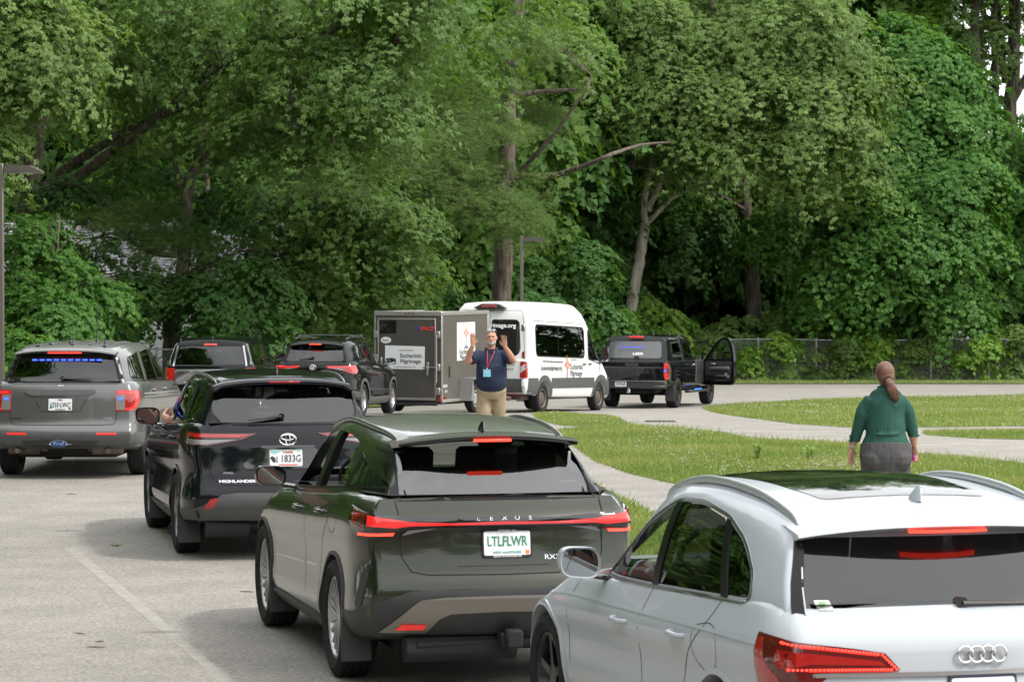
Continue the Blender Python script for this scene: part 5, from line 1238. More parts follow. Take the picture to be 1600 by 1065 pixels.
    for j in range(ny):
        y = -.66 + 1.32 * j / (ny - 1); zc = 1.672 - .06 * abs(y/.66)**3; bow = .09 * (y/.66)**2
        for x, dz in prof: V.append((x + bow, y, zc + dz - (.03 if abs(y) > .6 and dz < 0 else 0)))
    n_ = len(prof)
    for j in range(ny - 1):
        for k in range(n_): F.append((j*n_ + k, j*n_ + (k+1) % n_, (j+1)*n_ + (k+1) % n_, (j+1)*n_ + k))
    F += [tuple(range(n_)), tuple(range((ny-1)*n_, ny*n_))]; mb.add(V, F); sp = s.shape(mb, 'roof_spoiler', P_navy, True, ang=50)
    MB().box((.352, 0, 1.650), (.02, .30, .018), bev=.004).build('brake_lamp', m_red, sp)
    for g in (1, -1): s.strip('rear', [(g*.70, 1.30), (g*.705, 1.42), (g*.67, 1.56)], .04, m_tb, 'window_seal', off=.003)
    # a rear brake lamp of the car ahead shows through; headrests inside
    s.wc = (.72, .26); s.wx = .46
    for g in (1, -1):
        f = (lambda P: P) if g > 0 else mirr
        s.patch('wrap', rnd(f([(.28, 1.182), (.72, 1.185), (1.12, 1.20), (1.10, 1.12), (1.02, 1.075), (.74, 1.072), (.43, 1.125)]), .012), m_redd, 'tail_lamp', off=.008, grid=.05)
        s.patch('wrap', rnd(f([(.34, 1.172), (.72, 1.176), (1.08, 1.19), (1.06, 1.155), (.72, 1.150), (.45, 1.146)]), .008), m_red, 'tail_lamp_band', off=.011, grid=.05)
        s.patch('wrap', rnd(f([(.46, 1.128), (.73, 1.125), (1.02, 1.135), (.98, 1.085), (.76, 1.083)]), .008), m_whitelamp, 'reversing_lamp', off=.011, grid=.05)
        s.strip('wrap', f([(.44, 1.136), (.73, 1.138), (1.06, 1.148)]), .010, m_gloss, 'lamp_divider', off=.0125)
        s.patch('rear', rnd(f([(.80, .485), (.73, .585), (.655, .60), (.70, .50)]), .012), m_red, 'reflector', off=.014)
    s.line('rear', [(-.725, 1.20), (-.72, .80), (-.655, .735), (-.58, .712), (0, .70), (.58, .712), (.655, .735), (.72, .80), (.725, 1.20)], .007)
    s.line('rear', [(-.73, 1.20), (-.70, 1.27)]); s.line('rear', [(.73, 1.20), (.70, 1.27)])
    rec = [(-.25, 1.065), (.25, 1.065), (.43, .90), (.40, .855), (-.40, .855), (-.43, .90)]
    s.patch('rear', rnd(rec, .03), m_gloss, 'plate_recess', off=.003, skirt=False)
    s.strip('rear', rnd(rec, .03)[15:] + rnd(rec, .03)[:16], .012, P_navy, 'recess_edge', off=.008)
    s.strip('rear', [(-.25, 1.06), (0, 1.062), (.25, 1.06)], .02, m_gloss, 'tailgate_handle', off=.012)
    emblem3(s, 0, 1.125, .155, .105)
    pl = s.plate(.02, .955, frame=None, off=.012)
    s.text('rear', 'MAINE', .0, 1.010, .032, m_letr, off=.0145, parent=pl)
    s.text('rear', '1833G', -.025, .948, .092, m_letn, off=.0145, wx=.78, parent=pl); s.text('rear', 'G', .105, .955, .03, m_letn, off=.0145, parent=pl); s.text('rear', 'B', .105, .925, .03, m_letn, off=.0145, parent=pl)
    s.patch('rear', [(.13, .99), (.165, 1.01), (.165, 1.03), (-.12, 1.03), (-.12, 1.015), (-.04, 1.025), (.06, 1.022)], m_platet, 'plate_picture', off=.014, skirt=False, parent=pl)
    s.patch('rear', [(.15, .925), (.17, .96), (.15, .975), (.125, .96), (.115, .93), (.13, .91)], m_letk, 'plate_picture', off=.014, skirt=False, parent=pl)
    s.strip('rear', [(.09, .893), (-.09, .893)], .010, m_letr, 'plate_band', off=.014, parent=pl)
    s.text('rear', 'HIGHLANDER', .475, .745, .036, m_chrome, off=.004, wx=1.5, bold=.001); s.text('rear', 'AWD', .555, .82, .03, m_satin, off=.004, wx=1.3)
    s.patch('wrap', [(-1.32, .47), (-1.0, .475), (-.82, .50), (-.62, .625), (-.5, .64), (.5, .64), (.62, .625), (.82, .50), (1.0, .475), (1.32, .47), (1.32, .36), (.9, .375), (-.9, .375), (-1.32, .36)], m_plasg, 'lower_bumper', off=.006, th=.03, grid=.06)
    wiper(s, .04, 1.335, .36, 1.30)
    ub = MB(); ub.box((2.4, 0, .28), (3.8, 1.3, .12), bev=.03); ub.tube([(.28, .35, .30), (.28, .75, .30)], .09, 10); ub.tube([(.3, -.7, .33), (.3, .7, .33)], .05, 8); ub.box((1.12, 0, .34), (.12, 1.3, .1), bev=.02)
    ub.build('underbody', m_dark, s.root)
    for ax in (1.12, 3.97): s.arch(ax, .418, .445, P_navy, off=.012)
    s.both([(1.58, .26), (3.5, .26), (3.5, .36), (1.58, .36)], m_plas, 'sill_trim', off=.012, th=.03)
    for kd in ('L', 'R'):
        s.line(kd, [(2.07, 1.20), (2.10, .9), (2.05, .5), (2.02, .36)], sm=4); s.line(kd, [(3.42, 1.12), (3.45, .8), (3.38, .36)], sm=4)
        s.line(kd, [(1.10, 1.26), (1.2, 1.1), (1.45, .85), (1.56, .6), (1.55, .36)], sm=4)
        s.handle(kd, 2.38, 1.06, P_navy); s.handle(kd, 1.45, 1.09, P_navy); s.line(kd, [(1.6, .40), (3.45, .37)], .01)
    for ax in (1.12, 3.97):
        for g in (1, -1): MB().box((ax - .43, g * .86, .30), (.03, .22, .34), Matrix.Rotation(.15, 3, 'Y'), bev=.01).build('mud_flap', m_plas, s.root)
    s.wheels(.385, .245, 1.665, 'twin', rimr=.262, mrim=m_alloy)
    s.mirrors(3.18, 1.02, 1.21, P_navy, .25, .19, .15)
    s.rail([(2.95, .0), (2.8, .018), (2.2, .024), (1.3, .024), (.75, .018), (.6, -.01)], lambda x: .64 - .03 * max(0, 1 - (x - .6) / .8), m_satin, wd=.014)
    s.fin(.95, m_gloss)
    for y in (.4, -.4): s.seat(2.2, y, 1.12, m_seat, .38); s.seat(1.3, y, 1.18, m_seat, .22, .42)
    MB().box((3.3, 0, 1.19), (.5, 1.4, .1), bev=.04).build('dashboard', m_seat, s.root)
    # driver with one forearm on the open window
    dr = empty('person', s.root.matrix_world @ Vector((0, 0, 0)) if False else s.root.location, s.root.rotation_euler.z, label='driver of the black blue SUV with a forearm resting on the window edge', cat='person')
    b = MB(); tube2(b, [(2.45, .42, 1.0), (2.45, .42, 1.20), (2.46, .42, 1.34)], [(.20, .12), (.22, .13), (.10, .07)], up=(1, 0, 0)); tube2(b, [(2.47, .42, 1.30), (2.48, .42, 1.40)], [(.055, .055), (.055, .055)], up=(1, 0, 0)); ell(b, (2.50, .42, 1.46), (.095, .078, .11))
    tube2(b, [(2.48, .60, 1.26), (2.55, .74, 1.17), (2.60, .85, 1.19)], [(.055, .055), (.05, .05), (.045, .045)], up=(0, 0, 1)); tube2(b, [(2.58, .85, 1.19), (2.70, .88, 1.21), (2.79, .89, 1.23)], [(.045, .045), (.04, .04), (.03, .028)], up=(0, 0, 1)); hand(b, (2.79, .89, 1.23), (1, -.35, .25), (0, 0, -1), .5, (0, -1, 0), ln=.18)
    link('body', melt(b, .008, 4), m_skin, dr, True, 180)
    c = MB(); tube2(c, [(2.45, .42, .98), (2.45, .42, 1.18), (2.46, .42, 1.33)], [(.22, .14), (.24, .15), (.09, .08)], up=(1, 0, 0)); tube2(c, [(2.47, .56, 1.26), (2.56, .72, 1.20)], [(.075, .075), (.068, .068)], up=(0, 0, 1)); link('shirt', melt(c, .01, 3), cloth('cloth_dark', (.03, .035, .05)), dr, True, 180)
    h = MB(); ell(h, (2.485, .42, 1.485), (.10, .085, .095)); link('hair', melt(h, .01, 2), mat('hair_dark', (.03, .022, .016), .7), dr, True, 180)
    return s
G_rear2 = glassmat('glass_rear_dark', (.16, .17, .18))
navy_suv()

# ---------------------------------------------------------------- grey police SUV
P_grey = paint('paint_grey', (.125, .125, .122), .55, .33)
def grey_suv():
    s = Veh('police_vehicle', (-5.85, 37.31, -.0256), 'grey unmarked police SUV at the left with a blue light strip in its rear window', 'SUV')
    side = rnd([(3.9, 1.16), (3.45, 1.42), (3.0, 1.60), (2.3, 1.635), (1.4, 1.625), (.72, 1.57), (.50, 1.30), (1.2, 1.265), (2.6, 1.21)], .05)
    rear = rnd([(-.705, 1.275), (.705, 1.275), (.60, 1.615), (-.60, 1.615)], .05)
    s.body(dict(L=5.05, zbelt=1.27, R=.39, rw=.43, axles=(1.12, 4.145), paint=P_grey,
        Rp=[(.36, .14), (.42, .04), (.55, .0), (.62, .02), (.66, .06), (.72, .10), (.9, .12), (1.1, .14), (1.2, .17), (1.27, .22)],
        Fp=[(.36, 4.9), (.6, 5.04), (.85, 5.05), (1.05, 4.98), (1.27, 4.6)],
        Wz=[(.36, .88), (.44, .965), (.56, .985), (.70, .97), (.9, .965), (1.05, .985), (1.15, .965), (1.22, .935), (1.27, .90)],
        zb=[(0, .42), (.5, .36), (1.6, .28), (3.6, .28), (4.6, .3)],
        B=[(.1, 1.235), (.4, 1.265), (1.2, 1.25), (2.2, 1.215), (3.2, 1.18), (3.9, 1.15), (4.5, 1.08), (4.9, .95)],
        cr=(.08, .45, 2.2), kr=.10,
        Rg=[(1.22, .19), (1.35, .27), (1.50, .33), (1.62, .38), (1.70, .48)], Fg=[(1.22, 4.05), (1.35, 3.85), (1.5, 3.55), (1.70, 3.1)],
        T=[(.3, 1.665), (.8, 1.70), (1.5, 1.72), (2.3, 1.72), (3.0, 1.68), (3.5, 1.53), (4.1, 1.2)],
        Wg=[(1.22, .925), (1.32, .895), (1.46, .835), (1.58, .785), (1.65, .74), (1.70, .66)], gr=(.14, .9, 2.), crown=.03, side_open=[side], rear_open=rear))
    s.patch('rear', rear, glassmat('glass_black', (.02, .02, .022)), 'rear_window', off=-.004, skirt=False, grid=.1)
    for g in (1, -1): s.strip('rear', [(g*.735, 1.285), (g*.69, 1.45), (g*.635, 1.62)], .07, m_tb, 'window_seal', off=.003)
    s.strip('rear', [(-.72, 1.262), (.72, 1.262)], .018, m_tb, 'window_seal', off=.003)
    s.both(rnd([(3.87, 1.17), (3.42, 1.42), (2.98, 1.59), (2.42, 1.62), (2.36, 1.225)], .03), G_mid, 'side_window', off=-.004, skirt=False)
    s.both(rnd([(2.26, 1.23), (2.32, 1.625), (1.60, 1.62), (1.36, 1.265)], .03), G_priv, 'side_window', off=-.004, skirt=False)
    s.both(rnd([(1.26, 1.27), (1.46, 1.615), (.75, 1.56), (.54, 1.31)], .03), G_priv, 'quarter_window', off=-.004, skirt=False)
    s.both([(2.26, 1.21), (2.37, 1.21), (2.43, 1.64), (2.32, 1.64)], m_tb, 'door_pillar', off=.002, th=.05)
    s.both([(1.25, 1.25), (1.37, 1.25), (1.61, 1.64), (1.46, 1.64)], P_grey, 'door_pillar', off=.004, th=.05)
    mb = MB(); V = []; F = []; prof = [(.62, .015), (.38, .012), (.27, -.004), (.26, -.02), (.32, -.04), (.46, -.045)]; ny = 13
    for j in range(ny):
        y = -.66 + 1.32 * j / (ny - 1); zc = 1.682 - .05 * abs(y/.66)**3; bow = .06 * (y/.66)**2
        for x, dz in prof: V.append((x + bow, y, zc + dz))
    n_ = len(prof)
    for j in range(ny - 1):
        for k in range(n_): F.append((j*n_ + k, j*n_ + (k+1) % n_, (j+1)*n_ + (k+1) % n_, (j+1)*n_ + k))
    F += [tuple(range(n_)), tuple(range((ny-1)*n_, ny*n_))]; mb.add(V, F); sp = s.shape(mb, 'roof_spoiler', P_grey, False, ang=50)
    MB().box((.285, .0, 1.638), (.03, .44, .014), bev=.004).build('brake_lamp', m_redhot, sp)
    st = MB().box((.36, -.02, 1.545), (.03, .9, .045), bev=.005).build('light_strip', m_dark, s.root)
    for k in range(10): MB().box((.338, .40 - k * .094, 1.545), (.012, .066, .022), bev=.003).build('blue_lamp', m_bluelit, st)
    wiper(s, 0.02, 1.31, -.36, 1.30)
    s.wc = (.74, .22); s.wx = .42
    for g in (1, -1):
        f = (lambda P: P) if g > 0 else mirr
        s.patch('wrap', rnd(f([(.68, 1.155), (.80, 1.16), (1.10, 1.15), (1.07, 1.0), (1.0, .915), (.86, .885), (.68, .885)]), .02), m_red, 'tail_lamp', off=.008, grid=.05)
        s.patch('wrap', rnd(f([(.71, 1.145), (1.06, 1.14), (1.04, 1.02), (.98, .93), (.80, .90), (.80, .925), (.90, .94), (.93, 1.02), (.92, 1.105), (.71, 1.11)]), .012), m_redlit, 'tail_lamp_band', off=.011, grid=.05)
        s.patch('wrap', rnd(f([(.69, 1.10), (.80, 1.10), (.80, .90), (.69, .90)]), .012), m_whitelamp, 'reversing_lamp', off=.011, grid=.05)
        s.patch('wrap', rnd(f([(.715, 1.06), (.775, 1.06), (.775, 1.03), (.715, 1.03)]), .01), m_bluelit, 'blue_lamp', off=.014, grid=.05)
        s.patch('rear', rnd(f([(.716, .582), (.716, .61), (.46, .61), (.45, .582)]), .008), m_redlit, 'reflector', off=.012)
    bar = [(-.46, 1.165), (.46, 1.165), (.46, 1.125), (.36, 1.085), (-.36, 1.085), (-.46, 1.125)]
    s.patch('rear', rnd([(a + .035, b) for a, b in bar], .02), m_plasg, 'tailgate_bar', off=.014, th=.03)
    s.line('rear', [(.39, 1.08), (.30, .92), (.28, .88), (-.22, .88), (-.24, .92), (-.33, 1.08)], .008)
    s.line('rear', [(-.70, 1.235), (.70, 1.235)], .006)
    s.line('rear', [(-.705, 1.23), (-.70, .88), (-.69, .76), (-.66, .715), (-.5, .705), (.5, .705), (.66, .715), (.69, .76), (.70, .88), (.705, 1.23)], .008)
    s.text('rear', 'Ford', .035, 1.215, .035, m_chrome, off=.004, slant=.3); s.text('rear', 'HYBRID', -.58, .79, .028, m_chrome, off=.003, wx=1.3); s.text('rear', 'EXPLORER', .60, .79, .026, m_plas, off=.003, wx=1.2)
    s.patch('wrap', [(-1.36, .60), (-1.0, .60), (-.80, .625), (.80, .625), (1.0, .60), (1.36, .60), (1.36, .45), (.95, .43), (.8, .40), (-.8, .40), (-.95, .43), (-1.36, .45)], m_plasg, 'lower_bumper', off=.008, th=.03, grid=.06)
    s.patch('rear', rnd([(-.48, .50), (.52, .50), (.46, .42), (-.42, .42)], .02), m_plas, 'bumper_step', off=.018, th=.03)
    s.patch('rear', rnd([(-.20, .505), (.26, .505), (.26, .425), (-.20, .425)], .02), m_gloss, 'hitch_cover', off=.024, th=.03)
    ov = lambda a, b, c=.035, z=.465: [(c + a*math.cos(t), z + b*math.sin(t)) for t in lin(0, 2*math.pi, 25)[:-1]]
    em = s.patch('rear', ov(.115, .05), m_chrome, 'emblem', off=.028); s.patch('rear', ov(.105, .042), mat('emblem_blue', (.03, .10, .35), .3), 'emblem_field', off=.031, parent=em)
    s.text('rear', 'Ford', .035, .465, .07, m_white_l, off=.033, parent=em, slant=.3)
    pl = s.plate(.03, .97, off=.010); s.text('rear', '255·LWC', .015, .965, .085, m_letn, off=.012, wx=.72, parent=pl); s.text('rear', 'MAINE', .03, 1.032, .022, m_letn, off=.012, parent=pl); s.text('rear', 'VACATIONLAND', .03, .908, .018, m_letn, off=.012, parent=pl)
    s.patch('rear', [(.165, .92), (.135, .92), (.14, .96), (.150, 1.0), (.16, .96)], m_letg, 'plate_picture', off=.012, skirt=False, parent=pl); s.patch('rear', [(-.08, .905), (-.11, .905), (-.11, .93), (-.08, .93)], m_letg, 'plate_sticker', off=.012, skirt=False, parent=pl)
    ub = MB(); ub.box((2.4, 0, .33), (3.8, 1.3, .14), bev=.03); ub.build('underbody', m_dark, s.root)
    ex = MB(); ex.tube([(.35, .75, .40), (.40, .35, .39)], .085, 12); ex.tube([(.35, -.35, .39), (.38, -.75, .40)], .085, 12); ex.tube(curve([(.40, .35, .38), (.5, .0, .33), (.45, -.35, .38)], 5), .03, 8); ex.tube([(.12, .60, .37), (.35, .55, .38)], .035, 8); ex.tube([(.12, -.60, .37), (.35, -.55, .38)], .035, 8); ex.build('exhaust', m_steel, s.root)
    MB().box((.55, 0, .37), (.3, .55, .12), bev=.04).build('spare_wheel_tray', m_dark, s.root)
    for ax in (1.12, 4.145): s.arch(ax, .425, .475, m_plasg, off=.012)
    s.both([(1.6, .29), (3.65, .29), (3.65, .44), (1.6, .44)], m_plasg, 'sill_trim', off=.012, th=.03)
    for kd in ('L', 'R'):
        s.line(kd, [(2.31, 1.22), (2.33, .9), (2.28, .45)], sm=4); s.line(kd, [(3.75, 1.13), (3.75, .8), (3.7, .45)], sm=4); s.line(kd, [(1.30, 1.26), (1.35, 1.1), (1.55, .9), (1.62, .7), (1.6, .45)], sm=4)
        s.handle(kd, 2.6, 1.09, P_grey); s.handle(kd, 1.6, 1.11, P_grey); s.strip(kd, [(3.95, 1.155), (2.3, 1.215), (.6, 1.275)], .014, m_tb, 'window_trim', off=.005, sm=4)
    s.wheels(.39, .255, 1.71, 'steel', rimr=.235, mrim=m_alloyd)
    s.mirrors(3.62, 1.10, 1.20, P_grey, .26, .20, .15)
    for y in (-.45, -.25, 0, .25, .45):     # pressed roof ribs
        s.strip('top', [(.75, y), (2.9, y)], .05, P_grey, 'roof_rib', off=.010, th=.015)
    for k, (x, y, h) in enumerate(((.75, .42, .07), (1.3, .1, .09), (.8, -.02, .07), (.72, -.46, .08), (1.0, .3, .05))):
        p, d = s.proj('top', x, y); MB().lathe([(.035, 0), (.03, .02), (.012, .03), (.009, h), (0, h + .004)], 12, 'z', p).build('antenna', m_gloss, s.root)
    p, d = s.proj('top', 1.5, -.22); MB().lathe([(.03, 0), (.012, .04), (.006, .08), (.004, .5), (0, .5)], 8, 'z', p).build('whip_antenna', m_gloss, s.root)
    for y in (.42, -.42): s.seat(2.5, y, 1.18, m_seat, .38)
    return s
grey_suv()

# ---------------------------------------------------------------- white SUV, nearest
P_white = paint('paint_white', (.45, .485, .52), .0, .3)
def white_suv():
    s = Veh('sport_utility_vehicle', (2.13, 12.80, .262), 'white SUV with glass roof in the lower right corner, closest car', 'SUV')
    side = rnd([(3.12, 1.045), (2.55, 1.36), (2.15, 1.50), (1.75, 1.515), (1.34, 1.475), (1.02, 1.39), (.80, 1.26), (.76, 1.165), (.82, 1.15), (1.5, 1.115), (2.3, 1.075)], [.03, .1, .1, .1, .08, .1, .1, .05, .03, .1, .1])
    rear = rnd([(-.765, 1.125), (.765, 1.125), (.665, 1.445), (-.665, 1.445)], .04)
    s.body(dict(L=4.9, zbelt=1.16, R=.367, rw=.40, axles=(.98, 3.98), paint=P_white,
        Rp=[(.28, .16), (.42, .05), (.55, .0), (.7, .03), (.80, .08), (.88, .09), (1.0, .10), (1.08, .14), (1.13, .21), (1.16, .27)],
        Fp=[(.28, 4.8), (.5, 4.89), (.75, 4.9), (.95, 4.75), (1.16, 4.3)],
        Wz=[(.28, .84), (.42, .92), (.60, .945), (.78, .94), (.90, .955), (.97, .95), (1.05, .915), (1.12, .885), (1.16, .865)],
        zb=[(0, .36), (.6, .30), (1.5, .24), (3.6, .24), (4.5, .26)],
        B=[(.2, 1.135), (.5, 1.165), (.9, 1.155), (1.5, 1.115), (2.2, 1.07), (3.1, 1.02), (3.6, .985), (4.2, .91), (4.6, .83), (4.9, .72)],
        cr=(.08, .35, 2.4), kr=.10, hood=.06,
        Rg=[(1.10, .24), (1.16, .28), (1.3, .40), (1.45, .53), (1.55, .72)], Fg=[(1.10, 3.6), (1.25, 3.35), (1.4, 3.0), (1.55, 2.6)],
        T=[(.5, 1.50), (.8, 1.545), (1.2, 1.585), (1.8, 1.61), (2.3, 1.60), (2.7, 1.53), (3.1, 1.37), (3.6, 1.08)],
        Wg=[(1.10, .875), (1.18, .862), (1.30, .825), (1.42, .775), (1.50, .725), (1.55, .64)], gr=(.045, .6, 2.), crown=.035, side_open=[side], rear_open=rear))
    s.patch('rear', rear, G_rear2, 'rear_window', off=-.004, skirt=False, grid=.1)
    for g in (1, -1):
        f = (lambda P: P) if g > 0 else mirr
        s.patch('rear', f([(.815, 1.135), (.78, 1.25), (.718, 1.40), (.69, 1.455), (.645, 1.455), (.672, 1.40), (.722, 1.25), (.758, 1.135)]), m_tb, 'window_seal', off=.006, th=.01)
        s.strip('rear', [(g*.762, 1.13), (g*.722, 1.27), (g*.680, 1.42)], .006, m_satin, 'window_edge', off=.006)
    s.strip('rear', [(-.80, 1.455), (0, 1.475), (.80, 1.455)], .028, m_tb, 'window_seal', off=.004, sm=4) if False else None
    s.both(rnd([(3.08, 1.055), (2.52, 1.36), (2.18, 1.485), (2.2, 1.09)], .03), G_clear, 'side_window', off=-.004, skirt=False)
    s.both(rnd([(2.12, 1.09), (2.09, 1.495), (1.75, 1.51), (1.38, 1.472), (1.12, 1.14)], .03), G_priv3, 'side_window', off=-.004, skirt=False)
    s.both(rnd([(1.04, 1.145), (1.30, 1.462), (1.02, 1.375), (.82, 1.25), (.785, 1.165)], .03), G_priv3, 'quarter_window', off=-.004, skirt=False)
    s.both([(2.11, 1.06), (2.21, 1.06), (2.185, 1.50), (2.08, 1.50)], m_tb, 'door_pillar', off=.002, th=.05)
    s.both([(1.03, 1.12), (1.13, 1.12), (1.365, 1.475), (1.295, 1.475)], m_tb, 'door_pillar', off=.002, th=.05)
    ring = rnd([(3.16, 1.035), (2.57, 1.37), (2.15, 1.515), (1.75, 1.53), (1.33, 1.49), (1.0, 1.40), (.775, 1.265), (.735, 1.165), (.80, 1.135), (1.5, 1.10), (2.3, 1.06)], [.01, .1, .1, .1, .08, .1, .1, .05, .05, .1, .1])
    for kd in ('L', 'R'): s.strip(kd, ring + ring[:1], .015, mat('trim_grey', (.28, .29, .29), .35, .9), 'window_trim', off=.005)
    # panoramic roof
    s.patch('top', rnd([(.98, -.42), (2.45, -.50), (2.45, .50), (.98, .42)], .06), mat('roof_glass', (.008, .010, .010), .04, spec=.42), 'glass_roof', off=.003, skirt=False, grid=.12)
    s.line('top', [(.96, -.60), (.96, .60)], .004)
    # spoiler lip and brake lamp
    mb = MB(); V = []; F = []; prof = [(.86, .0), (.60, .008), (.445, -.008), (.43, -.022), (.47, -.04), (.56, -.05), (.7, -.05)]; ny = 17
    for j in range(ny):
        y = -.70 + 1.40 * j / (ny - 1); zc = 1.518 - .05 * abs(y/.70)**2.5; bow = .12 * (y/.70)**2
        for x, dz in prof: V.append((x + bow, y, zc + dz + (pchip(x, [(.4, 0), (.9, .035)]))))
    n_ = len(prof)
    for j in range(ny - 1):
        for k in range(n_): F.append((j*n_ + k, j*n_ + (k+1) % n_, (j+1)*n_ + (k+1) % n_, (j+1)*n_ + k))
    F += [tuple(range(n_)), tuple(range((ny-1)*n_, ny*n_))]; mb.add(V, F); sp = s.shape(mb, 'roof_spoiler', P_white, True, ang=50)
    for k in range(24): MB().box((.455 + .02*((k-11.5)/12)**2, .185 - k*.0161, 1.475), (.02, .011, .010), bev=.002).build('brake_lamp', m_redhot, sp) if k == 0 else None
    bl = MB()
    for k in range(24): bl.box((.452 + .02*((k-11.5)/12)**2, .185 - k*.0161, 1.474), (.03, .0115, .012), bev=.002)
    bl.build('brake_lamp', m_redhot, sp)
    # lamps
    s.wc = (.72, .27); s.wx = .47
    for g in (1, -1):
        f = (lambda P: P) if g > 0 else mirr
        s.patch('wrap', rnd(f([(1.12, 1.045), (.93, 1.035), (.58, .99), (.455, .97), (.385, .893), (.70, .885), (.76, .83), (.80, .79), (1.06, .79), (1.10, .9)]), .012), m_redd, 'tail_lamp', off=.008, grid=.05)
        s.patch('wrap', f([(1.05, 1.025), (1.0, .93), (.90, .85), (.90, .80), (1.02, .80), (1.09, .90), (1.10, 1.02)]), m_red, 'tail_lamp_band', off=.0105, grid=.05)
        s.patch('wrap', f([(.92, .985), (.80, .975), (.48, .935), (.45, .915), (.78, .925), (.90, .90), (.93, .93)]), m_red, 'tail_lamp_band', off=.0105, grid=.05)
        bs = MB()
        def dots(p0, p1, n__):
            for k in range(n__):
                t = k / (n__ - 1); yy = g*(p0[0] + (p1[0]-p0[0])*t); zz = p0[1] + (p1[1]-p0[1])*t; q, d = s.proj('wrap', yy, zz, .012)
                bs.box(q, (.006, .0125, .010), Matrix.Rotation(-math.atan2(d.y, d.x) * -1, 3, 'Z'), bev=.002)
        dots((.90, 1.016), (.49, .966), 26); dots((.86, .902), (.43, .897), 28)
        dots((.47, .963), (.405, .899), 7)
        bs.build('brake_lamp_row', m_redhot, s.root)
        s.strip('wrap', f([(.90, 1.014), (.49, .964)]), .016, m_redlit, 'tail_lamp_band', off=.010); s.strip('wrap', f([(.87, .90), (.42, .895)]), .016, m_redlit, 'tail_lamp_band', off=.010)
    mb = MB(); p, _ = s.proj('rear', 0, .955)
    for k in range(4):
        c = p + Vector((-.012, .081 - k*.054, 0)); mb.tube([c + Vector((-.002*(k % 2), .036*math.cos(t), .036*math.sin(t))) for t in lin(0, 2*math.pi, 29)], .0055, 6, caps=False)
    mb.build('emblem', m_chrome, s.root)
    s.strip('rear', [(.78, .872), (.70, .877), (0, .872), (-.70, .877), (-.78, .872)], .018, m_satin, 'chrome_strip', off=.012, sm=3)
    s.line('rear', [(-.86, .78), (-.8, .74), (0, .72), (.8, .74), (.86, .78)], .007)
    pl = s.plate(0, .775, frame=mat('plate_frame_dark', (.02, .025, .05), .4), off=.016)
    s.text('rear', 'PRIME MOTORS', 0, .868, .017, m_white_l, off=.016, parent=pl) if False else None
    # sticker and wiper on the glass
    st = s.patch('rear', rnd([(.70, 1.185), (.63, 1.185), (.62, 1.145), (.69, 1.145)], .006), mat('sticker_white', (.7, .72, .68), .5), 'window_sticker', off=.004, skirt=False)
    s.patch('rear', [(.68, 1.178), (.65, 1.180), (.645, 1.16), (.675, 1.155)], mat('sticker_green', (.15, .4, .12), .5), 'sticker_print', off=.005, skirt=False, parent=st)
    wiper(s, .02, 1.165, -.40, 1.155)
    # side
    for ax in (.98, 3.98): s.arch(ax, .398, .43, P_white, off=.010)
    for kd in ('L', 'R'):
        s.line(kd, [(2.17, 1.065), (2.20, .85), (2.12, .5), (2.08, .3)], .006, sm=4); s.line(kd, [(3.45, 1.0), (3.5, .8), (3.42, .3)], .006, sm=4)
        s.line(kd, [(1.08, 1.12), (1.2, .98), (1.42, .80), (1.48, .6), (1.44, .3)], .006, sm=4)
        s.handle(kd, 2.50, .86, P_white); s.handle(kd, 1.55, .90, P_white)
        s.line(kd, [(1.32, .97), (1.12, 1.0), (1.0, .96), (.98, .84), (1.1, .77), (1.26, .80), (1.34, .88), (1.32, .97)], .004, sm=4)
        s.strip(kd, [(4.4, .80), (3.6, .885), (2.4, .925), (1.3, .965), (.42, .99)], .016, P_white, 'shoulder_crease', off=.003, th=.004, sm=5)
    s.both([(1.45, .25), (3.5, .25), (3.5, .33), (1.45, .33)], m_plasg, 'sill_trim', off=.012, th=.03)
    s.wheels(.367, .235, 1.66, 'five', rimr=.25, mrim=m_alloyd)
    s.mirrors(3.00, 1.04, 1.115, P_white, .23, .18, .15)
    s.rail([(2.62, -.01), (2.5, .014), (2.0, .024), (1.3, .024), (.82, .01), (.70, -.015)], lambda x: .645, mat('rail_silver', (.50, .53, .54), .38, .55), wd=.02)
    s.fin(.86, P_white, h=.075)
    for y in (.38, -.38): s.seat(2.0, y, 1.0, m_seat, .40)
    for y in (.42, 0, -.42): s.seat(1.1, y, 1.05, m_seat, .26, .38)
    MB().box((3.0, 0, 1.06), (.45, 1.35, .12), bev=.05).build('dashboard', m_seatg, s.root)
    c = Vector((2.7, .38, 1.12)); MB().tube([c + Vector((.06*math.sin(a)*.8, .18*math.cos(a), .17*math.sin(a))) for a in lin(0, 2*math.pi, 21)], .016, 6, caps=False).build('steering_wheel', m_seatg, s.root)
    return s
G_priv3 = glassmat('glass_privacy_near', (.07, .075, .075))
white_suv()
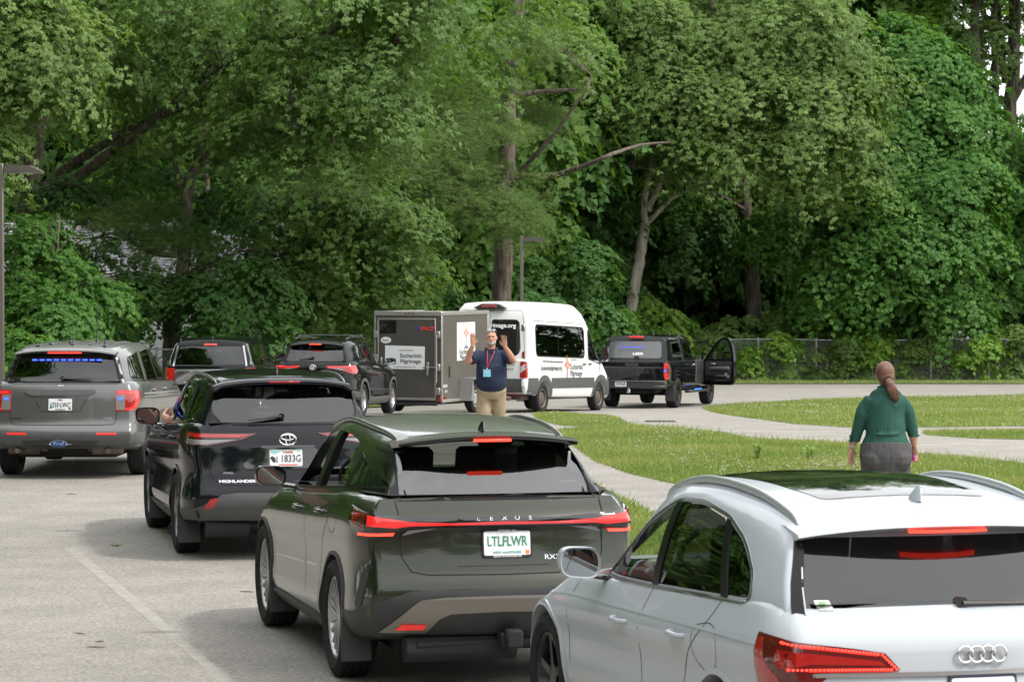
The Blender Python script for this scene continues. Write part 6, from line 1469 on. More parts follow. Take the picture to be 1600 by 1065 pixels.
# ---------------------------------------------------------------- black compact SUV with roof rack (behind)
P_black = paint('paint_black', (.006, .007, .007), .0, .25)
def hatch_spoiler(s, m, hw, x0, zc0, lamp_w, lamp_m, lift=.0):
    mb = MB(); V = []; F = []; prof = [(x0 + .35, .012), (x0 + .1, .012), (x0, -.004), (x0 - .01, -.02), (x0 + .05, -.045), (x0 + .2, -.05)]; ny = 13
    for j in range(ny):
        y = -hw + 2*hw*j/(ny - 1); zc = zc0 - .05*abs(y/hw)**3; bow = .08*(y/hw)**2
        for x, dz in prof: V.append((x + bow, y, zc + dz))
    n_ = len(prof)
    for j in range(ny - 1):
        for k in range(n_): F.append((j*n_ + k, j*n_ + (k+1) % n_, (j+1)*n_ + (k+1) % n_, (j+1)*n_ + k))
    F += [tuple(range(n_)), tuple(range((ny-1)*n_, ny*n_))]; mb.add(V, F); sp = s.shape(mb, 'roof_spoiler', m, False, ang=50)
    MB().box((x0 - .005, 0, zc0 - .028), (.03, lamp_w, .022), bev=.004).build('brake_lamp', lamp_m, sp)
def compact_suv():
    s = Veh('sport_utility_vehicle', (-4.25, 61, -.19), 'black compact SUV with a roof rack, left of the trailer', 'SUV', pitch=.02)
    side = rnd([(3.05, 1.13), (2.6, 1.44), (2.2, 1.56), (1.6, 1.575), (1.0, 1.53), (.72, 1.36), (1.05, 1.20), (2.0, 1.16)], .05)
    rear = rnd([(-.64, 1.20), (.64, 1.20), (.55, 1.55), (-.55, 1.55)], .07)
    s.body(dict(L=4.6, zbelt=1.2, R=.36, rw=.40, axles=(.98, 3.67), paint=P_black,
        Rp=[(.36, .14), (.45, .03), (.55, 0), (.68, .03), (.85, .06), (1.0, .08), (1.12, .11), (1.2, .16)], Fp=[(.36, 4.5), (.6, 4.6), (.9, 4.58), (1.05, 4.5), (1.2, 4.2)],
        Wz=[(.36, .84), (.45, .91), (.6, .925), (.8, .915), (.95, .92), (1.05, .91), (1.13, .88), (1.2, .83)], zb=[(0, .42), (.5, .34), (1.5, .25), (3.3, .25), (4.3, .28)],
        B=[(.1, 1.17), (.5, 1.2), (1.5, 1.18), (2.3, 1.14), (3.1, 1.1), (3.8, 1.05), (4.3, .95), (4.6, .8)], cr=(.10, .45, 2.2), kr=.12,
        Rg=[(1.15, .14), (1.3, .25), (1.45, .36), (1.58, .48)], Fg=[(1.15, 3.35), (1.3, 3.1), (1.45, 2.8), (1.58, 2.5)],
        T=[(.4, 1.58), (.9, 1.63), (1.6, 1.65), (2.3, 1.63), (2.7, 1.53), (3.3, 1.17)], Wg=[(1.15, .84), (1.25, .80), (1.4, .73), (1.52, .67), (1.58, .60)], gr=(.12, .8, 2.), side_open=[side], rear_open=rear))
    s.patch('rear', rear, G_rear2, 'rear_window', off=-.004, skirt=False, grid=.1)
    for g in (1, -1): s.strip('rear', [(g*.66, 1.20), (g*.62, 1.40), (g*.58, 1.55)], .05, m_tb, 'window_seal', off=.003)
    s.both(rnd([(3.02, 1.135), (2.58, 1.44), (2.2, 1.55), (2.12, 1.155)], .03), G_mid, 'side_window', off=-.004, skirt=False)
    s.both(rnd([(2.04, 1.16), (2.1, 1.555), (1.6, 1.57), (1.3, 1.55), (1.2, 1.20)], .03), G_priv, 'side_window', off=-.004, skirt=False)
    s.both(rnd([(1.1, 1.205), (1.2, 1.54), (1.0, 1.52), (.76, 1.37)], .03), G_priv, 'quarter_window', off=-.004, skirt=False)
    s.both([(2.03, 1.15), (2.13, 1.15), (2.21, 1.58), (2.09, 1.58)], m_tb, 'door_pillar', off=.002, th=.05); s.both([(1.1, 1.18), (1.2, 1.18), (1.30, 1.57), (1.2, 1.57)], m_tb, 'door_pillar', off=.002, th=.05)
    hatch_spoiler(s, P_black, .58, .30, 1.585, .26, m_redhot)
    s.wc = (.66, .24); s.wx = .4
    for g in (1, -1):
        f = (lambda P: P) if g > 0 else mirr
        s.patch('wrap', rnd(f([(.28, 1.10), (.60, 1.10), (.98, 1.12), (1.05, 1.0), (.95, .93), (.78, .95), (.60, 1.02), (.34, 1.045)]), .015), m_red, 'tail_lamp', off=.008, grid=.06)
        s.patch('wrap', rnd(f([(.30, 1.09), (.60, 1.09), (.92, 1.105), (.90, 1.07), (.60, 1.065), (.34, 1.065)]), .01), m_redlit, 'tail_lamp_band', off=.011, grid=.06)
        s.patch('wrap', rnd(f([(.36, 1.055), (.60, 1.05), (.72, 1.0), (.62, 1.01)]), .01), m_whitelamp, 'reversing_lamp', off=.011, grid=.06)
        s.patch('wrap', rnd(f([(.80, 1.05), (.92, 1.06), (.92, 1.0), (.84, .98)]), .01), m_redhot, 'brake_lamp', off=.012, grid=.06)
    emblem3(s, 0, 1.07, .14, .10); s.line('rear', [(-.68, 1.1), (-.68, .8), (-.6, .7), (.6, .7), (.68, .8), (.68, 1.1)], .008)
    wiper(s, .04, 1.27, .34, 1.25); s.plate(0, .86)
    s.patch('wrap', [(-1.3, .52), (-.7, .60), (.7, .60), (1.3, .52), (1.3, .42), (-1.3, .42)], m_plasg, 'lower_bumper', off=.006, th=.03)
    for ax in (.98, 3.67): s.arch(ax, .40, .465, m_plasg, off=.012)
    s.both([(1.4, .26), (3.25, .26), (3.25, .42), (1.4, .42)], m_plasg, 'sill_trim', off=.012, th=.03)
    for kd in ('L', 'R'):
        s.line(kd, [(2.08, 1.15), (2.1, .8), (2.05, .42)], .008, sm=4); s.line(kd, [(3.2, 1.08), (3.25, .8), (3.2, .42)], .008, sm=4); s.line(kd, [(1.14, 1.19), (1.25, 1.0), (1.4, .7), (1.4, .42)], .008, sm=4)
        s.handle(kd, 2.35, 1.02, P_black); s.handle(kd, 1.45, 1.04, P_black); s.line(kd, [(1.4, .60), (3.2, .56)], .02, m_plas)
    s.wheels(.36, .225, 1.6, 'five', rimr=.24, mrim=m_satin); s.mirrors(2.95, 1.03, 1.17, P_black, .24, .17, .14)
    m = m_plas
    s.rail([(2.4, .03), (2.3, .055), (1.6, .06), (.9, .055), (.75, .03)], lambda x: .56, m, wd=.018)
    for x in (1.15, 2.0):
        a, b = s.proj('top', x, .60)[0], s.proj('top', x, -.60)[0]; z = 1.745
        MB().tube([(x, .60, z), (x, -.60, z)], .022, 8, flat=.6).build('roof_rack_bar', m, s.root)
        for y in (.58, -.58): MB().box((x, y, z - .03), (.09, .06, .06), bev=.015).build('rack_foot', m, s.root)
    ub = MB(); ub.box((2.2, 0, .27), (3.5, 1.2, .12), bev=.03); ub.build('underbody', m_dark, s.root)
    for y in (.38, -.38): s.seat(2.1, y, 1.07, m_seat, .40)
    return s
compact_suv()

# ---------------------------------------------------------------- boxy black wagon
def boxy_car():
    s = Veh('station_wagon', (-6.58, 62.5, -.045), 'boxy black wagon with a flat roof and silver rear pillars, behind the grey police SUV', 'car')
    s.root.scale = (1.06, 1.06, 1.03)
    side = rnd([(3.5, 1.12), (3.05, 1.48), (2.4, 1.50), (1.2, 1.49), (.42, 1.46), (.40, 1.14), (2.0, 1.12)], .04)
    rear = rnd([(-.72, 1.08), (.72, 1.08), (.64, 1.49), (-.64, 1.49)], .06)
    s.body(dict(L=5.0, zbelt=1.1, R=.36, rw=.40, axles=(1.05, 4.0), paint=P_black,
        Rp=[(.34, .10), (.5, .0), (.8, .04), (1.0, .08), (1.1, .10)], Fp=[(.34, 4.9), (.6, 5.0), (.9, 4.97), (1.1, 4.8)], Wz=[(.34, .86), (.5, .94), (.8, .945), (.95, .95), (1.03, .94), (1.1, .91)],
        zb=[(0, .34), (1.5, .25), (3.6, .25), (4.8, .3)], B=[(0, 1.09), (.5, 1.1), (2.0, 1.1), (3.5, 1.08), (4.3, 1.04), (4.8, .93), (5, .8)], cr=(.06, .3, 2.2), kr=.06,
        Rg=[(1.05, .09), (1.25, .14), (1.45, .20), (1.56, .27)], Fg=[(1.05, 3.85), (1.2, 3.6), (1.4, 3.25), (1.56, 2.95)], T=[(.2, 1.575), (.8, 1.60), (2.0, 1.62), (2.8, 1.60), (3.2, 1.45), (3.8, 1.1)],
        Wg=[(1.05, .90), (1.2, .87), (1.4, .80), (1.5, .765), (1.56, .69)], gr=(.05, .5, 2.), side_open=[side], rear_open=rear))
    s.patch('rear', rear, G_rear2, 'rear_window', off=-.004, skirt=False, grid=.1)
    for g in (1, -1):
        s.strip('rear', [(g*.755, 1.07), (g*.715, 1.30), (g*.675, 1.50)], .035, m_satin, 'silver_pillar', off=.006)
    for kd in ('L', 'R'): s.strip(kd, [(.22, 1.10), (.30, 1.35), (.38, 1.53)], .07, m_satin, 'silver_pillar', off=.006)
    s.both(rnd([(3.46, 1.125), (3.02, 1.475), (2.42, 1.495), (2.36, 1.125)], .03), G_mid, 'side_window', off=-.004, skirt=False)
    s.both(rnd([(2.26, 1.125), (2.32, 1.495), (1.36, 1.49), (1.30, 1.13)], .03), G_priv, 'side_window', off=-.004, skirt=False)
    s.both(rnd([(1.20, 1.13), (1.26, 1.49), (.44, 1.455), (.42, 1.145)], .03), G_priv, 'quarter_window', off=-.004, skirt=False)
    s.both([(2.25, 1.10), (2.37, 1.10), (2.43, 1.52), (2.31, 1.52)], m_tb, 'door_pillar', off=.002, th=.05); s.both([(1.2, 1.10), (1.31, 1.10), (1.37, 1.52), (1.25, 1.52)], m_tb, 'door_pillar', off=.002, th=.05)
    MB().box((.235, 0, 1.515), (.04, .26, .04), bev=.006).build('brake_lamp', m_redhot, s.root)
    s.strip('rear', [(-.66, 1.505), (.66, 1.505)], .03, m_tb, 'window_seal', off=.004); s.fin(.6, m_gloss)
    s.wc = (.78, .14); s.wx = .3
    for g in (1, -1):
        f = (lambda P: P) if g > 0 else mirr
        s.patch('wrap', rnd(f([(.72, 1.03), (1.0, 1.03), (.99, .72), (.74, .72)]), .03), m_red, 'tail_lamp', off=.01)
    s.patch('rear', rnd([(-.72, 1.0), (.72, 1.0), (.72, .80), (-.72, .80)], .03), m_satin, 'tailgate_trim', off=.006); s.plate(0, .72)
    s.wheels(.36, .225, 1.64, 'five', mrim=m_satin); s.mirrors(3.4, 1.04, 1.16, P_black, .24, .17, .14)
    for y in (.4, -.4): s.seat(2.4, y, 1.05, m_seat, .36)
    for kd in ('L', 'R'): s.handle(kd, 2.6, 1.0, P_black); s.handle(kd, 1.5, 1.0, P_black); s.line(kd, [(2.3, 1.1), (2.3, .35)], .008); s.line(kd, [(3.55, 1.08), (3.55, .35)], .008)
    return s
boxy_car()

# ---------------------------------------------------------------- enclosed trailer
m_trl = mat('trailer_skin', (.115, .105, .09), .42, .35, var=.12, vs_=2.)
m_trld = mat('trailer_door', (.075, .070, .062), .5, .2, var=.1, vs_=3.)
m_trim = mat('trailer_trim', (.40, .39, .36), .4, .7)
m_tread = mat('tread_plate', (.42, .42, .41), .35, .8, bump=.25, bs=70.)
m_org = mat('logo_orange', (.75, .28, .04), .5); m_lred = mat('logo_red', (.62, .04, .04), .5); m_lblue = mat('logo_blue', (.04, .06, .28), .5)
m_lgrey = mat('lettering_grey', (.10, .10, .10), .5); m_lgreyl = mat('lettering_pale', (.32, .30, .28), .5)
def star_emblem(s, kd, a, b, h, parent):
    """eight-armed line star on a slim stand"""
    sg = {'R': 1, 'L': -1, 'rear': -1}[kd]; k_ = h; ax_ = 1.6 if kd != 'rear' else 1.
    def L_(p, q, w_, m, n='emblem'): s.patch(kd, ribbon([(a + sg*p[0]*k_*ax_, b + p[1]*k_), (a + sg*q[0]*k_*ax_, b + q[1]*k_)], w_*k_*1.7), m, n, off=.007, skirt=False, parent=parent, grid=1.)
    c = (0, .13)
    def arms(R1, R2, n, off_, w_, m):
        pts = []
        for i_ in range(2*n):
            r_ = R1 if i_ % 2 == 0 else R2; t = off_ + i_*math.pi/n; pts.append((c[0] + r_*.72*math.cos(t), c[1] + r_*math.sin(t)))
        for i_ in range(2*n): L_(pts[i_], pts[(i_+1) % (2*n)], w_, m)
    arms(.27, .075, 4, 0, .022, m_lred); arms(.23, .05, 4, math.pi/4, .016, m_org)
    L_((0, .30), (0, .52), .02, m_org); L_((-.012, .30), (-.05, .44), .012, m_org); L_((.012, .30), (.05, .44), .012, m_org)
    L_((-.012, -.12), (-.035, -.42), .02, m_lred); L_((.012, -.12), (.035, -.42), .02, m_lblue); L_((-.035, -.42), (-.10, -.48), .02, m_lblue); L_((.035, -.42), (.10, -.48), .02, m_lblue); L_((-.11, -.485), (.11, -.485), .03, m_lblue)
def trailer():
    X, Y, yaw = -2.40, 66.5, -.385
    s = Veh('cargo_trailer', (X, Y, yaw), 'dark grey enclosed cargo trailer with white event signs, hitched to the white van', 'trailer')
    L, W, z0, z1 = 2.80, .84, .30, 2.36
    bx = MB().box((L/2, 0, (z0+z1)/2), (L, 2*W, z1-z0), bev=.02); s.shape(bx, 'body', m_trl, True, ang=30)
    for sg in (1, -1):
        for x in (.02, L - .02): MB().box((x, sg*(W), (z0+z1)/2), (.06, .03, z1-z0 + .01), bev=.006).build('corner_post', m_trim, s.root)
        MB().box((L/2, sg*W, z1 - .02), (L + .04, .035, .09), bev=.008).build('roof_trim', m_trim, s.root); MB().box((L/2, sg*W, z0 + .02), (L + .02, .03, .07), bev=.006).build('bottom_rail', m_trim, s.root)
        for k in range(14): MB().lathe([(.006, 0), (.006, .012), (0, .014)], 6, 'y', (.2 + k*.19, sg*W if sg > 0 else -W - .014, z1 - .12)).build('rivet', m_trim, s.root) if k % 7 == 9 else None
        # seams
        for x in (.95, 1.88): s.line('L' if sg > 0 else 'R', [(x, z0 + .06), (x, z1 - .07)], .008, m_trld)
        # wheel, fender
        s.S = dict(axles=(), R=.33); w_ = s.wheel(1.55, sg*(W + .14), .33, .2, 'steel', rimr=.20, mrim=mat('rim_pale', (.5, .5, .5), .4, .5))
        fp = [(1.02, .30), (1.12, .82), (2.0, .82), (2.10, .30), (2.06, .30), (1.97, .79), (1.15, .79), (1.06, .30)]
        MB().prism(fp, 0, .30, lambda x, y, z: (x, sg*(W + z), y)).build('fender', m_tread, s.root, False)
        MB().prism([(1.02, .30), (1.12, .82), (1.16, .82), (1.30, .30)], .29, .30, lambda x, y, z: (x, sg*(W + z), y)).build('fender_side', m_tread, s.root, False)
    MB().box((-.005, 0, z1 - .02), (.04, 2*W + .02, .11), bev=.01).build('roof_trim', m_trim, s.root)
    for k in (-.09, 0, .09): MB().box((-.03, k - .05, z1 - .02), (.015, .07, .022), bev=.003).build('marker_lamp', m_redd, s.root)
    # ramp door
    d = MB().box((-.02, .02, 1.28), (.04, 1.46, 1.86), bev=.01).build('rear_door', m_trld, s.root)
    for a, b, c_, e in ((-.70, .34, -.70, 2.22), (.74, .34, .74, 2.22)): MB().box((-.043, a, 1.28), (.02, .03, 1.88), bev=.003).build('door_edge', m_trim, d)
    MB().box((-.043, .02, 2.21), (.02, 1.47, .03), bev=.003).build('door_edge', m_trim, d); MB().box((-.043, .02, .37), (.02, 1.47, .05), bev=.003).build('door_edge', m_trim, d)
    for y in (.80, -.77):
        for z in (1.85, 1.1, .55) if y < 0 else (1.85, 1.3): MB().box((-.03, y, z), (.05, .10, .16), bev=.01).build('hinge', m_trim, d)
    lt = MB(); lt.tube([(-.07, -.74, 1.85), (-.07, -.74, .75)], .018, 8); lt.box((-.06, -.52, 1.17), (.04, .07, .10), bev=.01); lt.tube([(-.08, -.40, 1.10), (-.08, -.72, 1.10)], .014, 6); lt.box((-.08, -.52, 1.02), (.03, .05, .22), bev=.01); lt.build('door_latch', m_trim, d)
    MB().box((-.05, .66, 1.22), (.03, .05, .20), bev=.01).build('door_latch', m_trim, d)
    s.addbv(*[[v.co.copy() for v in d.data.vertices], [tuple(p.vertices) for p in d.data.polygons]])
    s.patch('rear', rnd([(.70, 2.17), (.28, 2.17), (.28, 1.88), (.70, 1.88)], .03), m_gloss, 'door_window', off=.012, parent=d)
    t = s.patch('rear', [(.54 + .13*math.cos(a), 1.72 + .075*math.sin(a)) for a in lin(0, 2*math.pi, 22)[:-1]], m_plate, 'maker_badge', off=.01, parent=d); s.text('rear', 'Scout', .54, 1.72, .07, m_letk, off=.012, parent=t)
    s.text('rear', 'PACE', -.50, 1.99, .115, m_letr, off=.012, wx=1.25, slant=.25, bold=.006, parent=d); s.text('rear', 'P', -.245, 1.98, .15, m_lblue, off=.012, slant=.25, bold=.008, parent=d)
    sgn = s.patch('rear', [(.56, 1.60), (-.44, 1.58), (-.44, 1.05), (.56, 1.06)], m_plate, 'banner', off=.012, parent=d)
    star_emblem(s, 'rear', .33, 1.34, .42, sgn)
    s.text('rear', 'NATIONAL', .02, 1.49, .065, m_lgreyl, off=.015, parent=sgn, wx=1.15); s.text('rear', 'Eucharistic', -.10, 1.365, .128, m_lgrey, off=.015, parent=sgn, bold=.002); s.text('rear', 'Pilgrimage', -.085, 1.235, .128, m_lgrey, off=.015, parent=sgn, bold=.002); s.text('rear', 'eucharisticpilgrimage.org', .06, 1.11, .055, m_lgreyl, off=.015, parent=sgn)
    for sg in (1, -1):
        kd = 'L' if sg > 0 else 'R'
        xa, xb = (.62, 1.70) if sg < 0 else (1.1, 2.2)
        p = s.patch(kd, [(xa + .28, 2.12), (xb + .28, 2.12), (xb + .28, .98 + .25), (xa + .28, .98 + .25)], m_plate, 'banner', off=.006)
        cx_ = (xa + xb)/2 + .28
        star_emblem(s, kd, cx_, 1.80, .52, p); s.text(kd, 'NATIONAL', cx_, 1.515, .055, m_lgreyl, off=.01, parent=p); s.text(kd, 'Eucharistic', cx_, 1.43, .165, m_lgrey, off=.01, wx=1.15, parent=p, bold=.002); s.text(kd, 'Pilgrimage', cx_, 1.30, .165, m_lgrey, off=.01, wx=1.15, parent=p, bold=.002)
    s.patch('R', [(2.2, 1.84), (2.72, 1.84), (2.72, 1.28), (2.2, 1.28)], m_plate, 'banner', off=.006) if False else None
    s.text('R', 'aco', .22, .68, .14, m_white_l, wx=1.2); s.text('R', 'DLX', .26, .54, .08, m_white_l)
    s.patch('R', rnd([(.43, 1.12), (.48, 1.12), (.48, .86), (.43, .86)], .01), m_dark, 'side_latch', off=.015)
    for sg in (1, -1): MB().box((-.01, sg*(W - .03), .38), (.03, .06, .13), bev=.008).build('tail_lamp', m_red, s.root)
    MB().box((.2, -W - .012, .40), (.09, .02, .05), bev=.004).build('marker_lamp', m_red, s.root)
    fr = MB(); fr.box((L/2, 0, .26), (L, .9, .08)); fr.tube([(L - .1, .6, .30), (L + 1.0, 0, .36)], .04, 6); fr.tube([(L - .1, -.6, .30), (L + 1.0, 0, .36)], .04, 6); fr.box((L + 1.05, 0, .40), (.16, .09, .09), bev=.01); fr.build('drawbar', m_dark, s.root)
    st = MB(); st.box((-.04, 0, .25), (.08, 1.5, .06), bev=.01); st.build('rear_bumper', m_dark, s.root)
    return s
trailer()

# ---------------------------------------------------------------- white passenger van
P_vanw = paint('paint_van_white', (.72, .73, .72), .0, .35)
def van():
    s = Veh('passenger_van', (-.60, 70.2, -.408), 'white raised roof passenger van with side lettering, towing the grey trailer', 'van', pitch=.028)
    L = 5.98
    side = [rnd([(.62, 1.40), (3.78, 1.36), (3.78, 2.12), (.62, 2.16)], .14), rnd([(4.02, 1.33), (4.80, 1.21), (5.18, 1.30), (4.90, 1.74), (4.62, 2.02), (4.05, 2.06)], .08)]
    s.body(dict(L=L, zbelt=1.3, R=.36, rw=.42, axles=(1.13, 4.88), paint=P_vanw,
        Rp=[(.42, .06), (.6, .0), (.9, .0), (1.3, .015)], Fp=[(.42, 5.9), (.6, 5.98), (.85, 5.95), (1.05, 5.82), (1.3, 5.35)], Wz=[(.42, .97), (.55, 1.01), (.8, 1.03), (1.1, 1.035), (1.3, 1.025)],
        zb=[(0, .46), (1.8, .38), (4.2, .36), (5.2, .36), (5.98, .30)], B=[(0, 1.3), (4.2, 1.3), (5.0, 1.27), (5.5, 1.12), (5.8, .98), (5.98, .8)], cr=(.03, .18, 2.5), cf=(.16, .7, 2.2), kr=.03, hood=.06,
        Rg=[(1.28, .02), (1.8, .05), (2.2, .09), (2.5, .16), (2.62, .28)], Fg=[(1.28, 5.48), (1.5, 5.25), (1.9, 4.9), (2.2, 4.6), (2.45, 4.25), (2.62, 3.85)], T=[(.1, 2.64), (.6, 2.69), (2.0, 2.71), (3.2, 2.69), (3.9, 2.58), (4.3, 2.40), (4.7, 2.08), (5.45, 1.32)],
        Wg=[(1.28, 1.02), (1.7, 1.0), (2.1, .975), (2.4, .94), (2.54, .90), (2.62, .83)], gr=(.02, .2, 2.5), gf=(.05, .7, 2.), crown=.04, gbev=.05, side_open=side))
    for k, (poly, m) in enumerate(((side[0], G_priv), (side[1], G_mid))): s.both(poly, m, 'side_window', off=-.004, skirt=False)
    for kd in ('L', 'R'):
        ring = side[0] + side[0][:1]; s.strip(kd, ring, .035, m_tb, 'window_seal', off=.004); s.strip(kd, side[1] + side[1][:1], .03, m_tb, 'window_seal', off=.004)
        s.strip(kd, [(2.05, 1.38), (2.07, 2.14)], .05, m_gloss, 'window_divider', off=.005)
        s.patch(kd, [(4.85, 1.22), (5.15, 1.18), (5.25, 1.27), (4.95, 1.62)], m_plas, 'mirror_sail', off=.005)
        s.line(kd, [(3.90, .45), (3.90, 2.2), (3.92, 2.35)], .008); s.line(kd, [(2.30, .45), (2.30, 1.36)], .008) if kd == 'R' else None
        s.line(kd, [(5.02, .6), (5.05, 1.1), (4.9, 1.3)], .008); s.line(kd, [(.45, 2.26), (3.9, 2.22)], .012)
        s.strip(kd, [(1.0, 1.27), (2.30, 1.25)], .03, m_plas, 'door_track', off=.006)
        s.patch(kd, [(.12, .50), (.72, .50), (.72, .86), (.12, .86)], m_plasg, 'side_cladding', off=.010); s.patch(kd, [(1.58, .60), (4.42, .60), (4.42, .86), (1.58, .86)], m_plasg, 'side_cladding', off=.010)
        s.patch(kd, [(5.30, .40), (5.9, .42), (5.88, .76), (5.6, .80), (5.32, .86)], m_plasg, 'front_bumper', off=.010)
    for ax in (1.13, 4.88): s.arch(ax, .42, .56, m_plasg, off=.012, a0=-5, a1=185)
    for x in (3.72, 4.10): s.handle('R', x, 1.20, m_plas); s.handle('L', x, 1.2, m_plas)
    # rear doors
    s.line('rear', [(0, .5), (0, 2.5)], .012); s.line('rear', [(-.90, .52), (-.92, 1.3), (-.86, 2.2), (-.80, 2.5), (.80, 2.5), (.86, 2.2), (.92, 1.3), (.90, .52)], .012)
    for g in (1, -1):
        f = (lambda P: P) if g > 0 else mirr
        s.patch('rear', rnd(f([(.05, 1.40), (.74, 1.40), (.82, 1.55), (.76, 2.22), (.68, 2.28), (.05, 2.28)]), .08), mat('van_glass_dark', (.012, .012, .013), .05, coat=1.), 'rear_window', off=.003, skirt=False, grid=.15)
        s.patch('rear', f([(.03, .50), (.90, .50), (.90, .84), (.03, .84)]), m_plasg, 'rear_cladding', off=.006)
        s.wc = (.92, .07); s.wx = .09
        s.patch('wrap', rnd(f([(.845, .86), (1.02, .86), (1.02, 1.24), (.99, 1.26), (.845, 1.26)]), .02), m_red, 'tail_lamp', off=.012, grid=.04); s.patch('wrap', rnd(f([(.86, 1.34), (1.01, 1.34), (1.00, 1.50), (.93, 1.53), (.86, 1.48)]), .02), m_red, 'tail_lamp', off=.012, grid=.04)
        s.patch('wrap', f([(.86, 1.14), (1.01, 1.22), (1.01, 1.10), (.86, .98)]), m_platet if False else mat('lamp_pale', (.5, .5, .5), .2), 'reversing_lamp', off=.015)
        for z in (2.08, .73): MB().box((-.01, g*.93, z) if z > 1 else (-.01, g*.95, z), (.06, .09, .17), bev=.02).build('door_hinge', m_satin if z > 1 else m_white_l, s.root)
        s.patch('wrap', f([(.0, .48), (.9, .46), (1.5, .50), (1.5, .40), (.9, .36), (0, .36)]), m_plasg, 'rear_bumper', off=.02, th=.05)
        s.patch('rear', rnd(f([(.55, .46), (.75, .46), (.75, .42), (.55, .42)]), .01), m_redlit, 'reflector', off=.03)
    mb = MB(); mb.prism(rnd([(-.42, 2.555), (-.20, 2.66), (.20, 2.66), (.42, 2.555), (.30, 2.535), (-.30, 2.535)], .03), .02, .24, lambda x, y, z: (z, x, y)); pod = mb.build('brake_lamp_pod', m_plas, s.root); MB().box((.02, 0, 2.60), (.03, .42, .06), bev=.012).build('brake_lamp', m_red, pod)
    s.text('rear', 'Pilgrimage.org', -.25, 2.13, .15, m_white_l, off=.008, wx=1.0, bold=.004)
    s.text('rear', 'Procesión', -.50, 1.18, .10, m_lgrey, off=.004); s.text('rear', 'Eucarística', -.45, 1.08, .10, m_lgrey, off=.004)
    wnd = s.text('R', 'Eucharisticpilgrimage.org', 1.55, 1.10, .17, m_lgrey, off=.004, wx=.80, bold=.002)
    star_emblem(s, 'R', 2.58, 1.10, .62, s.bodyo); s.text('R', 'NATIONAL', 3.02, 1.30, .07, m_lgreyl, off=.004); s.text('R', 'Eucharistic', 3.20, 1.13, .20, m_lgrey, off=.004, wx=1.0, bold=.002); s.text('R', 'Pilgrimage', 3.18, .96, .20, m_lgrey, off=.004, wx=1.0, bold=.002)
    s.text('L', 'Eucharisticpilgrimage.org', 2.0, 1.10, .17, m_lgrey, off=.004, wx=.80)
    s.wheels(.36, .235, 1.78, 'steel', rimr=.235, mrim=m_steel)
    s.mirrors(4.78, 1.20, 1.45, m_plas, .22, .40, .14, tall=True)
    for x in (1.4, 2.4, 3.3, 4.1):
        for y in (.6, -.1, -.62): s.seat(x, y, 1.30, m_seatg if x < 4 else m_seat, .30, .42)
    ub = MB(); ub.box((3.0, 0, .40), (5.2, 1.5, .16), bev=.03); ub.tube([(.1, .45, .34), (1.5, .45, .34)], .07, 8); ub.box((.0, 0, .36), (.2, 1.2, .1), bev=.02); ub.build('underbody', m_steel, s.root)
    # people riding inside
    return s
van()

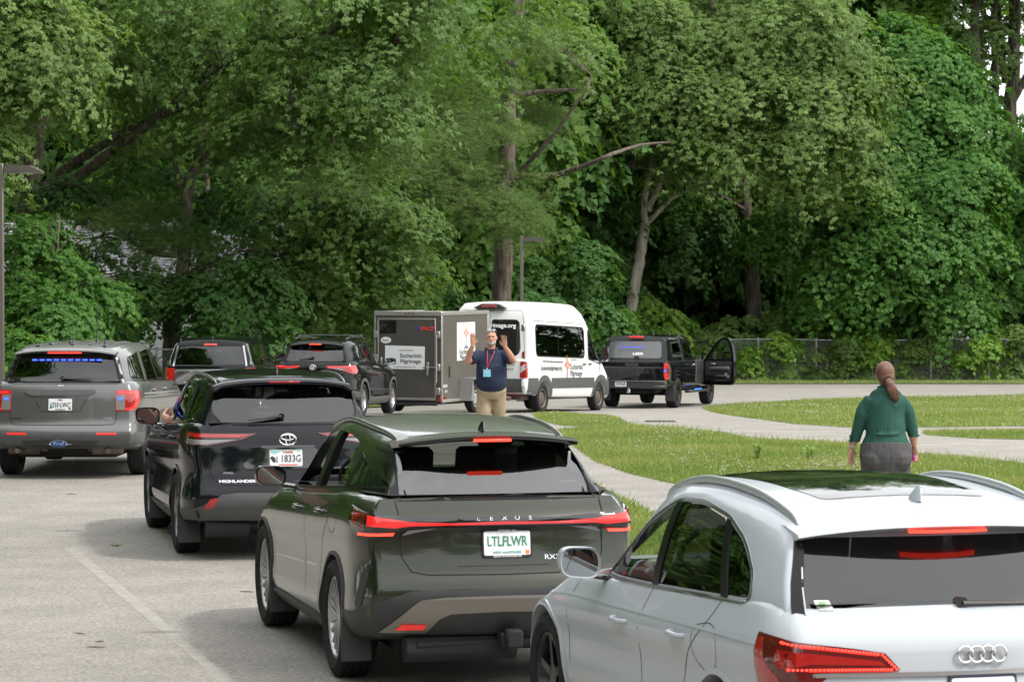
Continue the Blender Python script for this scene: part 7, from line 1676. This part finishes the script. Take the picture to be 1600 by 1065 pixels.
# ---------------------------------------------------------------- black pickup with cap and open front door
def pickup():
    s = Veh('pickup_truck', (3.16, 76.5, -.305), 'black pickup truck with a rear cap and its right front door open', 'pickup truck', pitch=.015)
    s.body(dict(L=5.85, zbelt=1.28, R=.405, rw=.46, axles=(1.20, 4.95), paint=P_black,
        Rp=[(.56, .12), (.62, .08), (.9, .08), (1.2, .07), (1.28, .10)], Fp=[(.56, 5.7), (.8, 5.85), (1.1, 5.82), (1.28, 5.6)], Wz=[(.56, .95), (.7, 1.0), (.9, 1.0), (1.05, 1.01), (1.2, .995), (1.28, .96)],
        zb=[(0, .58), (1.0, .56), (2.0, .50), (4.2, .50), (5.2, .45)], B=[(0, 1.27), (2.0, 1.27), (4.3, 1.26), (5.2, 1.22), (5.7, 1.1), (5.85, .95)], cr=(.03, .2, 2.5), cf=(.12, .6, 2.2), kr=.02, hood=.05,
        Rg=[(1.22, 1.98), (1.5, 2.02), (1.75, 2.08), (1.86, 2.16)], Fg=[(1.22, 4.40), (1.4, 4.15), (1.65, 3.8), (1.86, 3.45)], T=[(2.0, 1.90), (2.6, 1.93), (3.3, 1.92), (3.7, 1.78), (4.4, 1.25)],
        Wg=[(1.22, .95), (1.4, .90), (1.65, .82), (1.78, .77), (1.86, .69)], gr=(.02, .3, 2.), crown=.03, side_open=[rnd([(2.22, 1.30), (2.30, 1.74), (3.1, 1.78), (3.6, 1.68), (4.05, 1.30)], .05)]))
    s.both(rnd([(2.25, 1.31), (2.32, 1.73), (3.0, 1.77), (2.95, 1.31)], .04), G_priv, 'side_window', off=-.004, skirt=False); s.patch('L', rnd([(3.05, 1.31), (3.1, 1.77), (3.58, 1.67), (4.0, 1.31)], .04), G_mid, 'side_window', off=-.004, skirt=False)
    s.both([(2.94, 1.29), (3.06, 1.29), (3.12, 1.80), (3.0, 1.80)], P_black, 'door_pillar', off=.003, th=.05)
    for kd in ('L', 'R'):
        r_ = rnd([(2.22, 1.30), (2.30, 1.74), (3.1, 1.78), (3.6, 1.68), (4.05, 1.30)], .05); s.strip(kd, r_ + r_[:1], .018, m_tb, 'window_trim', off=.005)
        s.line(kd, [(2.02, 1.27), (2.04, .9), (2.0, .52)], .012); s.line(kd, [(3.02, 1.27), (3.05, .9), (3.0, .52)], .012); s.handle(kd, 2.9, 1.14, m_chrome); s.handle(kd, 2.2, 1.14, P_black)
    # cap over the bed
    cp = dict(B=[(0, 1.27), (6, 1.27)], Rg=[(1.25, .10), (1.4, .22), (1.65, .42), (1.80, .55), (1.85, .62)], Fg=[(1.25, 1.95), (1.85, 1.93)], T=[(.3, 1.88), (1.0, 1.91), (2.0, 1.92)],
              Wg=[(1.25, .965), (1.4, .94), (1.6, .88), (1.75, .83), (1.85, .74)], gr=(.03, .3, 2.), gf=(.01, .2, 2.), crown=.035, kg=.03, gbev=.04,
              side_open=[rnd([(.72, 1.40), (.90, 1.74), (1.72, 1.76), (1.80, 1.40)], .06)])
    g2 = s.shell(cp); s.cutshell(g2, cp, 'bed_cap', P_black)
    capg = mat('cap_glass', (.045, .048, .052), .12, coat=1.)
    s.patch('rear', rnd([(-.78, 1.34), (.78, 1.34), (.70, 1.78), (-.70, 1.78)], .08), capg, 'cap_rear_window', off=.008, grid=.1)
    s.both(rnd([(.74, 1.41), (.91, 1.73), (1.71, 1.75), (1.78, 1.41)], .06), G_mid, 'cap_side_window', off=-.004, skirt=False)
    for kd in ('L', 'R'):
        r_ = rnd([(.72, 1.40), (.90, 1.74), (1.72, 1.76), (1.80, 1.40)], .06); s.strip(kd, r_ + r_[:1], .025, m_plas, 'window_seal', off=.006); s.strip(kd, [(.75, 1.385), (1.78, 1.385)], .02, m_satin, 'window_ledge', off=.012)
    MB().box((.50, 0, 1.90), (.05, .40, .045), bev=.01).build('brake_lamp', m_redlit, s.root)
    for k in range(6): MB().box((.30, .36 - k*.125 + (.03 if k > 3 else 0), 1.635), (.012, .085, .02), bev=.004).build('blue_lamp', mat('lamp_blue_dim', (.03, .04, .4), .3, emis=(.05, .08, .9), est=1.4), s.root)
    s.text('rear', 'LEER', -.12, 1.45, .085, m_white_l, off=.012, wx=1.6, bold=.002); MB().box((.16, -.1, 1.38), (.03, .14, .04), bev=.01).build('cap_handle', m_plas, s.root)
    # tailgate
    tg = s.patch('rear', rnd([(-.86, .74), (.86, .74), (.86, 1.245), (-.86, 1.245)], .03), P_black, 'tailgate', off=.018, th=.03, grid=.2)
    s.strip('rear', [(-.84, 1.09), (.84, 1.09)], .025, m_plasg, 'tailgate_crease', off=.024, parent=tg); s.patch('rear', rnd([(-.18, 1.20), (.18, 1.20), (.18, 1.12), (-.18, 1.12)], .02), m_plas, 'tailgate_handle', off=.028, parent=tg)
    s.text('rear', 'CHEVROLET', 0, .985, .17, mat('letter_emboss', (.025, .025, .026), .35), off=.022, wx=1.35, depth=.006, bold=.004, parent=tg); s.text('rear', 'CUSTOM', .70, .80, .045, m_satin, off=.022, parent=tg)
    for g in (1, -1):
        f = (lambda P: P) if g > 0 else mirr
        s.patch('rear', rnd(f([(.875, 1.22), (.985, 1.22), (.985, .77), (.90, .77), (.875, .85)]), .02), m_red, 'tail_lamp', off=.016)
        s.patch('rear', rnd(f([(.885, 1.19), (.97, 1.19), (.97, 1.07), (.885, 1.07)]), .015), m_redlit, 'tail_lamp_band', off=.02); s.patch('rear', rnd(f([(.885, .95), (.97, .95), (.97, .79), (.90, .79)]), .015), m_redlit, 'tail_lamp_band', off=.02)
        s.patch('rear', rnd(f([(.885, 1.05), (.94, 1.05), (.94, .98), (.885, .98)]), .012), m_bluelit, 'blue_lamp', off=.022)
        s.patch('R' if g < 0 else 'L', rnd([(.12, 1.22), (.30, 1.18), (.25, 1.0), (.28, .80), (.12, .77)], .02), m_redd, 'tail_lamp', off=.008)
    bp = MB(); bp.box((.0, 0, .64), (.16, 1.96, .22), bev=.03); bp.box((-.03, 0, .72), (.14, 1.5, .03), bev=.01); bo = bp.build('rear_bumper', m_plas, s.root)
    s.strip('rear', [(0, 0), (0, .01)], .01, m_plas, 'x', off=0) if False else None
    MB().box((-.05, -.98 + .44, .62), (.03, .13, .045), bev=.006).build('blue_lamp', mat('lamp_blue_white', (.4, .5, .9), .3, emis=(.35, .5, 1.), est=6.), bo); MB().box((-.05, -.90, .60), (.03, .06, .025), bev=.004).build('blue_lamp', MATS['lamp_blue_white'], bo)
    MB().box((-.07, -.78, .60), (.03, .32, .02), bev=.004).build('bumper_step', m_satin, bo); MB().box((-.07, .78, .60), (.03, .32, .02), bev=.004).build('bumper_step', m_satin, bo)
    MB().box((-.085, .26, .66), (.012, .31, .155), bev=.003).build('licence_plate', m_plate, bo)
    me = textmesh('A30 4L58', .10, .002, .62, .002); me.transform(Matrix.Translation((-.094, .26, .655)) @ Matrix(((0, 0, -1, 0), (-1, 0, 0, 0), (0, 1, 0, 0), (0, 0, 0, 1)))); link('lettering', me, m_letn, bo, False)
    h = MB(); h.box((-.08, .02, .46), (.22, .09, .09), bev=.01); h.lathe([(.035, 0), (.035, .05), (0, .06)], 10, 'z', (-.16, .02, .50)); h.build('tow_hitch', m_chrome, s.root)
    ub = MB(); ub.box((2.9, 0, .48), (5.0, 1.1, .16), bev=.02); ub.box((1.2, 0, .40), (.16, 1.5, .14), bev=.04); ub.tube([(.15, -.62, .46), (.9, -.60, .48)], .045, 8); ub.box((.7, 0, .47), (.8, .7, .16), bev=.05); ub.build('underbody', m_dark, s.root)
    for ax in (1.20, 4.95): s.arch(ax, .46, .50, P_black, off=.010)
    s.wheels(.405, .29, 1.72, 'six', rimr=.25, mrim=mat('alloy_black', (.035, .035, .037), .3, .8))
    for g in (1, -1): MB().box((.74, g*.88, .40), (.03, .26, .42), bev=.01).build('mud_flap', m_plas, s.root); MB().box((3.1, g*1.03, .42), (2.1, .16, .07), bev=.02).build('side_step', m_plas, s.root)
    MB().box((3.0, -1.10, .47), (.75, .02, .03), bev=.004).build('blue_lamp', mat('lamp_blue_soft', (.03, .10, .5), .3, emis=(.03, .20, 1.), est=1.6), s.root)
    s.mirrors(4.02, 1.17, 1.33, m_plas, .26, .26, .14, tall=True) if False else None
    for k, y in enumerate((.5, .1, -.3, -.5)):
        p, d = s.proj('top', 2.5 + .2*k, y); MB().lathe([(.03, 0), (.025, .03), (.01, .05), (.008, .11), (0, .11)], 8, 'z', p).build('antenna', m_gloss, s.root)
    for y in (.42, -.42): s.seat(3.1, y, 1.15, m_seat, .42)
    # dark door opening on the right and the door itself swung forward
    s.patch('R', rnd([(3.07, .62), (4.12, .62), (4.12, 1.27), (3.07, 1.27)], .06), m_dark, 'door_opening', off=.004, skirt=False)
    s.strip('R', [(3.10, .64), (3.10, 1.27)], .03, m_trim, 'door_jamb', off=.012)
    hx, hy = 4.15, -.99; ang = R(-106)
    M_ = Matrix.Translation((hx, hy, 0)) @ Matrix.Rotation(ang, 4, 'Z')
    # door local: x along its length from the hinge, y thickness, z up
    outl = rnd([(.0, .56), (.93, .56), (.97, .75), (.97, 1.28), (.93, 1.62), (.82, 1.86), (.58, 1.88), (.40, 1.74), (.02, 1.24)], [.05, .12, .08, .1, .15, .12, .12, .1, .05])
    win = rnd([(.12, 1.27), (.88, 1.30), (.84, 1.60), (.76, 1.78), (.60, 1.80), (.46, 1.68)], .06)
    d_ = boolean(MB().prism(outl, -.06, .06, lambda x, y, z: (x, z, y)).mesh(), [MB().prism(win, -.5, .5, lambda x, y, z: (x, z, y)).mesh()])
    d_.transform(M_); do = link('open_door', d_, [P_black, m_plas], s.root, True, 30)
    def onto(mb, name, m, **k):
        me = mb.mesh(); me.transform(M_); return link(name, me, m, do, True, 40, **k)
    sgn = 1 if True else -1
    onto(MB().prism(rnd([(.10, .66), (.86, .66), (.90, 1.22), (.08, 1.22)], .06), .055, .095, lambda x, y, z: (x, -z, y)), 'door_panel', m_plas)
    onto(MB().prism(rnd([(.10, .66), (.86, .66), (.90, 1.22), (.08, 1.22)], .06), .055, .095, lambda x, y, z: (x, z, y)), 'door_panel', m_plasg) if False else None
    for sd_ in (-1,):
        onto(MB().box((.55, sd_*.12, 1.02), (.62, .10, .09), bev=.03), 'armrest', m_plasg); onto(MB().box((.50, sd_*.12, .76), (.70, .10, .16), bev=.03), 'door_pocket', m_gloss)
        onto(MB().box((.34, sd_*.115, 1.14), (.16, .03, .04), bev=.01), 'inner_handle', m_chrome); onto(MB().tube([(.76, sd_*.14, .80), (.76, sd_*.14, .90)], .03, 8), 'drinks_bottle', m_whitelamp)
    onto(MB().prism(win, -.004, .004, lambda x, y, z: (x, z, y)), 'door_window', G_clear)
    # its mirror, seen through the glass
    mm = MB().box((.14, .22, 1.36), (.14, .26, .24), bev=.05); onto(mm, 'side_mirror', m_plas)
    return s
pickup()

# ---------------------------------------------------------------- cars half hidden by the trees at the left
def hidden_car(px_, Y, col, name, label, yaw):
    p = P3(px_, 520, Y); s = Veh(name, (p.x, Y, yaw), label, 'car')
    side = rnd([(3.3, .98), (2.6, 1.32), (1.6, 1.36), (.7, 1.25), (.5, 1.02)], .08)
    s.body(dict(L=4.6, zbelt=1.0, R=.32, rw=.36, axles=(.9, 3.6), paint=col, Rp=[(.25, .08), (.6, 0), (1.0, .08)], Fp=[(.25, 4.5), (.6, 4.6), (1.0, 4.3)], Wz=[(.25, .82), (.6, .88), (.9, .88), (1.0, .83)],
        zb=[(0, .28), (4.6, .25)], B=[(0, 1.0), (1, 1.0), (3.4, .95), (4.2, .82), (4.6, .65)], Rg=[(.96, .3), (1.2, .7), (1.4, 1.1)], Fg=[(.96, 3.5), (1.2, 2.9), (1.4, 2.3)], T=[(.3, 1.0), (1.0, 1.4), (1.8, 1.47), (2.4, 1.43), (3.4, 1.0)],
        Wg=[(.96, .80), (1.2, .70), (1.4, .58)], side_open=[side]))
    s.both(side, G_priv, 'side_window', off=-.004, skirt=False); s.wheels(.32, .2, 1.5, 'five'); return s
hidden_car(215, 92, mat('paint_silver', (.5, .52, .54), .3, .6, 1.), 'parked_car', 'silver car parked beyond the trees above the grey police SUV', -1.45)
hidden_car(222, 101, mat('paint_lime', (.45, .55, .10), .35, 0., 1.), 'parked_car', 'yellow green car parked farthest back near the pale house', -1.5)
def at3(px_, py_, Y): return P3(px_, py_, Y)
def man():
    X, Y = -.305, 43.0; root = empty('person', (X, Y, gz(Y)), 0, label='bald bearded man in a navy polo and khaki trousers raising both hands', cat='person')
    b = MB()
    # legs, hips, torso, neck
    tube2(b, [(-.10, .02, .95), (-.115, -.03, .52), (-.12, .06, .10)], [(.10, .10), (.065, .07), (.045, .05)]); tube2(b, [(.10, .02, .95), (.10, .08, .52), (.10, .22, .12)], [(.10, .10), (.065, .07), (.045, .05)])
    for x, y in ((-.12, .02), (.10, .18)): tube2(b, [(x, y + .05, .05), (x, y - .08, .045), (x, y - .20, .03)], [(.045, .05), (.05, .04), (.04, .025)], up=(0, 0, 1))
    tube2(b, [(0, .02, .88), (0, 0, 1.05), (0, -.02, 1.25), (0, .01, 1.45), (0, .02, 1.56)], [(.17, .12), (.19, .15), (.20, .15), (.20, .12), (.10, .07)])
    tube2(b, [(-.02, .02, 1.52), (-.01, .01, 1.63), (-.005, 0, 1.70)], [(.075, .075), (.066, .066), (.06, .065)])
    # head
    h = (-.005, -.015, 1.755); ell(b, h, (.078, .097, .115), n=20); ell(b, (-.005, -.045, 1.70), (.062, .065, .070), n=16); ell(b, (-.005, -.11, 1.735), (.014, .022, .024)); ell(b, (-.005, -.10, 1.79), (.055, .018, .012))
    for s_ in (1, -1): ell(b, (-.005 + s_*.080, .005, 1.748), (.012, .022, .032)); ell(b, (-.005 + s_*.040, -.078, 1.735), (.024, .02, .018))
    # arms: shoulder, elbow, wrist
    for S_, E_, W_, dr, ac, cu, th in (((-.215, .0, 1.50), (-.365, -.20, 1.40), (-.275, -.36, 1.655), (-.02, -.05, 1), (1, 0, .02), .10, 1), ((.205, .0, 1.50), (.335, -.20, 1.41), (.20, -.36, 1.63), (-.10, -.22, .9), (-1, 0, 0), .55, 1)):
        tube2(b, [S_, ((S_[0]+E_[0])/2, (S_[1]+E_[1])/2, (S_[2]+E_[2])/2), E_], [(.062, .062), (.056, .056), (.046, .046)]); tube2(b, [E_, tuple(Vector(E_)*.55 + Vector(W_)*.45), W_], [(.047, .047), (.046, .044), (.030, .026)])
        hand(b, W_, dr, ac, cu, (0, -1, .05), ln=.20, thumb=th)
    body = melt(b, .006, 4); link('body', body, m_skin, root, True, 180)
    # clothing
    c = MB()
    tube2(c, [(0, -.01, .99), (0, -.035, 1.10), (0, -.045, 1.22), (0, -.02, 1.38), (0, .01, 1.50), (-.005, .015, 1.585)], [(.205, .17), (.235, .205), (.232, .205), (.225, .165), (.215, .125), (.085, .085)], n=20)
    for S_, E_ in (((-.17, .01, 1.50), (-.34, -.17, 1.425)), ((.165, .01, 1.50), (.315, -.17, 1.43))):
        S_, E_ = Vector(S_), Vector(E_); tube2(c, [S_, S_.lerp(E_, .45), S_.lerp(E_, .85)], [(.085, .085), (.092, .088), (.088, .082)])
    sh = melt(c, .010, 4); link('polo_shirt', sh, cloth('cloth_navy', (.024, .032, .064)), root, True, 180)
    co = MB(); cc = [Vector((-.005 + .082*math.cos(a), .005 + .08*math.sin(a) - .015, 1.595 - .03*max(0, -math.sin(a)))) for a in lin(R(-80), R(260), 22)]
    co.tube(cc, .020, 6, flat=1.0); co.add([(-.02, -.085, 1.585), (-.085, -.07, 1.56), (-.07, -.115, 1.52), (-.01, -.12, 1.55)], [(0, 1, 2, 3)]); co.add([(.012, -.085, 1.585), (.075, -.07, 1.56), (.06, -.115, 1.52), (.0, -.12, 1.55)], [(0, 3, 2, 1)])
    co.build('collar', MATS['cloth_navy'], root)
    t = MB(); tube2(t, [(0, 0, 1.04), (0, .0, .97), (0, .02, .86)], [(.215, .175), (.222, .17), (.20, .15)], n=20)
    tube2(t, [(-.10, .02, .92), (-.115, -.01, .72), (-.125, -.04, .52), (-.125, .02, .30), (-.12, .06, .06)], [(.12, .13), (.118, .12), (.095, .10), (.085, .09), (.08, .09)]); tube2(t, [(.10, .02, .92), (.105, .04, .72), (.105, .08, .52), (.10, .15, .30), (.10, .22, .08)], [(.12, .13), (.115, .12), (.093, .10), (.083, .09), (.078, .09)])
    tr = melt(t, .010, 3); link('trousers', tr, cloth('cloth_khaki', (.34, .27, .18), fs=5.), root, True, 180)
    bl = MB(); bl.tube([Vector((.213*math.cos(a), -.01 + .178*math.sin(a), 1.03 - .012*math.sin(-a))) for a in lin(0, 2*math.pi, 33)], .018, 6, caps=False, flat=.5); bl.build('belt', m_dark, root)
    for x, y in ((-.12, .02), (.10, .20)): tube2(MB(), [(0, 0, 0), (0, 0, 1)], [(1, 1), (1, 1)])
    so = MB(); [tube2(so, [(x, y + .07, .05), (x, y - .06, .05), (x, y - .21, .035)], [(.052, .055), (.056, .05), (.045, .032)], up=(0, 0, 1)) for x, y in ((-.12, .02), (.10, .20))]; so.build('shoes', m_dark, root)
    # beard, brows, eyes, glasses pushed up, mouth
    bd = MB(); ell(bd, (-.005, -.073, 1.675), (.050, .045, .042), n=16)
    for s_ in (1, -1): ell(bd, (-.005 + s_*.048, -.045, 1.695), (.022, .045, .040))
    link('beard', melt(bd, .006, 4), mat('beard_grey', (.42, .38, .34), .9, bump=.5, bs=90.), root, True, 180)
    mo = MB(); ell(mo, (-.005, -.117, 1.700), (.022, .006, .005)); mo.build('mouth', mat('lips', (.30, .10, .08), .5), root)
    ey = MB(); [ell(ey, (-.005 + s_*.031, -.101, 1.765), (.016, .008, .006)) for s_ in (1, -1)]; ey.build('eyes', mat('eye_dark', (.05, .035, .03), .3), root)
    bw = MB(); [bw.box((-.005 + s_*.032, -.108, 1.783), (.04, .01, .007), bev=.003) for s_ in (1, -1)]; bw.build('eyebrows', mat('brow', (.30, .22, .17), .9), root)
    gl = MB(); [gl.box((-.005 + s_*.036, -.07, 1.868), (.052, .05, .018), Matrix.Rotation(R(35), 3, 'X'), bev=.008) for s_ in (1, -1)]; gl.tube([(-.078, .02, 1.80), (-.078, -.05, 1.862)], .004, 6); gl.tube([(.070, .02, 1.80), (.070, -.05, 1.862)], .004, 6)
    gl.build('sunglasses', mat('glasses_silver', (.30, .32, .35), .15, .8), root)
    # lanyard and name badge
    ly = MB(); m_ly = mat('lanyard_red', (.42, .04, .06), .7); B_ = Vector((-.065, -.245, 1.30))
    for s_ in (1, -1): ly.tube(curve([(-.005 + s_*.06, -.05, 1.59), (-.02 + s_*.04, -.16, 1.50), (-.045 + s_*.018, -.235, 1.40), tuple(B_)], 6), .007, 6, flat=1)
    ly.build('lanyard', m_ly, root)
    bg_ = MB().box((-.067, -.262, 1.235), (.112, .008, .11), bev=.003).build('name_badge', mat('badge_blue', (.20, .55, .72), .35), root); MB().tube([(-.065, -.258, 1.31), (-.065, -.262, 1.285)], .007, 6).build('badge_clip', m_chrome, bg_)
    MB().box((-.067, -.2675, 1.25), (.085, .002, .035)).build('badge_print', mat('badge_print', (.35, .62, .78), .4), bg_)
man()
def woman():
    Y = 27.3; p = P3(1383.5, 844, Y); root = empty('person', (p.x, Y, .14), 0, label='woman with a brown ponytail in a green top and grey trousers seen from behind', cat='person')
    b = MB()
    for s_ in (1, -1):
        tube2(b, [(s_*.12, 0, .80), (s_*.11, .0, .45), (s_*.10, .02, .08)], [(.10, .10), (.06, .07), (.045, .05)]); tube2(b, [(s_*.10, -.03, .04), (s_*.10, .08, .04), (s_*.10, .18, .025)], [(.04, .04), (.045, .035), (.035, .02)], up=(0, 0, 1))
    tube2(b, [(0, 0, .80), (0, 0, 1.0), (0, 0, 1.2), (0, 0, 1.33), (0, .01, 1.40)], [(.20, .15), (.17, .12), (.15, .11), (.12, .08), (.05, .05)])
    tube2(b, [(0, .01, 1.38), (-.005, .015, 1.48), (-.01, .02, 1.55)], [(.055, .055), (.056, .058), (.055, .06)])
    ell(b, (-.012, .02, 1.575), (.074, .092, .108), n=20); ell(b, (-.02, .075, 1.54), (.05, .05, .07)); ell(b, (-.03, .115, 1.56), (.012, .02, .022)); ell(b, (-.09, .03, 1.555), (.012, .02, .03)); ell(b, (.064, .03, 1.555), (.012, .02, .03))
    for S_, E_, W_, s_, cu in (((-.140, 0, 1.29), (-.258, .03, 1.08), (-.318, .06, .865), -1, .25), ((.125, 0, 1.29), (.246, .03, 1.10), (.283, .06, .885), 1, .75)):
        m_ = tuple((Vector(S_) + Vector(E_))/2); tube2(b, [S_, m_, E_], [(.052, .055), (.052, .055), (.048, .05)]); tube2(b, [E_, tuple(Vector(E_)*.5 + Vector(W_)*.5), W_], [(.05, .05), (.043, .043), (.028, .024)])
        hand(b, W_, (s_*.04 if s_ < 0 else 0, .12, -1), (-s_*.75, .65, 0), cu, (-s_*.65, -.75, 0), ln=.18, thumb=1)
    link('body', melt(b, .006, 4), m_skin2, root, True, 180)
    c = MB()
    tube2(c, [(0, 0, .785), (0, 0, .90), (0, .0, 1.02), (0, .01, 1.16), (0, 0, 1.30), (0, .0, 1.39), (0, .01, 1.455)], [(.245, .20), (.232, .185), (.190, .16), (.182, .16), (.196, .14), (.150, .095), (.060, .063)], n=22)
    for S_, E_, C_ in (((-.135, 0, 1.335), (-.250, .03, 1.09), (-.290, .045, .935)), ((.12, 0, 1.335), (.240, .03, 1.11), (.268, .045, .985))):
        tube2(c, [S_, tuple((Vector(S_)+Vector(E_))/2 + Vector((-.018 if S_[0] < 0 else .018, 0, .012))), E_, C_], [(.070, .080), (.070, .076), (.060, .064), (.050, .054)])
    for z, r_ in ((1.02, .006),): tube2(c, [(-.16, -.14, z), (0, -.172, z - .012), (.16, -.14, z + .01)], [(.010, r_)]*3, n=8)
    link('blouse', melt(c, .009, 9), cloth('cloth_green', (.028, .088, .068), fold=.6, fs=6.), root, True, 180)
    cf = MB(); [cf.tube([Vector(q) + Vector((0, 0, .012)), Vector(q) - Vector((0, 0, .004))], .054, 14) for q in ((-.295, .045, .935), (.272, .045, .985))]; cf.build('cuffs', MATS['cloth_green'], root)
    MB().box((-.338, .0, .965), (.012, .02, .07), bev=.004).build('sleeve_tab', MATS['cloth_green'], root)
    t = MB(); tube2(t, [(0, 0, .92), (0, -.01, .80), (0, 0, .66)], [(.238, .185), (.252, .20), (.215, .17)], n=22)
    for s_ in (1, -1): ell(t, (s_*.108, -.075, .77), (.130, .125, .13)); tube2(t, [(s_*.118, 0, .78), (s_*.118, .0, .55), (s_*.105, .0, .36), (s_*.10, .01, .08)], [(.125, .14), (.110, .115), (.08, .09), (.065, .075)])
    link('trousers', melt(t, .009, 3), cloth('cloth_grey', (.085, .082, .085), fold=.5), root, True, 180)
    so = MB(); [tube2(so, [(s_*.10, -.05, .04), (s_*.10, .08, .045), (s_*.10, .19, .03)], [(.045, .045), (.048, .04), (.038, .028)], up=(0, 0, 1)) for s_ in (1, -1)]; so.build('shoes', m_dark, root)
    hr_ = MB(); ell(hr_, (-.010, -.005, 1.590), (.092, .102, .108), n=20); ell(hr_, (.0, -.045, 1.54), (.078, .065, .085), n=16)
    tube2(hr_, [(.005, -.10, 1.525), (.02, -.13, 1.485), (.045, -.135, 1.42), (.075, -.13, 1.35), (.085, -.125, 1.32)], [(.030, .028), (.044, .038), (.046, .036), (.032, .026), (.012, .012)])
    for k in range(7): a = random.uniform(-.03, .04); tube2(hr_, [(.01, -.11, 1.52), (.03 + a, -.155, 1.45), (.06 + a, -.145, 1.37), (.075 + a*.6, -.135, 1.33)], [(.010, .010), (.016, .014), (.013, .012), (.005, .005)], n=8)
    mh = mat('hair_auburn', (.13, .052, .030), .42, spec=.6, var=.35, vs_=14.); n = mh.node_tree; tcn = n.nodes.new('ShaderNodeTexCoord'); w_ = n.nodes.new('ShaderNodeTexWave'); w_.inputs['Scale'].default_value = 95; w_.inputs['Distortion'].default_value = 14; w_.inputs['Detail'].default_value = 3
    n.links.new(tcn.outputs['Object'], w_.inputs['Vector']); bp = n.nodes.new('ShaderNodeBump'); bp.inputs['Strength'].default_value = .35; bp.inputs['Distance'].default_value = .004; n.links.new(w_.outputs['Fac'], bp.inputs['Height']); n.links.new(bp.outputs['Normal'], n.nodes['Principled BSDF'].inputs['Normal'])
    hm = melt(hr_, .006, 2); ho = link('hair', hm, mh, root, True, 180)
    MB().tube([Vector((.008 + .032*math.cos(a), -.108 + .0*math.sin(a), 1.522 + .030*math.sin(a))) for a in lin(0, 2*math.pi, 17)], .007, 6, caps=False).build('hair_tie', m_dark, ho)
    MB().tube([Vector((-.312 + .033*math.cos(a), .055 + .030*math.sin(a), .885)) for a in lin(0, 2*math.pi, 17)], .009, 6, caps=False).build('wristwatch', mat('strap_beige', (.5, .38, .3), .6), root)
    cl = MB(); tube2(cl, [(-.075, .01, 1.44), (0, -.058, 1.462), (.075, .01, 1.44)], [(.018, .012)]*3, n=8); cl.build('collar', MATS['cloth_green'], root)
    pk = empty('phone', (p.x + .285, Y + .05, .14 + .77), 0, label='small pink item held in the right hand of the woman', cat='phone'); MB().box((0, 0, 0), (.035, .03, .06), bev=.01).build('case', mat('pink', (.75, .12, .42), .4), pk)
woman()
